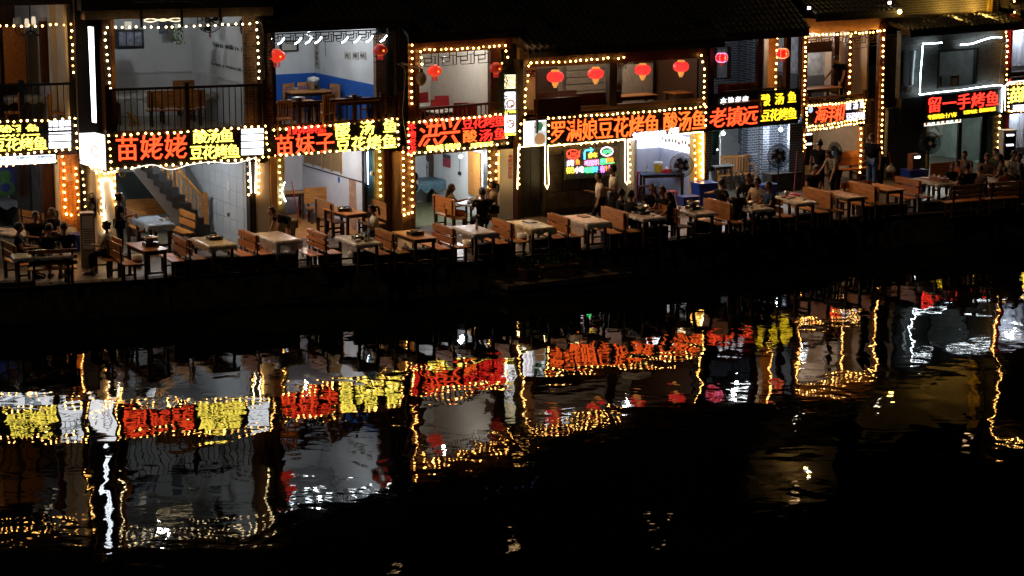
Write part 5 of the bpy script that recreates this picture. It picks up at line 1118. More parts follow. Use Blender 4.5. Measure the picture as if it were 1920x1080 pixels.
def make_cover(label, L=1.34, W=.66, drop=.16, seed=1, m=None, part=1.0):
    """thin plastic sheet lying on a table, hanging over the edges"""
    t = lthing('table_cover', label, 'table cover', (0, 0, 0), 0, 'thin plastic covers on the tables'); r = random.Random(seed); nx, ny = 26, 18
    L2, W2 = L/2+drop, W/2+drop; vs = []; ph = [r.uniform(0, 6) for _ in range(6)]
    for j in range(ny+1):
        for i in range(nx+1):
            x = -L2+(2*L2)*i/nx*part; y = -W2+2*W2*j/ny; ox = max(0, abs(x)-L/2); oy = max(0, abs(y)-W/2)
            z = .756+.006*sin(x*13+ph[0])*sin(y*17+ph[1])+.004*sin(x*31+y*23+ph[2]); d = ox+oy*(1 if not ox else .5)
            wv = 1+.25*sin((x+y)*19+ph[3])
            if d > 0: z -= d*.96*wv; x = max(-L/2-.012-.02*abs(sin(y*21+ph[4])), min(L/2+.012+.02*abs(sin(y*19+ph[5])), x)); y = max(-W/2-.012-.02*abs(sin(x*17+ph[4])), min(W/2+.012+.02*abs(sin(x*23+ph[5])), y))
            vs.append((x, y, z))
    MB().add(vs, [(j*(nx+1)+i, j*(nx+1)+i+1, (j+1)*(nx+1)+i+1, (j+1)*(nx+1)+i) for j in range(ny) for i in range(nx)]).build('sheet', m or film, t, True); return t
def make_fan(label, R=.33, hgt=1.25, tilt=0):
    t = lthing('pedestal_fan', label, 'fan', (0, 0, 0), 0, 'standing fans')
    MB().lathe((0,0,0), [(.24,0),(.23,.03),(.05,.05)], 16).build('base', black, t); MB().cyl((0,0,.04), (0,0,hgt-.05), .022, 8).build('pole', black, t)
    c = Vector((0,-.05,hgt)); MB().cyl((0,.16,hgt), (0,-.02,hgt), .085, 12, .06).build('motor', black, t)
    ring = lambda r_, d: [(c.x+r_*cos(2*pi*i/28), c.y+d, c.z+r_*sin(2*pi*i/28)) for i in range(28)]
    MB().tube(ring(R, 0), .011, 5, True).build('guard_ring', black, t); g = MB()
    for i in range(80):
        a = 2*pi*i/80; e = lambda r_, d: (c.x+r_*cos(a), c.y+d, c.z+r_*sin(a))
        g.tube([e(R,0), e(R*.75,-.075), e(.07,-.1)], .0048, 3); g.tube([e(R,0), e(R*.75,.06), e(.07,.08)], .0028, 3)
    for q in (.3,.55,.8): g.tube(ring(R*q, -.095+.04*q), .0028, 3, True)
    g.build('guard_wires', blackm, t); MB().cyl((0,-.16,hgt), (0,-.14,hgt), .055, 12).build('badge', steel, t)
    for i in range(5):
        a = 2*pi*i/5+.5; u_ = Vector((cos(a),0,sin(a))); w_ = Vector((-sin(a),0,cos(a))); Q = [c+u_*.05-w_*.03, c+u_*.05+w_*.03+Vector((0,-.03,0)), c+u_*R*.6+w_*.12+Vector((0,-.04,0)), c+u_*R*.66-w_*.02+Vector((0,.01,0))]
        MB().add([tuple(p) for p in Q]+[tuple(p+Vector((0,.008,0))) for p in Q], [(0,1,2,3),(7,6,5,4),(0,4,5,1),(1,5,6,2),(2,6,7,3),(3,7,4,0)]).build('blade', black, t)
    return t
def make_ac(label, hgt=1.65, m=None, lit=2, w_=.42):
    t = lthing('floor_air_conditioner', label, 'air conditioner', (0, 0, 0), 0, 'tall cabinet appliances by the doors')
    MB().box(-w_/2, w_/2, -.17, .17, 0, hgt).build('cabinet', m or whitep, t); MB().box(-w_/2+.04, w_/2-.04, -.185, -.171, hgt*.35, hgt*.95).build('front_panel', black if lit else whitep, t)
    for i in range(8): MB().box(-w_/2+.06, w_/2-.06, -.192, -.186, hgt*.42+i*.055, hgt*.42+i*.055+.02).build('louvre', blackm if lit else dgrey, t)
    for i in range(lit): MB().box(-w_*.28, w_*.28, -.196, -.1865, hgt*.9-i*.3, hgt*.9-i*.3+.05).build('display', emi('display_white', (.9,.95,1), 5), t)
    return t
def make_stool(label, m=None, hgt=.46):
    t = lthing('plastic_stool', label, 'stool', (0, 0, 0), 0, 'plastic stools'); MB().hexa([(-.13,-.13,hgt-.03),(.13,-.13,hgt-.03),(.13,.13,hgt-.03),(-.13,.13,hgt-.03),(-.12,-.12,hgt),(.12,-.12,hgt),(.12,.12,hgt),(-.12,.12,hgt)]).build('seat', m or redp, t)
    for sx in (-1, 1):
        for sy in (-1, 1): MB().hexa([(sx*.17-.025,sy*.17-.025,0),(sx*.17+.025,sy*.17-.025,0),(sx*.17+.025,sy*.17+.025,0),(sx*.17-.025,sy*.17+.025,0),(sx*.11-.022,sy*.11-.022,hgt-.031),(sx*.11+.022,sy*.11-.022,hgt-.031),(sx*.11+.022,sy*.11+.022,hgt-.031),(sx*.11-.022,sy*.11+.022,hgt-.031)]).build('leg', m or redp, t)
    return t
def make_crate(label, m=None, w_=.5, d_=.36, hh=.4, lid=True, name='storage_box'):
    t = lthing(name, label, 'box', (0, 0, 0), 0, 'plastic boxes and crates'); m = m or bluebox
    MB().hexa([(-w_/2*.92,-d_/2*.92,0),(w_/2*.92,-d_/2*.92,0),(w_/2*.92,d_/2*.92,0),(-w_/2*.92,d_/2*.92,0),(-w_/2,-d_/2,hh),(w_/2,-d_/2,hh),(w_/2,d_/2,hh),(-w_/2,d_/2,hh)]).build('tub', m, t)
    MB().box(-w_/2-.015, w_/2+.015, -d_/2-.015, d_/2+.015, hh+.001, hh+.035).build('lid', m, t)
    for s in (-1, 1): MB().box(-.06, .06, s*(d_/2+.016)-.008, s*(d_/2+.016)+.008, hh-.06, hh-.03).build('handle', m, t)
    return t
def make_chair(label, m=None, cloth=None, g='chairs in the upstairs rooms'):
    t = lthing('chair', label, 'chair', (0, 0, 0), 0, g); m = m or woodl
    MB().box(-.2, .2, -.2, .2, .43, .47).build('seat', cloth or m, t)
    for sx in (-1, 1):
        for sy in (-1, 1): MB().box(sx*.17-.02, sx*.17+.02, sy*.17-.02, sy*.17+.02, 0, .429).build('leg', m, t)
    if cloth: MB().hexa([(-.21,.16,.2),(.21,.16,.2),(.21,.22,.2),(-.21,.22,.2),(-.2,.18,.98),(.2,.18,.98),(.2,.24,.98),(-.2,.24,.98)]).build('backrest_cover', cloth, t)
    else:
        for s in (-1, 1): MB().box(s*.17-.02, s*.17+.02, .16, .2, .471, .95).build('back_post', m, t)
        MB().box(-.149, .149, .165, .19, .86, .94).build('back_rail', m, t)
        for i in range(4): MB().box(-.12+i*.07, -.09+i*.07, .17, .185, .471, .859).build('slat', m, t)
    return t
def put(o, px, py, z, rz, label=None): x, y = unp(px, py, z); o.location = (x, y, z); o.rotation_euler = (0, 0, R_(rz)); return o
# ------------------------------------------------------------------ row of tables and benches on the quay
T0 = make_table('x'); B2 = make_bench('x', 1.1, 2); B3 = make_bench('x', 1.12, 3); B1 = make_bench('x', 1.25, 1, woodl, False); SV = make_stove('x')
used = set()
def inst(proto, label, x, y, z, rz):
    if proto.name not in used: used.add(proto.name); o = proto
    else: o = copy_tree(proto)
    o['label'] = label; o.location = (x, y, z); o.rotation_euler = (0, 0, R_(rz)+(rnd.uniform(-.045,.045) if o.get('category') in ('bench','table','chair') else 0)); return o
TS = {}
def table(key, L, F, R, label, yaw=None, proto=None):
    a = unp(*L, FZ+.754); f = unp(*F, FZ+.754); r = unp(*R, FZ+.754); cx, cy = (a[0]+r[0])/2, (a[1]+r[1])/2
    yw = yaw if yaw is not None else -63
    TS[key] = (cx, cy, yw); return inst(proto or T0, label, cx, cy, TZ, yw)
def on(key, dx, dy, proto, label, rz=0, dz=.755):
    cx, cy, yw = TS[key]; a = R_(yw); return inst(proto, label, cx+dx*cos(a)-dy*sin(a), cy+dx*sin(a)+dy*cos(a), TZ+dz, yw+rz)
def cr(ox, oy, s): return lambda *p: [(ox+x/s, oy+y/s) for x, y in p]
c2 = cr(220,360,6.353); c3 = cr(480,360,6.353); c4 = cr(740,380,6.353); c5 = cr(1000,360,6.353); c6 = cr(1240,330,6.353); c7 = cr(1460,300,7.94); c8 = cr(1680,280,7.94)
table('T1', *c2((115,590),(310,730),(590,700)), 'wooden table with a gas stove nearest the river, left of the slatted benches')
table('T2', *c2((135,310),(370,425),(715,365)), 'table with plaid plastic cover at the foot of the stairs')
table('T3', *c2((905,535),(1130,660),(1390,630)), 'table with a yellowed cover and black stove in front of the tiled stair hall')
table('T4', *c3((0,490),(250,575),(525,565)), 'table the waitress is covering with plastic film', -60)
table('T5', *c3((975,525),(1200,625),(1465,605)), 'cluttered table of the seated waitress with the ponytail')
table('T6', *c3((850,190),(1130,275),(1260,250)), 'bare pink lit table with a stove in front of the amber window room', -58)
table('T7', *c4((-20,340),(235,460),(495,420)), 'bare wooden table with a round stove below the copper tiled pier')
table('T8', *c4((660,285),(940,380),(1235,350)), 'table under a grey cloth with a single bottle')
table('T9', *c4((1355,225),(1665,330),(1906,285)), 'bright yellowish table with a tray in front of the dark door')
table('T10', *c5((360,280),(700,385),(915,360)), 'pale table with a plate in front of the neon menu wall')
x_, y_ = unp(1203, 402, FZ+.75); TS['T11'] = (x_, y_, -63); inst(T0, 'table of the dark dressed diners behind the knotty pine bench', x_, y_, TZ, -63)
x_, y_ = unp(1300, 394, FZ+.75); TS['T12'] = (x_, y_, -63); inst(T0, 'table with the shiny hot pot', x_, y_, TZ, -63)
x_, y_ = unp(1405, 386, FZ+.75); TS['T12b'] = (x_, y_, -63); inst(T0, 'table between the man in beige and the woman with a ponytail', x_, y_, TZ, -63)
table('T13', *c6((1350,250),(1570,330),(1805,300)), 'white covered table with a teapot')
table('T14', *c7((640,480),(970,580),(1285,535)), 'reddish table with crumpled film under the standing woman\'s arm')
table('T15', *c7((1180,370),(1660,460),(1906,430)), 'striped table in front of the man with the plastic bag')
table('T16', *c8((260,440),(640,520),(880,490)), 'white table with tissue boxes at the far right')
x_, y_ = unp(1868, 338, FZ+.75); TS['T17'] = (x_, y_, -50); inst(T0, 'crowded table at the far right edge', x_, y_, TZ, -50)
x_, y_ = unp(12, 433, FZ+.75); TS['TL1'] = (x_, y_, -30); inst(T0, 'white covered table cut by the left edge', x_, y_, TZ, -30)
x_, y_ = unp(78, 478, FZ+.75); TS['TL2'] = (x_, y_, 18); inst(T0, 'table of the seated group at the lower left', x_, y_, TZ, 18)
def pairb(x, y, yaw, lb, pa=None, pb=None, which='AB'):
    """two benches back to back; the first faces the table on its left"""
    a = R_(yaw); nx, ny = -sin(a), cos(a)     # local +y
    if 'A' in which: inst(pa or B2, lb[0], x-nx*.05, y-ny*.05, TZ, yaw+180)   # seat goes to -y (left/back)
    if 'B' in which: inst(pb or pa or B2, lb[1] if len(lb) > 1 else lb[0], x+nx*.05, y+ny*.05, TZ, yaw)
def mid(a, b, t=.5): return tuple(TS[a][i]+(TS[b][i]-TS[a][i])*t for i in range(2))
ya = -63
pairb(*mid('T1','T3',.52), ya, ['slatted bench facing the front stove table, first of the quay row','bench facing the yellowed stove table from the left'], B2)
pairb(*mid('T3','T4',.55), ya, ['slatted bench facing the yellowed stove table from the right','bench facing the film covered table from the left'], B2)
pairb(*mid('T4','T5',.5), ya, ['three plank bench facing the film covered table from the right','three plank bench facing the cluttered table from the left'], B3)
pairb(*mid('T5','T7',.48), ya, ['bench directly right of the seated waitress','bench facing the bare table with the round stove from the left'], B2)
pairb(*mid('T7','T8',.5), ya, ['bench facing the round stove table from the right','bench facing the grey covered table from the left'], B2)
pairb(*mid('T8','T9',.5), ya, ['bench facing the grey covered table from the right','bench facing the bright yellowish table from the left'], B2)
pairb(*mid('T9','T10',.5), ya, ['bench facing the bright yellowish table from the right','bench facing the pale table from the left'], B2)
pairb(*mid('T10','T11',.5), ya, ['knotty pine bench facing the pale table from the right','bench under the dark dressed diners'], B1)
pairb(*mid('T11','T12',.5), ya, ['bench behind the shiny hot pot, left side','bench facing the hot pot table from the left'], B2, which='B')
pairb(*mid('T12','T12b',.45), ya, ['pine bench facing the hot pot table from the right','bench of the woman with a ponytail'], B1)
pairb(*mid('T12b','T13',.45), ya, ['bench of the man in the beige shirt','bench facing the teapot table from the left'], B2, which='B')
pairb(*mid('T13','T14',.5), ya, ['bright pine bench facing the teapot table from the right','bench facing the crumpled film table from the left'], B1)
pairb(*mid('T14','T15',.5), ya, ['pine bench facing the crumpled film table from the right','bench facing the striped table from the left'], B1)
pairb(*mid('T15','T16',.5), ya, ['dim bench facing the striped table from the right','bench facing the tissue box table from the left'], B2)
pairb(TS['T1'][0]-.75, TS['T1'][1]-.32, ya, ['bench facing the front stove table from the left'], B2, which='B')
def bench_px(px, py, rz, label, proto=None):
    x, y = unp(px, py, FZ+.43); return inst(proto or B2, label, x, y, TZ, rz)
bench_px(281, 408, 22+180, 'dark red solid back bench behind the plaid table', B1)
bench_px(352, 430, 117, 'slatted bench at the foot of the stairs right of the plaid table', B2)
bench_px(248, 428, -62, 'bench left of the plaid table behind the standing woman', B2)
bench_px(608, 412, -62, 'solid back bench left of the pink lit table', B1)
bench_px(708, 412, 117, 'solid back bench right of the pink lit table against the peach pillar', B1)
bench_px(612, 385, 200, 'dark bench standing inside the amber window room', B1)
bench_px(832, 405, -62, 'pale solid back bench under the long haired woman', B1)
bench_px(60, 430, -45, 'slanted light bench behind the group at the lower left', B2)
bench_px(100, 505, 18, 'long dark bench along the quay behind the seated group', B3)
bench_px(18, 492, -62, 'dark bench cut by the lower left edge', B2)
bench_px(215, 480, 117, 'bench under the seated woman in white at the left', B2)
bench_px(1605, 372, 30, 'dark bench by the man with the plastic bag', B2)
bench_px(1812, 378, 24, 'long dark bench along the quay in front of the family at the far right', B3)
bench_px(1885, 372, 22, 'dark bench at the right edge of the quay', B3)
bench_px(1776, 336, 205, 'dark backed bench behind the white table with tissue boxes', B1)
# covers and stoves
on('T2', 0, 0, make_cover('x', seed=2, m=mat('plaid_film', (.4,.47,.55), .3, noise=.3, scale=5, bump=.4, alpha=.9)), 'blue grey plaid plastic cover on the table by the stairs', dz=0)
yf = mat('yellow_film', (.62,.5,.3), .28, noise=.3, scale=8, bump=.6, alpha=.85)
on('T3', 0, 0, make_cover('x', seed=3, m=yf), 'yellowed plastic cover under the black stove', dz=0)
on('T4', 0, 0, make_cover('x', seed=4, drop=.3), 'loose clear film being spread by the bending waitress', dz=0)
on('T5', 0, 0, make_cover('x', seed=5, drop=.1), 'thin white cover on the cluttered table', dz=0)
gc = mat('grey_cover', (.3,.3,.31), .45, noise=.15, scale=6, bump=.4)
on('T8', 0, 0, make_cover('x', seed=6, m=gc, drop=.14), 'grey cloth on the table with the single bottle', dz=0)
on('T9', 0, 0, make_cover('x', seed=7, m=mat('bright_film', (.7,.6,.36), .25, noise=.35, scale=7, bump=.8)), 'wrinkled yellowish cover on the bright table', dz=0)
on('T10', 0, 0, make_cover('x', seed=8, m=mat('pale_film', (.66,.62,.52), .3, noise=.15, scale=6, bump=.5)), 'pale plastic cover on the table before the neon menu', dz=0)
for k_, s_, lb in (('T11',9,'film on the table of the dark dressed diners'),('T12',10,'pinkish film under the shiny hot pot'),('T12b',11,'film on the table of the man in beige'),('T13',12,'white cover under the teapot'),('T16',13,'white cover under the tissue boxes'),('T17',14,'white cover on the crowded far right table'),('TL1',15,'white cover on the table at the left edge'),('TL2',16,'white cover on the table of the lower left group'),('T14',18,'dark rumpled film on the reddish table')):
    on(k_, 0, 0, make_cover('x', seed=s_, drop=.08, m=film if k_ != 'T14' else mat('clear_film', (.3,.25,.2), .25, noise=.3, scale=7, bump=.6, alpha=.5)), lb, dz=0)
on('T1', .0, .1, SV, 'black gas stove with a pan rest on the table nearest the river', 90)
on('T3', -.15, .08, SV, 'black gas stove on the yellowed cover', 90)
on('T6', .1, -.05, SV, 'black gas stove on the pink lit table', 70)
on('T5', .0, .05, SV, 'black gas stove among dishes on the waitress\' cluttered table', 85)
on('T7', .05, 0, SV, 'dark gas stove on the bare table by the copper tiled pier', 95)
PT = make_pot('x'); BW = make_bowl('x'); BT = make_bottle('x'); BC = make_bottle('x', mat('clear_glass', (.5,.5,.48), .15, bump=0), .22)
on('T1', .0, .1, PT, 'small pan on the front stove', 0, dz=.875)
on('T12', -.1, .05, SV, 'stove under the shiny hot pot', 0); on('T12', -.1, .05, PT, 'shiny steel hot pot full of food', 0, dz=.875)
on('T11', -.05, .05, SV, 'stove among the dark dressed diners', 0); on('T11', -.05, .05, PT, 'hot pot shared by the dark dressed diners', 0, dz=.875)
on('T12b', -.1, 0, PT, 'fish pan in front of the man in beige'); on('TL2', 0, 0, PT, 'fish pan on the table of the lower left group'); on('T17', .1, 0, PT, 'fish pan on the crowded far right table')
on('T8', .05, .05, BC, 'lone slim bottle standing on the grey cloth'); on('TL2', .35, .12, BT, 'green beer bottle on the lower left group\'s table'); on('TL2', .45, .0, BC, 'clear bottle on the lower left group\'s table')
on('T12b', -.45, .15, BT, 'green bottle left of the man in beige'); on('T5', .35, .12, BC, 'glass bottle on the waitress\' cluttered table'); on('T5', .42, .02, BT, 'dark green bottle on the waitress\' cluttered table')
pc = {'T11':'dark dressed diners\'','T12':'hot pot','T12b':'man in beige\'s','T13':'teapot','T17':'crowded far right','TL2':'lower left group\'s','T5':'waitress\' cluttered','TL1':'left edge'}
for k_, n_ in (('T11',4),('T12',4),('T12b',5),('T13',2),('T17',5),('TL2',6),('T5',4),('TL1',2)):
    for i in range(n_):
        dx, dy = rnd.uniform(-.5,.5), rnd.choice((-.2,-.14,.14,.2))+rnd.uniform(-.04,.04)
        on(k_, dx, dy, BW, ['small white bowl','little white dish','white porcelain bowl','white cup of sauce','small dish of leftovers','rice bowl'][i]+' '+('near the river end' if dx > 0 else 'near the house end')+' of the '+pc[k_]+' table', rnd.uniform(0,90))
def make_tissue(label, m):
    t = lthing('tissue_box', label, 'tissue box', (0,0,0), 0, 'tissue boxes'); MB().box(-.11,.11,-.06,.06,0,.11).build('carton', m, t)
    MB().add([(-.04,-.01,.111),(.04,-.01,.111),(.05,.02,.111),(-.05,.02,.111),(-.03,.01,.17),(.04,.0,.16),(.02,.03,.18)], [(0,1,5,4),(1,2,6,5),(2,3,4,6)]).build('tissue', whitep, t); return t
on('T16', .2, 0, make_tissue('x', mat('wood_box', (.3,.13,.06), .5)), 'wooden tissue box on the white table at the far right', 10); on('T16', -.02, .0, make_tissue('x', mat('salmon_box', (.5,.25,.2), .5)), 'salmon tissue box left on the white table at the far right', 30); on('T16', .42, .05, make_tissue('x', mat('rose_box', (.5,.25,.25), .5)), 'rosy patterned tissue box at the front end of the white table', 60)
def make_tray(label, m, r=.16):
    t = lthing('serving_tray', label, 'tray', (0,0,0), 0, 'flat trays and plates'); MB().box(-.17,.17,-.12,.12,0,.018).build('tray_base', black, t); MB().box(-.15,.15,-.1,.1,.019,.024).build('paper_sheet', m, t); return t
on('T9', -.25, .08, make_tray('x', whitep), 'black tray with a white menu card on the bright yellowish table', 10); on('T10', -.3, .08, make_tray('x', food), 'flat tray with leftovers on the pale table', 0); on('T16', -.4, 0, make_tray('x', whitep), 'dark tray with a white card on the far right white table', 20)
tp = lthing('teapot', 'shiny round teapot on the white covered table', 'teapot', (0,0,0)); MB().ball((0,0,.075), .075, 12, 8).build('body', steel, tp, True); MB().tube([(.06,0,.06),(.12,0,.1),(.14,0,.13)], .012, 6).build('spout', steel, tp); MB().tube([(-.06,0,.12),(-.12,0,.11),(-.12,0,.05),(-.07,0,.04)], .008, 5).build('handle', steel, tp); MB().ball((0,0,.155), .014, 6, 4).build('knob', black, tp)
on('T13', -.5, .1, tp, 'shiny round teapot on the white covered table'); on('T13', -.25, .0, make_tray('x', redc), 'small dark dish tray beside the teapot', 30)
cf = thing('crumpled_film', 'crumpled ball of clear film lying on the plaid table', 'plastic film', (TS['T2'][0]+.25, TS['T2'][1]-.2, TZ+.76)); mb = MB()
for i in range(30):
    a = rnd.uniform(0,6.3); r_ = rnd.uniform(.02,.28); p_ = (TS['T2'][0]+.25+r_*cos(a), TS['T2'][1]-.2+r_*.6*sin(a), TZ+.77+rnd.uniform(0,.09)*(1-r_*3)); q_ = lambda: (p_[0]+rnd.uniform(-.1,.1), p_[1]+rnd.uniform(-.08,.08), p_[2]+rnd.uniform(-.01,.05)); mb.add([p_, q_(), q_()], [(0,1,2)])
mb.build('sheet', film, cf)
# fans, cabinets, stools, boxes
FN = make_fan('x')
def place(o, px, py, rz, z=FZ+.004): x, y = unp(px, py, z); o.location = (x, y, z); o.rotation_euler = (0,0,R_(rz)); return o
def inst_px(proto, label, px, py, rz, z=FZ+.004):
    x, y = unp(px, py, z); return inst(proto, label, x, y, z, rz)
for px, py, rz, lb in ((478,455,15,'black pedestal fan in front of the white cabinet right of the stair hall'),(184,478,-30,'black pedestal fan seen edge on left of the standing woman'),(772,428,75,'dark pedestal fan in front of the copper tiled pier'),(1277,392,-8,'black pedestal fan before the lavender kitchen corner'),(1458,372,5,'black pedestal fan in front of the grey brick pillar'),(1566,366,-60,'pedestal fan turned sideways between two standing waitresses'),(1739,345,5,'pedestal fan in front of the glass door of the eighth house')): inst_px(FN, lb, px, py, rz)
AC = make_ac('x')
for px, py, rz, lb in ((470,447,12,'white floor cabinet with two lit displays right of the stair hall'),(1333,355,20,'white cabinet with lit displays beside the amber pillar'),(1508,343,20,'tall white cabinet with a purple light at the seventh house'),(1885,345,15,'orange lit cabinet beside the stone pier at the far right')): inst_px(AC, lb, px, py, rz)
a0_ = make_ac('x', 1.35, mat('tan_case', (.3,.22,.14), .5), 0, .34); inst_px(a0_, 'plain tan cabinet left of the pedestal fan at the left', 166, 500, 15)
a_ = make_ac('x', 1.05, mat('ivory', (.6,.5,.38), .5), 0, .38); inst_px(a_, 'short ivory air cooler beside the orange pier', 500, 438, 15)
q = lthing('loudspeaker', 'small blue lit loudspeaker standing on a blue crate by the white pier', 'loudspeaker', (0,0,0)); MB().box(-.12,.12,-.1,.1,0,.42).build('cabinet', black, q); MB().cyl((0,-.101,.14), (0,-.11,.14), .07, 12).build('cone', dgrey, q); MB().box(-.07,.07,-.108,-.101,.3,.36).build('display', emi('blue_display', (.2,.4,1), 2.5), q)
CR = make_crate('x'); CB = make_crate('x', w_=.6, d_=.5, hh=.62); ORGB = make_crate('x', yellowp, .4, .3, .35)
inst_px(CB, 'large dark blue box under the small loudspeaker', 936, 405, 25); x, y = unp(936, 405, FZ); q.location = (x, y, TZ+.66); q.rotation_euler = (0,0,R_(15))
inst_px(CB, 'big bright blue box at the foot of the amber pillar', 1320, 384, 25); inst_px(CR, 'blue box in front of the grey brick pillars', 1437, 372, 25); q2 = lthing('loudspeaker', 'x', 'loudspeaker', (0,0,0)); MB().box(-.15,.15,-.12,.12,0,.45).build('cabinet', mat('amber_case', (.3,.1,.03), .5), q2); MB().box(-.12,.12,-.14,-.121,.02,.43).build('front_panel', black, q2); MB().box(-.1,.1,-.15,-.141,.33,.39).build('display', MATS['display_white'], q2)
x, y = unp(1712, 358, FZ); inst(q2, 'brown cased loudspeaker with a white display on the dark blue box', x, y, TZ+.66, 30)
inst_px(CR, 'blue box heaped with film behind the lower left group', 152, 470, 0)
inst_px(CR, 'low blue crate between the red stools and the fan', 1290, 396, 25); inst_px(CB, 'dark blue green box under the dark cabinet at the eighth house', 1712, 358, 25)
inst_px(CR, 'blue crate under the kitchen table at the left', 25, 414, 10); inst_px(ORGB, 'yellow crate under the kitchen table at the left', 60, 420, 10)
RS = make_stool('x')
inst_px(RS, 'red plastic stool beside the fan of the lavender corner', 1258, 388, 20); inst_px(RS, 'red plastic stool under the diners by the hot pot', 1245, 402, 35); 
rb = make_crate('x', redp, .32, .3, .75, name='plastic_bin'); inst_px(rb, 'tall red plastic bin left of the lavender kitchen corner', 1184, 372, 20)
wb = lthing('bucket', 'white and red striped bucket under the grey covered table', 'bucket', (0,0,0)); MB().lathe((0,0,0), [(.11,0),(.14,.3),(.13,.3),(.105,.02)], 14).build('pail', whitep, wb, True); MB().lathe((0,0,.12), [(.127,0),(.131,.06)], 14).build('stripe', redp, wb); MB().tube([(-.13,0,.29),(0,-.02,.16),(.13,0,.29)], .005, 4).build('handle', steel, wb)
inst_px(wb, 'white and red striped bucket under the grey covered table', 877, 472, 0); inst_px(wb, 'white bucket under the bright yellowish table', 979, 458, 40); inst_px(wb, 'pale basket under the front stove table', 258, 500, 80)
# small table + goods in lavender corner
t = make_table('x', 1.3, .55, mat('blue_board', (.05,.09,.17), .6)); x, y = unp(1240, 372, FZ); inst(t, 'blue topped kitchen table in the lavender corner', x, y, TZ, 8); TS['K'] = (x, y, 8)
bg_ = lthing('plastic_jar', 'clear bucket of yellow pickles with a looped strap on the blue kitchen table', 'jar', (0,0,0)); MB().lathe((0,0,0), [(.11,0),(.13,.25),(.135,.255)], 14).build('contents', yellowp, bg_); MB().lathe((0,0,.256), [(.138,0),(.138,.05),(.1,.06)], 14).build('lid', whitep, bg_); MB().tube([(-.1,0,.31),(.02,0,.48),(.1,0,.31)], .008, 4).build('strap', whitep, bg_)
on('K', -.1, .02, bg_, 'clear bucket of yellow pickles with a looped strap on the blue kitchen table'); on('K', -.42, .03, BC, 'clear bottle left of the pickle bucket'); on('K', .3, .03, BC, 'clear bottle right of the pickle bucket'); on('K', .45, 0, PT, 'steel pot on the blue kitchen table'); on('K', .12, -.1, make_tissue('x', redp), 'small red box in front of the pickle bucket')
t = lthing('low_stool', 'dark wooden stool under the blue kitchen table', 'stool', (0,0,0)); MB().box(-.25,.25,-.14,.14,.42,.45).build('seat', woodd, t)
for sx in (-1,1):
    for sy in (-1,1): MB().hexa([(sx*.24-.02,sy*.13-.02,0),(sx*.24+.02,sy*.13-.02,0),(sx*.24+.02,sy*.13+.02,0),(sx*.24-.02,sy*.13+.02,0),(sx*.2-.02,sy*.1-.02,.419),(sx*.2+.02,sy*.1-.02,.419),(sx*.2+.02,sy*.1+.02,.419),(sx*.2-.02,sy*.1+.02,.419)]).build('leg', woodd, t)
    MB().box(sx*.23-.01,sx*.23+.01,-.11,.11,.14,.17).build('stretcher', woodd, t)
inst_px(t, 'dark wooden stool under the blue kitchen table', 1214, 377, 10)
# green cloth kitchen table at the left, round table with the two women
t = make_table('x', 1.8, .8, mat('grey_top', (.3,.32,.34), .5)); x, y = unp(42, 372, FZ+.75); inst(t, 'long grey covered kitchen table in the leftmost dining room', x, y, TZ, 15); TS['KL'] = (x, y, 15)
on('KL', 0, 0, make_cover('x', 1.84, .84, .2, 21, mat('grey_film', (.33,.35,.37), .4, noise=.15, bump=.4)), 'grey cloth over the leftmost kitchen table', dz=0)
for dx, pr, lb in ((-.35, BC, 'pale bottle on the leftmost kitchen table'),(.1, SV, 'black stove on the leftmost kitchen table'),(-.1, BT, 'dark bottle on the leftmost kitchen table')): on('KL', dx, 0, pr, lb, dz=.77)
gl2 = thing('rubber_gloves', 'blue rubber gloves draped on the leftmost kitchen table', 'gloves', (x+.5*cos(R_(15)), y+.5*sin(R_(15))-.3, TZ+.78)); mb = MB()
for i in range(5): mb.cyl((x+.42+i*.035, y-.28, TZ+.83), (x+.42+i*.035, y-.3, TZ+.6-.02*(i % 2)), .014, 5)
mb.box(x+.41, x+.59, y-.3, y-.22, TZ+.8, TZ+.85); mb.build('glove', bluebox, gl2)
x, y = unp(893, 380, FZ+.75); t = lthing('round_table', 'round table with a steel pot between the long haired woman and her friends', 'table', (x, y, TZ)); MB().lathe((0,0,.72), [(.52,0),(.53,.015),(.52,.03)], 24).build('tabletop', mat('blue_grey_top', (.15,.2,.25), .5), t)
for i in range(4): MB().box(.3*cos(i*pi/2+.5)-.03, .3*cos(i*pi/2+.5)+.03, .3*sin(i*pi/2+.5)-.03, .3*sin(i*pi/2+.5)+.03, 0, .719).build('leg', woodd, t)
MB().box(-.3,.3,-.02,.02,.2,.24).build('stretcher', woodd, t)
TS['RT'] = (x, y, 0); on('RT', -.05, .1, PT, 'steel hot pot on the round table'); on('RT', .2, -.05, BW, 'white dish on the round table, right'); on('RT', -.2, -.15, BW, 'white dish on the round table, left'); on('RT', .2, .2, BC, 'clear bottle on the round table')
t = make_table('x', 1.1, .7, mat('teal_top', (.06,.12,.16), .5)); x, y = unp(800, 385, FZ); inst(t, 'teal covered side table behind the long haired woman', x, y, TZ, 20); TS['TT'] = (x, y, 20)
on('TT', 0, 0, make_cover('x', 1.14, .74, .3, 31, mat('teal_cloth', (.07,.14,.18), .6)), 'teal cloth on the side table behind the long haired woman', dz=0)
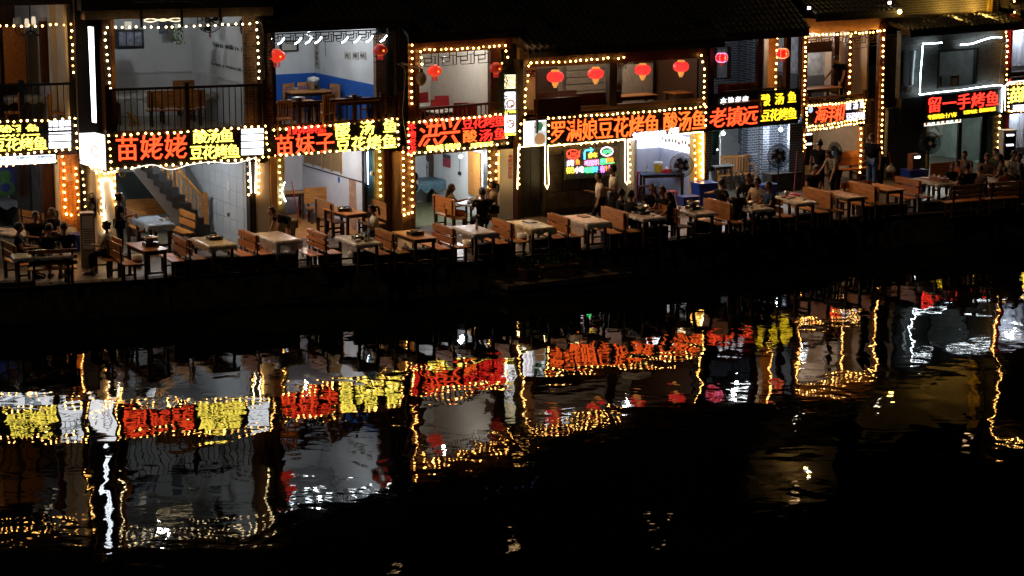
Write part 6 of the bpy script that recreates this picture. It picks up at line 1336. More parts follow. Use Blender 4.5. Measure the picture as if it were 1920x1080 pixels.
# slatted garden bench and wooden wheel chair of house 6
gb = lthing('garden_bench', 'curved slatted garden bench inside the sixth house', 'bench', (0,0,0))
for i in range(13): MB().box(-.6+i*.1, -.555+i*.1, .0, .03, .45, .9+.08*sin(pi*i/12)).build('back_slat', woodl, gb)
MB().box(-.65,.67,-.02,.05,.9+.0,.96).build('top_rail', woodl, gb)
for i in range(4): MB().box(-.62,.64,-.42+i*.1,-.34+i*.1,.42,.445).build('seat_slat', woodl, gb)
for s in (-.62,.64): MB().box(s-.03,s+.03,-.44,-.38,0,.419).build('leg', woodl, gb); MB().box(s-.03,s+.03,-.02,.03,0,.449).build('leg', woodl, gb); MB().tube([(s,-.0,.7),(s,-.3,.72),(s,-.42,.55),(s,-.38,.42)], .028, 6).build('armrest', woodl, gb)
inst_px(gb, 'curved slatted garden bench inside the sixth house', 1368, 352, 25)
wh = lthing('wagon_wheel', 'wooden wagon wheel leaning at the end of the garden bench', 'wheel', (0,0,0)); MB().tube([(.28*cos(i*pi/10),0,.3+.28*sin(i*pi/10)) for i in range(20)], .025, 6, True).build('rim', woodd, wh); MB().cyl((0,-.05,.3),(0,.05,.3),.05,10).build('hub', woodd, wh)
for i in range(8): MB().cyl((.04*cos(i*pi/4),0,.3+.04*sin(i*pi/4)),(.27*cos(i*pi/4),0,.3+.27*sin(i*pi/4)),.014,5).build('spoke', woodd, wh)
inst_px(wh, 'wooden wagon wheel leaning at the end of the garden bench', 1385, 358, 50)
t = make_table('x', .7, .5, mat('grey_stone_top', (.3,.3,.3), .5)); x, y = unp(1350, 356, FZ); inst(t, 'small grey topped table beside the garden bench', x, y, TZ, 25)
mp_ = lthing('mop', 'pink mop leaning on the grey brick pillar', 'mop', (0,0,0)); MB().cyl((0,0,.15),(.1,.25,1.35),.012,6).build('handle', mat('pink_plastic', (.6,.12,.2), .5), mp_); MB().ball((0,0,.09),.1,12,6,2.1,1,.8).build('mop_head', MATS['pink_plastic'], mp_, True)
inst_px(mp_, 'pink mop leaning on the grey brick pillar', 1488, 372, 0); sb = make_crate('x', dgrey, 1.1, .5, .5, name='concrete_sink'); inst_px(sb, 'grey concrete sink below the grey brick wall', 1466, 356, 28)
br_ = lthing('broom', 'thin broom leaning on the peach pillar', 'broom', (0,0,0)); MB().cyl((0,0,.1),(.15,.2,1.2),.014,6).build('handle', redp, br_); MB().hexa([(-.1,-.02,0),(.1,-.02,0),(.1,.02,0),(-.1,.02,0),(-.03,-.02,.14),(.03,-.02,.14),(.03,.02,.14),(-.03,.02,.14)]).build('bristles', woodl, br_)
inst_px(br_, 'thin red broom leaning on the peach pillar', 742, 425, 0); inst_px(br_, 'broom leaning in the dark corner left of the eighth house', 1680, 362, 120); inst_px(br_, 'broom on the floor of the amber window room', 560, 420, 180)
dkc = make_chair('x', woodl, None, 'chairs on the ground floor'); inst_px(dkc, 'small light wooden chair inside the amber window room', 606, 400, 200)
sl_ = make_table('x', .9, .5, woodl); x, y = unp(540, 360, FZ+.75); inst(sl_, 'small wooden desk in the blue painted alcove', x, y, TZ, 20)
# plastic bags of rubbish
def bag(px, py, z, r, label, m=None):
    x, y = unp(px, py, z); t = lthing('plastic_bag', label, 'bag', (x, y, z), 0, 'plastic bags'); mb = MB(); rr = random.Random(int(px)); prof = [(r*.7,0),(r,r*.3),(r*.95,r*.7),(r*.5,r*1.15),(r*.2,r*1.35),(r*.35,r*1.6)]; vs = []; n_ = 12
    for q, z_ in prof: vs += [(q*(1+rr.uniform(-.2,.2))*cos(2*pi*i/n_), q*(1+rr.uniform(-.2,.2))*sin(2*pi*i/n_), z_*(1+rr.uniform(-.06,.06))) for i in range(n_)]
    mb.add(vs, [(k*n_+i, k*n_+(i+1) % n_, (k+1)*n_+(i+1) % n_, (k+1)*n_+i) for k in range(5) for i in range(n_)]); mb.build('bag_body', m or film, t, True); MB().tube([(-.04,0,r*1.5),(0,0,r*1.9),(.04,0,r*1.5)], .006, 4).build('handle', m or film, t); return t
bag(568, 494, FZ+0.00, .16, 'crumpled pale plastic bag on the floor beside the short parapet'); bag(760, 468, FZ+0.43, .1, 'white plastic bag on a bench right of the seated waitress'); bag(660, 482, FZ+0.00, .13, 'white plastic bag under the waitress\' table'); bag(134, 440, FZ+0.35, .16, 'white plastic bag on the blue box at the left'); bag(1616, 362, FZ+0.25, .17, 'pale plastic bag carried by the man in jeans'); bag(1060, 470, FZ+0.00, .1, 'small white bag under the pale table') 
bag(1670, 322, FZ+0.90, .14, 'orange lit bag on the counter in the dark corner')
# potted plants by the water on a ledge
MB().box(-.1, 3.6, 55.0, 55.6, -.3, .12).build('lower_ledge', stone, kind='structure') if 0 else None
def pot_plant(px, py, z, w_, d_, hh, label, n=260, sh='box'):
    x, y = unp(px, py, z); t = lthing('potted_plant', label, 'plant', (x, y, z), R_(26) if sh == 'box' else 0, 'planters on the ledge'); 
    if sh == 'box': MB().hexa([(-w_/2*.8,-d_/2*.8,0),(w_/2*.8,-d_/2*.8,0),(w_/2*.8,d_/2*.8,0),(-w_/2*.8,d_/2*.8,0),(-w_/2,-d_/2,hh),(w_/2,-d_/2,hh),(w_/2,d_/2,hh),(-w_/2,d_/2,hh)]).build('planter', terracotta, t); MB().box(-w_/2-.02,w_/2+.02,-d_/2-.02,d_/2+.02,hh+.001,hh+.04).build('rim', terracotta, t)
    else: MB().lathe((0,0,0), [(w_*.35,0),(w_*.5,hh),(w_*.55,hh),(w_*.55,hh+.04),(w_*.45,hh+.04)], 14).build('planter', terracotta, t)
    mb = MB()
    for i in range(n):
        a = rnd.uniform(0,6.3); r_ = rnd.uniform(0,w_*.6)**1; zz = hh+rnd.uniform(.0,.38)*(1.1-r_/w_); p_ = (r_*cos(a), r_*sin(a)*(.6 if sh == 'box' else 1), zz+.03); s_ = rnd.uniform(.03,.07); b_ = rnd.uniform(0,6.3)
        mb.add([p_, (p_[0]+s_*cos(b_), p_[1]+s_*sin(b_), p_[2]+s_*.6), (p_[0]+s_*.4*cos(b_+1.2), p_[1]+s_*.4*sin(b_+1.2), p_[2]+s_)], [(0,1,2)])
    mb.build('leaves', leafm, t, kind='stuff'); return t
lx, ly = unp(985, 527, .35); rx, ry = unp(1120, 512, .35)
fl_ = Fr((lx, ly), math.atan2(ry-ly, rx-lx)); MB(fl_).box(-.7, 2.9, -.35, 1.4, .23, .35).build('quay_ledge', stone, kind='structure'); MB(fl_).box(-.6, 2.8, -.25, 1.3, -1, .229).build('ledge_base', stone, kind='structure')
pot_plant(984, 524, .353, .36, .36, .24, 'small leafy plant in a clay planter on the quay ledge', 220, 'round'); pot_plant(1045, 517, .353, 1.0, .4, .26, 'boat shaped terracotta planter with dark leaves on the quay ledge', 420)
# upstairs furniture
def up(h_, proto, label, px, py, zf, rz): x, y = unp(px, py, zf); return inst(proto, label, x, y, zf, rz)
UT = make_table('x', 1.2, .7, woodl); UC = make_chair('x', woodl); URC = make_chair('x', black, redc)
def upl(h_, x, y, proto, label, rz, z):
    w_ = HF[h_].W(x, y, z); return inst(proto, label, w_[0], w_[1], z, rz+math.degrees(HF[h_].yaw))
def upp(h_, px, py, hgt, z, proto, label, rz):
    """px, py: photo point of the thing's top, hgt above the storey floor z"""
    x, y = unp(px, py, z+hgt); return inst(proto, label, x, y, z, rz+math.degrees(HF[h_].yaw))
def upy(h_, px, y, z, proto, label, rz):
    q = HF[h_].L(px, 185, 1, y); return upl(h_, q[0], y, proto, label, rz, z)
Z3, Z4, Z5, Z2 = 3.66, 3.05, 3.2, 3.78
for px, py, rz, lb in ((549,157,20,'wooden chair at the left of the rice cooker table'),(573,155,-10,'wooden chair behind the rice cooker table'),(619,158,-70,'wooden chair right of the rice cooker'),(609,176,190,'two tone wooden chair seen from behind at the upstairs railing'),(692,168,-80,'wooden chair by the right wall of the blue room'),(533,186,160,'dark wooden chair at the left end of the blue room railing')): upp(3, px, py, .95, Z3, UC, lb, rz)
upp(3, 578, 170, .75, Z3, UT, 'wooden table with the rice cooker in the blue room', 0); upp(3, 663, 186, .75, Z3, UT, 'table with a black stove in the blue room', 0); upp(3, 552, 191, .75, Z3, UT, 'front table with dishes in the blue room', 0)
rc = lthing('rice_cooker', 'x', 'rice cooker', (0,0,0)); MB().lathe((0,0,0), [(.16,0),(.18,.04),(.18,.22),(.185,.24)], 16).build('body', steel, rc, True); MB().lathe((0,0,.241), [(.18,0),(.15,.07),(.03,.1)], 16).build('lid', whitep, rc, True); MB().tube([(-.13,0,.28),(-.06,0,.4),(.06,0,.4),(.13,0,.28)], .012, 5).build('handle', black, rc); MB().box(-.05,.05,-.2,-.181,.03,.12).build('switch_panel', black, rc)
upp(3, 588, 167, 0, Z3+.755, rc, 'big steel rice cooker on the table in the blue room', 0); upp(3, 663, 186, 0, Z3+.755, SV, 'black stove on the table at the right of the blue room', 0); upp(3, 555, 168, 0, Z3+.755, BW, 'white bowl left of the rice cooker', 0); upp(3, 543, 190, 0, Z3+.755, BW, 'white bowl on the front table of the blue room', 0); upp(3, 560, 189, 0, Z3+.755, PT, 'small pan on the front table of the blue room', 0)
for px, py, rz, lb in ((802,175,10,'red covered chair farthest left of the bright room'),(814,185,170,'red covered chair with its back to the rail, second from left'),(832,181,-20,'red covered chair in the middle of the bright room'),(861,191,160,'red covered chair fourth from left behind the rail'),(880,192,150,'rightmost red covered chair in the bright room'),(778,179,60,'red covered chair half hidden by the left post')): upp(4, px, py, .98, Z4, URC, lb, rz)
t = make_table('x', 1.0, .6, whitep); upp(4, 838, 207, .75, Z4, t, 'white topped table among the red chairs', 0); t = make_table('x', .9, .6, whitep); upp(4, 788, 196, .75, Z4, t, 'white topped table at the left of the bright room', 0); upp(4, 835, 207, 0, Z4+.755, BW, 'small bowl on the white table among the red chairs', 0)
UB = make_bench('x', 1.5, 1, woodr, False)
for px, py, rz, lb in ((1038,174,180,'long dark bench against the recess upstairs in the wide house'),(1122,176,180,'dark bench at the right of the upstairs table in the wide house'),(1045,186,0,'dark bench in front of the upstairs table in the wide house')): upp(5, px, py, .9, Z5, UB, lb, rz)
upp(5, 1078, 184, .75, Z5, T0, 'white covered table upstairs in the wide house', 0); upp(5, 1078, 184, .75, Z5, make_cover('x', seed=41), 'pale cover on the upstairs table of the wide house', 0)
upy(5, 1035, .75, Z5, T0, 'front table upstairs at the left of the wide house', 0); upy(5, 1290, .8, Z5, T0, 'table under the dark door leaves upstairs in the wide house', 0); upy(5, 1188, .8, Z5, T0, 'table before the curtain upstairs in the wide house', 0)
UL = make_bench('x', 1.5, 1, wood, False)
for px, py, rz, lb in ((302,135,180,'long orange bench at the back of the dim upstairs room'),(328,145,180,'orange bench behind the blue crate in the dim upstairs room'),(376,152,180,'orange bench with a green cloth in the dim upstairs room'),(330,172,0,'orange bench near the railing of the dim upstairs room')): upp(2, px, py, .9, Z2, UL, lb, rz)
for px, py, lb in ((300,157,'table at the back of the dim upstairs room'),(400,172,'table behind the railing of the dim upstairs room'),(262,178,'table at the left of the dim upstairs room')):
    upp(2, px, py, .75, Z2, T0, lb, 0); upp(2, px, py, .75, Z2, make_cover('x', seed=px), 'pale cover on the '+lb, 0)
upp(2, 265, 131, .98, Z2, URC, 'chair draped with a red jacket in the dim upstairs room', 20); upp(2, 455, 165, .95, Z2, UC, 'light wooden chair by the wall stickers', 90); upp(2, 326, 146, 0, Z2+.5, CR, 'blue crate on the bench of the dim upstairs room', 0); upp(2, 246, 118, .62, Z2, CB, 'dark blue box in the back left of the dim upstairs room', 0)
upp(2, 306, 157, 0, Z2+.76, BC, 'clear bottle on the back table of the dim room', 0)
upp(1, 60, 180, .75, 3.75, T0, 'white covered table upstairs in the leftmost house', 0); upp(1, 60, 180, .75, 3.75, make_cover('x', seed=51), 'white cover on the upstairs table of the leftmost house', 0); upp(1, 105, 175, .95, 3.75, UC, 'wooden chair upstairs in the leftmost house, right side', 90); upp(1, 22, 175, .95, 3.75, UC, 'wooden chair upstairs in the leftmost house, left side', -90)
upy(7, 1535, .62, 2.96, T0, 'table on the small balcony of the seventh house', 0); upp(7, 1578, 293, .75, FZ, T0, 'white table inside the ground floor of the seventh house', 0); upp(7, 1585, 286, .9, FZ, UL, 'wooden bench inside the ground floor of the seventh house', 180)
upp(6, 1385, 158, .9, 3.2, UL, 'wooden bench in the dark brick upstairs room', 180); upy(6, 1470, .9, 3.2, UC, 'small chair upstairs by the grey dado', 30); upp(8, 1766, 144, .95, 2.82, UC, 'chair behind the upstairs window of the eighth house, left', 0); upp(8, 1798, 142, .95, 2.82, UC, 'chair behind the upstairs window of the eighth house, right', 0)

# loose cables
def cable(fr, pts, label, m=None, y=-.1):
    fr = HF[fr] if isinstance(fr, int) else fr; P = smooth_pts([fr.L(a, b, 1, y) for a, b in pts]); t = thing('cable', label, 'cable', fr.W(*P[0]), 0, 'loose cables on the fronts')
    MB(fr).tube(P, .007, 4).build('wire', m or wirel, t); MB(fr).box(P[0][0]-.02, P[0][0]+.02, P[0][1]-.0, P[0][1]+.04, P[0][2]-.02, P[0][2]+.02).build('clip', m or wirel, t)
wirel = mat('pale_wire', (.4,.36,.3), .5, bump=0)
cable(2, [(222,322),(226,331),(233,330),(235,320)], 'small loop of pale cable hanging under the second sign'); cable(2, [(120,296),(128,310),(140,300),(158,322)], 'pale cable sagging by the wood panelled pier', y=-.2)
cable(2, [(250,4),(330,2),(375,6),(381,16)], 'thin dark cable along the top beam of the second house', wire_m, -.12); cable(3, [(485,8),(482,32),(494,44),(497,60)], 'pale cable dangling between the second and third house', y=-.2)
cable(3, [(610,68),(610,100),(611,106)], 'short black cord hanging in front of the white wall of the blue room', wire_m, .4); cable(7, [(1590,84),(1605,91),(1645,84)], 'dark cable sagging under the fretwork of the seventh house', wire_m, .0)
cable(8, [(1876,214),(1872,180),(1876,120),(1880,80)], 'pale cable running up beside the eighth sign', y=-.12); cable(3, [(748,120),(760,135),(757,180),(755,215),(762,260)], 'pale cable down the timber corner of the fourth house', y=-.2)
# ================================================================== people
PEND = []
def skin_mesh(name, nodes, edges, m, parent, sub=1):
    """nodes: (x,y,z,r[,ry]); the Skin modifier grows one continuous surface, baked later"""
    me = bpy.data.meshes.new(name); me.from_pydata([n[:3] for n in nodes], edges, [])
    o = bpy.data.objects.new(name, me); COL.objects.link(o); md = o.modifiers.new('s', 'SKIN'); md.use_smooth_shade = True
    for i, n in enumerate(nodes):
        d = me.skin_vertices[0].data[i]; d.radius = (n[3], n[4] if len(n) > 4 else n[3])
    me.skin_vertices[0].data[0].use_root = True
    if sub: s = o.modifiers.new('u', 'SUBSURF'); s.levels = sub; s.render_levels = sub
    PEND.append((o, m, parent)); return o
def head_geo(c, fwd, up_, r=1.0):
    """a head: skull, brow, nose, lips, chin, ears; returned as verts/faces round centre c"""
    f = fwd.normalized(); s = up_.cross(f).normalized(); u = f.cross(s).normalized(); vs = []; fs = []; n, m = 14, 11
    for k in range(m+1):
        ph = pi*k/m
        for i in range(n):
            th = 2*pi*i/n; x, y, z = sin(ph)*cos(th), sin(ph)*sin(th), -cos(ph)
            fx_ = .098*x; sy_ = .076*y; uz_ = .118*z
            if z < -.1: sy_ *= 1+.32*z; fx_ *= 1+.14*z
            if x > .85 and -.35 < z < .1: fx_ += .02*(1-abs(z+.15)/.3)
            if x > .6 and -.02 < z < .25: fx_ -= .006
            if x > .8 and -.6 < z < -.42: fx_ += .006
            if x > .5 and z < -.8: fx_ += .012
            if abs(y) > .9 and -.3 < z < .2: sy_ *= 1.14
            vs.append(tuple(c+r*(f*fx_+s*sy_+u*uz_)))
    for k in range(m): fs += [(k*n+i, k*n+(i+1) % n, (k+1)*n+(i+1) % n, (k+1)*n+i) for i in range(n)]
    return vs, fs, f, s, u
HAIR = mat('black_hair', (.012,.01,.009), .45, noise=.3, scale=30, bump=.3)
HAIRB = mat('brown_hair', (.09,.045,.02), .5, noise=.3, scale=30, bump=.3)
SKIN = mat('skin', (.3,.15,.09), .5, noise=.06, bump=.03)
def cloth(n, c): return mat('cloth_'+n, c, .9, noise=.15, scale=12, bump=.3, spec=.08)
CL = {'black': cloth('black', (.007,.007,.008)), 'dark': cloth('dark', (.016,.015,.017)), 'white': cloth('white', (.75,.7,.6)), 'navy': cloth('navy', (.03,.06,.13)), 'beige': cloth('beige', (.45,.36,.26)),
      'jeans': cloth('jeans', (.1,.15,.24)), 'rust': cloth('rust', (.26,.07,.02)), 'pink': cloth('pink', (.2,.13,.12)), 'grey': cloth('grey', (.14,.14,.15)), 'green': cloth('green', (.04,.08,.05)), 'olive': cloth('olive', (.28,.22,.12)), 'pattern': mat('cloth_pattern', (.4,.4,.36), .85, noise=.5, scale=35, bump=.2, col2=(.02,.02,.02))}
def person(label, px, py, z, face, pose='sit', shirt='black', pants='dark', hair='short', sex='m', size=1.0, lean=0, arms=None, headp=0, headyaw=0, apron=None, hcol=None, held=None, group=None, tilt=0, skirt=False):
    """px,py: photo point of the seat or feet at height z; face: world heading in degrees"""
    x, y = unp(px, py, z); seat = z if pose == 'sit' else None
    base = FZ+.004 if z < 2.2 else z; 
    if pose == 'sit' and z < 2.2: base = FZ+.004
    t = lthing('person', label, 'person', (x, y, base), R_(face), group)
    k = size*(1. if sex == 'm' else .95); W_ = 1.0 if sex == 'm' else .88
    ln = R_(lean); ti = R_(tilt)
    hz = .56 if pose == 'sit' else .92*k
    hip = Vector((0, 0, hz))
    def T(v):   # torso coordinates (above the hip) -> body
        v = Vector(v)*k; q = Matrix.Rotation(ln, 3, 'Y') @ Matrix.Rotation(ti, 3, 'X') @ v; return hip+q
    J = {'pel': hip, 'wst': T((.01,0,.17)), 'chs': T((.02,0,.34)), 'nkb': T((.0,0,.46)), 'nck': T((.015,0,.53))}
    hd = Matrix.Rotation(ln+R_(headp), 3, 'Y') @ Vector((0,0,1)); J['hd'] = J['nck']+hd*.09*k+Vector((.02,0,0))
    for s, n in ((1,'L'),(-1,'R')):
        J['sh'+n] = T((.0, s*.19*W_, .42)); J['hp'+n] = hip+Vector((0, s*.09*k, -.02))
        if pose == 'sit': J['kn'+n] = Vector((.43*k, s*.13, .5)); J['an'+n] = Vector((.4*k, s*.13, .09)); J['to'+n] = J['an'+n]+Vector((.14,0,-.05))
        elif pose == 'walk': d = s*.2; J['kn'+n] = Vector((.08+d*.6, s*.09, .5*k)); J['an'+n] = Vector((d*1.1-.05, s*.08, .09 if s > 0 else .14)); J['to'+n] = J['an'+n]+Vector((.14,0,-.05))
        elif pose == 'bend': J['kn'+n] = Vector((.03, s*.11, .48*k)); J['an'+n] = Vector((-.02+s*.05, s*.12, .09)); J['to'+n] = J['an'+n]+Vector((.14,0,-.05))
        else: J['kn'+n] = Vector((.02, s*.1, .48*k)); J['an'+n] = Vector((0, s*.11, .09)); J['to'+n] = J['an'+n]+Vector((.14,0,-.05))
        a = (arms or {}).get(n)
        if a is None: a = ('table' if pose == 'sit' else 'down')
        S = J['sh'+n]
        pre = {'table': ((.12, s*.06, -.26), (.34, -s*.06, -.24)), 'down': ((-.02, s*.06, -.28), (.04, s*.07, -.5)), 'swing': ((.1, s*.06, -.27), (.26, s*.06, -.44)), 'back': ((-.1, s*.06, -.26), (-.16, s*.08, -.48)),
               'reach': ((.18, s*.03, -.22), (.4, -s*.02, -.36)), 'face': ((.16, s*.04, -.22), (.19, -s*.08, .02)), 'out': ((.06, s*.24, -.1), (.04, s*.48, -.06)), 'fwd': ((.1, s*.06, -.24), (.32, s*.05, -.14)), 'hold': ((.04, s*.08, -.27), (.26, s*.06, -.2)), 'lap': ((.06, s*.08, -.27), (.22, -s*.04, -.36))}
        e, w_ = pre[a] if isinstance(a, str) else a
        J['el'+n] = S+Vector(e)*k; J['wr'+n] = S+Vector(w_)*k
    hh = lambda n: (J['wr'+n]-J['el'+n]).normalized()
    nodes = []; edges = []; idx = {}
    def N(name, p, r, ry=None): idx[name] = len(nodes); nodes.append((p.x, p.y, p.z, r*k, (ry or r)*k)); return idx[name]
    def E(a, b): edges.append((idx[a], idx[b]))
    N('pel', J['pel'], .12, .1); N('wst', J['wst'], .105*W_, .09); N('chs', J['chs'], .125*W_, .1); N('nkb', J['nkb'], .065); N('nck', J['nck'], .048); N('skb', J['hd']-hd*.03, .05)
    for a, b in (('pel','wst'),('wst','chs'),('chs','nkb'),('nkb','nck'),('nck','skb')): E(a, b)
    for n in 'LR':
        s = 1 if n == 'L' else -1
        N('sh'+n, J['sh'+n], .052*W_); N('el'+n, J['el'+n], .04); N('wr'+n, J['wr'+n], .026); d = hh(n); N('pa'+n, J['wr'+n]+d*.06*k, .03, .018)
        E('chs', 'sh'+n); E('sh'+n, 'el'+n); E('el'+n, 'wr'+n); E('wr'+n, 'pa'+n)
        side = d.cross(Vector((0,0,1))).normalized() if abs(d.z) < .95 else Vector((0,1,0)); dn = Vector((0,0,-1)) if abs(d.z) < .9 else Vector((1,0,0))
        for f in range(4):
            o = side*(f-1.5)*.019; L_ = (.06,.07,.066,.052)[f]; p = J['wr'+n]+d*.085*k+o
            N(f'f{f}a'+n, p, .0095); N(f'f{f}b'+n, p+d*L_*.6+dn*.008, .0085); N(f'f{f}c'+n, p+d*L_*.95+dn*.025, .007); E('pa'+n, f'f{f}a'+n); E(f'f{f}a'+n, f'f{f}b'+n); E(f'f{f}b'+n, f'f{f}c'+n)
        p = J['wr'+n]+d*.035*k-side*.035*s; N('th'+n, p, .011); N('ti'+n, p+d*.035-side*.018*s+dn*.01, .009); E('wr'+n, 'th'+n); E('th'+n, 'ti'+n)
        N('hp'+n, J['hp'+n], .085); N('kn'+n, J['kn'+n], .052); N('an'+n, J['an'+n], .034); N('to'+n, J['to'+n], .03, .022); E('pel', 'hp'+n); E('hp'+n, 'kn'+n); E('kn'+n, 'an'+n); E('an'+n, 'to'+n)
    fw = Matrix.Rotation(R_(headyaw), 3, 'Z') @ (Matrix.Rotation(ln*.5+R_(headp), 3, 'Y') @ Vector((1,0,0)))
    hg = head_geo(J['hd']+hd*.03*k, fw, hd, k*1.02)
    o = skin_mesh('body', nodes, edges, SKIN, t); PEND[-1] = (*PEND[-1], hg[:2])
    c = J['hd']+hd*.03*k; f, s_, u = hg[2:]
    for s in (-1, 1): MB().ball(tuple(c+f*.088*k+s_*.03*s*k+u*.012*k), .009*k, 6, 4, .6).build('eye', black, t)
    MB().box(-.001,.001,-.02,.02,-.003,.003); mo = MB(); q = c+f*.087*k-u*.055*k
    mo.add([tuple(q+s_*a+u*b+f*e) for a, b, e in ((-.022,0,0),(0,.006,.006),(.022,0,0),(0,-.008,.005))], [(0,1,2,3)]).build('mouth', mat('lips', (.3,.08,.07), .5), t)
    # hair
    hm = hcol or HAIR; vs = []; n_, m_ = 14, 8
    for kk in range(m_+1):
        ph = pi*.62*kk/m_
        for i in range(n_):
            th = 2*pi*i/n_; x_, y_, z_ = sin(ph)*cos(th), sin(ph)*sin(th), cos(ph); cut = 1.0
            if x_ > .25 and z_ < .42: x_ = .25+(x_-.25)*.15; 
            if x_ < .3 and z_ < 0: z_ *= (1.0 if hair == 'short' else 1.7)
            rr = 1+rnd.uniform(-.025,.035); vs.append(tuple(c+k*(f*(x_*.112*rr-.008)+s_*y_*.089*rr+u*(z_*.13*rr+.006))))
    fs = [(kk*n_+i, kk*n_+(i+1) % n_, (kk+1)*n_+(i+1) % n_, (kk+1)*n_+i) for kk in range(m_) for i in range(n_)]
    hb = MB().add(vs, fs)
    if hair == 'long':
        B_ = T((-.11,0,.2)); hb.tube([tuple(c-f*.05*k), tuple(c-f*.085*k-u*.08*k), tuple((c-f*.1*k+B_)/2-Vector((.0,0,.02))), tuple(B_), tuple(B_+Vector((-.01,0,-.1)))], .07*k, 9)
    if hair == 'pony': hb.tube(smooth_pts([tuple(c-f*.1*k+u*.03*k), tuple(c-f*.17*k), tuple(c-f*.17*k-u*.12*k), tuple(c-f*.14*k-u*.22*k)], 3), .032*k, 7)
    if hair == 'bun': hb.ball(tuple(c-f*.1*k+u*.06*k), .05*k, 8, 6)
    hb.build('hair', hm, t, True)
    # shirt
    nodes, edges, idx = [], [], {}
    sl_ = .55
    N('pel', J['pel']+Vector((0,0,.03)), .165, .135); N('wst', J['wst'], .15*W_, .13); N('chs', J['chs'], .172*W_, .135); N('nkb', J['nkb']+hd*.005, .078); E('pel','wst'); E('wst','chs'); E('chs','nkb')
    for n in 'LR':
        N('sh'+n, J['sh'+n], .078*W_); N('el'+n, J['sh'+n].lerp(J['el'+n], sl_), .068); E('chs','sh'+n); E('sh'+n,'el'+n)
    skin_mesh('shirt', nodes, edges, CL[shirt], t)
    nodes, edges, idx = [], [], {}
    N('pel', J['pel']-Vector((0,0,.0)), .14, .118)
    for n in 'LR':
        N('hp'+n, J['hp'+n], .1); N('kn'+n, J['kn'+n], .07); E('pel','hp'+n); E('hp'+n,'kn'+n)
        if not skirt: N('an'+n, J['kn'+n].lerp(J['an'+n], .86), .054); E('kn'+n,'an'+n)
    skin_mesh('trousers' if not skirt else 'shorts', nodes, edges, CL[pants], t)
    for n in 'LR':
        p = J['an'+n]; a = J['to'+n]; z0 = max(0, min(p.z, a.z)-.05)
        MB().hexa([(p.x-.07,p.y-.045,z0),(a.x+.08,p.y-.05,z0),(a.x+.08,p.y+.05,z0),(p.x-.07,p.y+.045,z0),(p.x-.06,p.y-.038,p.z+.01),(a.x+.03,p.y-.035,a.z+.025),(a.x+.03,p.y+.035,a.z+.025),(p.x-.06,p.y+.038,p.z+.01)]).build('shoe', dgrey, t)
    if apron:
        A_ = []; 
        for zz, wd, dx in ((.4,.1,.16),(.2,.15,.155),(.0,.17,.17)): A_ += [tuple(T((dx, s*wd, zz))) for s in (-1,1)]
        A_ += [(J['knL'].x+.03, s*.2, max(.35, J['knL'].z-.12)) for s in (-1,1)] if pose != 'sit' else [(.35, s*.2, .6) for s in (-1,1)]
        MB().add(A_+[(p[0]+.008, p[1], p[2]+.002) for p in A_], [(0,1,3,2),(2,3,5,4),(4,5,7,6),(8,10,11,9),(10,12,13,11),(12,14,15,13),(0,2,10,8),(1,9,11,3),(2,4,12,10),(3,11,13,5),(4,6,14,12),(5,13,15,7)]).build('apron', CL[apron], t)
    if held: held(t, J, hh)
    return t
def phone(t_label, n='R'):
    def f(t, J, hh):
        p = t.matrix_basis @ (J['wr'+n]+hh(n)*.1); o = lthing('phone', t_label, 'phone', p, t.rotation_euler.z); MB().box(-.005,.005,-.038,.038,0,.15).build('body', black, o); MB().box(-.008,-.0055,-.034,.034,.008,.142).build('screen', emi('phone_screen', (.8,.9,1), 3), o)
    return f
GP = 'diners and staff on the quay'
S_ = FZ+.45
# lower left group
person('person in black with curly hair sitting sideways at the far lower left', 36, 486, S_, 5, shirt='black', pants='dark', group=GP)
person('person in black facing the camera at the left of the lower left table', 68, 462, S_, -60, shirt='black', group=GP, headp=10)
person('person with light brown hair facing left behind the lower left table', 100, 452, S_, -110, shirt='dark', hcol=HAIRB, sex='f', hair='pony', group=GP, headyaw=-30)
person('person with broad back to the camera, left one of two on the long dark bench', 93, 492, S_, 85, shirt='black', group=GP, size=1.05, headp=15)
person('person with back to the camera, right one of two on the long dark bench', 122, 486, S_, 100, shirt='black', group=GP, headp=15)
person('person in a white top with a topknot sitting right of the lower left table', 203, 480, S_, 175, shirt='white', pants='dark', sex='f', hair='bun', group=GP, arms={'L':'table','R':'lap'})
person('person in a long black dress standing by the plaid table with a hand held out', 226, 484, FZ, 20, 'stand', 'black', 'black', 'bun', 'f', group=GP, arms={'R':'hold','L':'down'}, size=1.02)
# waitresses of house 3
person('person in black bending far over the table to spread the film, with an orange apron', 548, 482, FZ, 208, 'bend', 'black', 'olive', 'short', 'f', lean=62, arms={'L':((.1,.03,-.3),(.16,.0,-.52)),'R':((.1,-.03,-.3),(.2,.02,-.5))}, headp=-30, apron='rust', group=GP)
person('person with a black ponytail and cream shirt sitting and reading a note', 703, 446, S_, 195, 'sit', 'white', 'navy', 'pony', 'f', arms={'L':'fwd','R':'fwd'}, headp=18, apron='grey', group=GP)
# round table
person('person with long straight hair in a light top reaching across the round table', 845, 404, S_, -5, 'sit', 'olive', 'rust', 'long', 'f', arms={'L':((.16,.02,-.18),(.42,.0,-.1)),'R':'table'}, group=GP, skirt=True)
person('person in black with back turned photographing the round table', 905, 418, S_, 110, 'sit', 'black', 'black', 'short', 'm', arms={'L':'face','R':'face'}, group=GP, size=1.05)
person('person with tied hair and hands at the face at the right of the round table', 926, 398, S_, 190, 'sit', 'olive', 'dark', 'pony', 'f', arms={'L':'face','R':'face'}, group=GP)
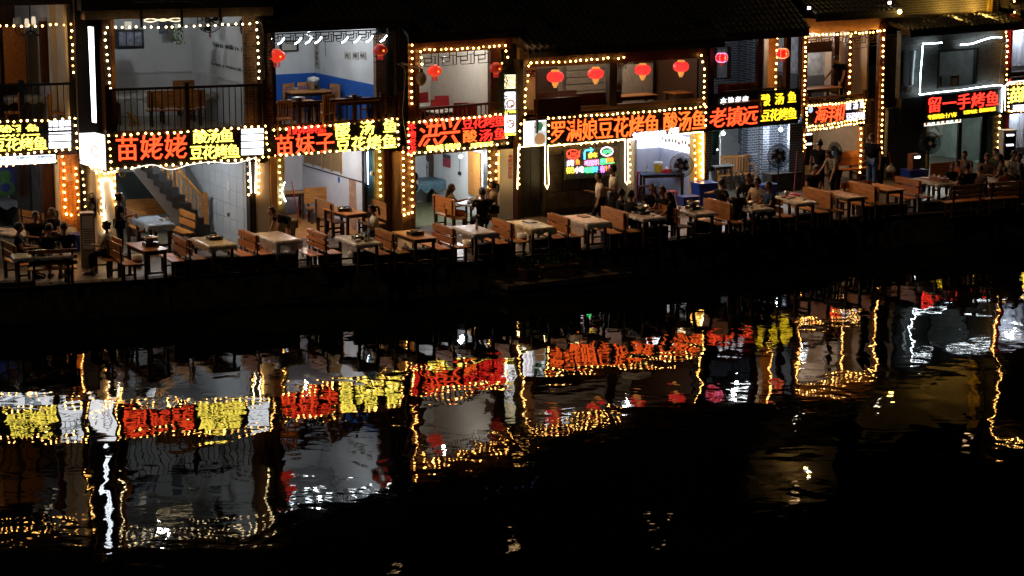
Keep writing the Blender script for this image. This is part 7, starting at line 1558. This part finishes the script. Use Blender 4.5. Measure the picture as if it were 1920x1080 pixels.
# walkers
person('person in a white t-shirt walking left, the shorter of two', 1124, 436, FZ, 192, 'walk', 'white', 'black', 'short', 'f', arms={'L':((.06,.1,-.24),(.18,.26,-.42)),'R':'hold'}, group=GP, size=1.0)
person('person in a white t-shirt walking left, the taller one behind', 1150, 434, FZ, 190, 'walk', 'white', 'grey', 'short', 'm', arms={'L':'hold','R':'back'}, group=GP, size=1.06)
person('person in black with curly hair on the bench below the tall walker', 1163, 414, S_, 20, 'sit', 'black', 'dark', 'short', 'f', group=GP)
person('person in dark blue with back turned at the left of the diners\' table', 1181, 420, S_, 35, 'sit', 'black', 'dark', 'short', 'm', group=GP)
person('person in a dark dotted top facing the camera and drinking, left of two', 1222, 404, S_, -95, 'sit', 'dark', 'dark', 'bun', 'f', arms={'L':'face','R':'table'}, group=GP)
person('person in black with a bald forehead facing left at the diners\' table', 1243, 412, S_, -150, 'sit', 'black', 'dark', 'short', 'm', group=GP)
person('person in black with hair falling forward on the right of the diners\' table', 1258, 420, S_, 175, 'sit', 'black', 'black', 'long', 'f', arms={'L':'reach','R':'table'}, group=GP, headp=15)
person('person in black stretching one arm along the bench back', 1352, 396, S_, 25, 'sit', 'black', 'dark', 'short', 'm', arms={'L':((-.08,.2,-.08),(-.06,.46,-.12)),'R':'table'}, group=GP)
person('person with a dark ponytail leaning over a bowl with back to the river', 1383, 410, S_, 75, 'sit', 'black', 'black', 'pony', 'f', headp=25, group=GP)
person('person in black looking down at a phone in front of the blue box', 1403, 384, S_, -105, 'sit', 'black', 'dark', 'short', 'm', arms={'R':'fwd','L':'lap'}, headp=20, group=GP)
person('person smiling in a beige shirt beside the one in navy', 1420, 394, S_, -130, 'sit', 'beige', 'dark', 'short', 'm', group=GP, headyaw=-20)
person('person in a navy t-shirt looking left over the table', 1442, 402, S_, 205, 'sit', 'navy', 'dark', 'short', 'm', group=GP)
# house 7
person('person in black standing with back turned beside the white cabinet', 1534, 370, FZ, 60, 'stand', 'black', 'black', 'short', 'm', group=GP)
person('person sitting with head bowed behind the bright pine bench', 1524, 366, S_, -60, 'sit', 'dark', 'dark', 'short', 'm', headp=35, group=GP, arms={'L':'lap','R':'lap'})
person('person in a patterned blouse leaning on the reddish table', 1566, 380, FZ, 215, 'bend', 'pattern', 'black', 'bun', 'f', lean=25, arms={'L':((.1,.05,-.26),(.2,.02,-.5)),'R':'reach'}, headp=10, group=GP)
person('person in a dark top and jeans standing with a plastic bag', 1634, 362, FZ, 230, 'stand', 'black', 'jeans', 'short', 'm', arms={'L':'down','R':'hold'}, headp=20, group=GP, size=1.05)
person('person in grey bending behind the man with the plastic bag', 1650, 356, FZ, 200, 'bend', 'grey', 'black', 'short', 'm', lean=35, arms={'L':'reach','R':'down'}, group=GP)
x_, y_, _ = HF[7].L(1580, 186, 1, .9)
p_ = person('person in black bending over the upstairs table of the narrow house', 1580, 190, 3.31, 215, 'bend', 'black', 'dark', 'short', 'm', lean=28, arms={'L':((.08,.05,-.27),(.14,.02,-.5)),'R':'reach'}, headp=15)
x_ = HF[7].L(1583, 170, 1, 1.15)[0]; p_.location = (*HF[7].W(x_, 1.15, 0)[:2], 2.964)
# far right family
for i, (px, py, fc, sh, hr, sx_, kw) in enumerate(((1808,338,-120,'pink','short','m',{}),(1797,346,200,'rust','short','f',dict(size=.8)),(1783,354,-80,'dark','long','f',dict(size=.85)),(1813,366,110,'black','short','m',dict(size=1.05)),(1836,362,60,'pink','short','f',dict(size=.9)),
        (1848,344,-90,'pink','short','m',{}),(1868,334,-140,'green','short','m',{}),(1876,346,170,'pink','short','m',{}),(1884,362,100,'rust','short','f',dict(size=.85)),(1897,338,-60,'white','short','m',{}),(1910,344,-120,'grey','short','m',{}),(1912,364,100,'dark','long','f',{}))):
    person(['person in a pale pink shirt at the back left of the far right family','person in an orange top leaning over the white table','child with long dark hair in front of the orange topped person','broad person in a black t-shirt with back to the river at the far right','small child in pale pink with back turned','person in a pale shirt bowing over the table right of the glass door','person in dark green sitting before the stone pier','person in a pale shirt facing left under the bulb column','child in brown with back turned at the crowded table','person in white by the orange cabinet','person in grey at the far right looking at a phone','person with long hair at the right edge with back turned'][i], px, py, S_, fc, 'sit', sh, 'dark', hr, sx_, headp=12, group=GP, **kw)
# bake every grown surface
dg = bpy.context.evaluated_depsgraph_get(); dg.update()
for it in PEND:
    o, m, par = it[:3]; me = bpy.data.meshes.new_from_object(o.evaluated_get(dg), depsgraph=dg)
    if len(it) > 3:
        bm = bmesh.new(); bm.from_mesh(me); vs = [bm.verts.new(v) for v in it[3][0]]
        for f in it[3][1]:
            try: bm.faces.new([vs[i] for i in f])
            except ValueError: pass
        bm.to_mesh(me); bm.free()
    old = o.data; o.modifiers.clear(); o.data = me; me.materials.clear(); me.materials.append(m); me.polygons.foreach_set('use_smooth', [True]*len(me.polygons)); o.parent = par; bpy.data.meshes.remove(old)
for me in [m for m in bpy.data.meshes if m.users == 0]: bpy.data.meshes.remove(me)
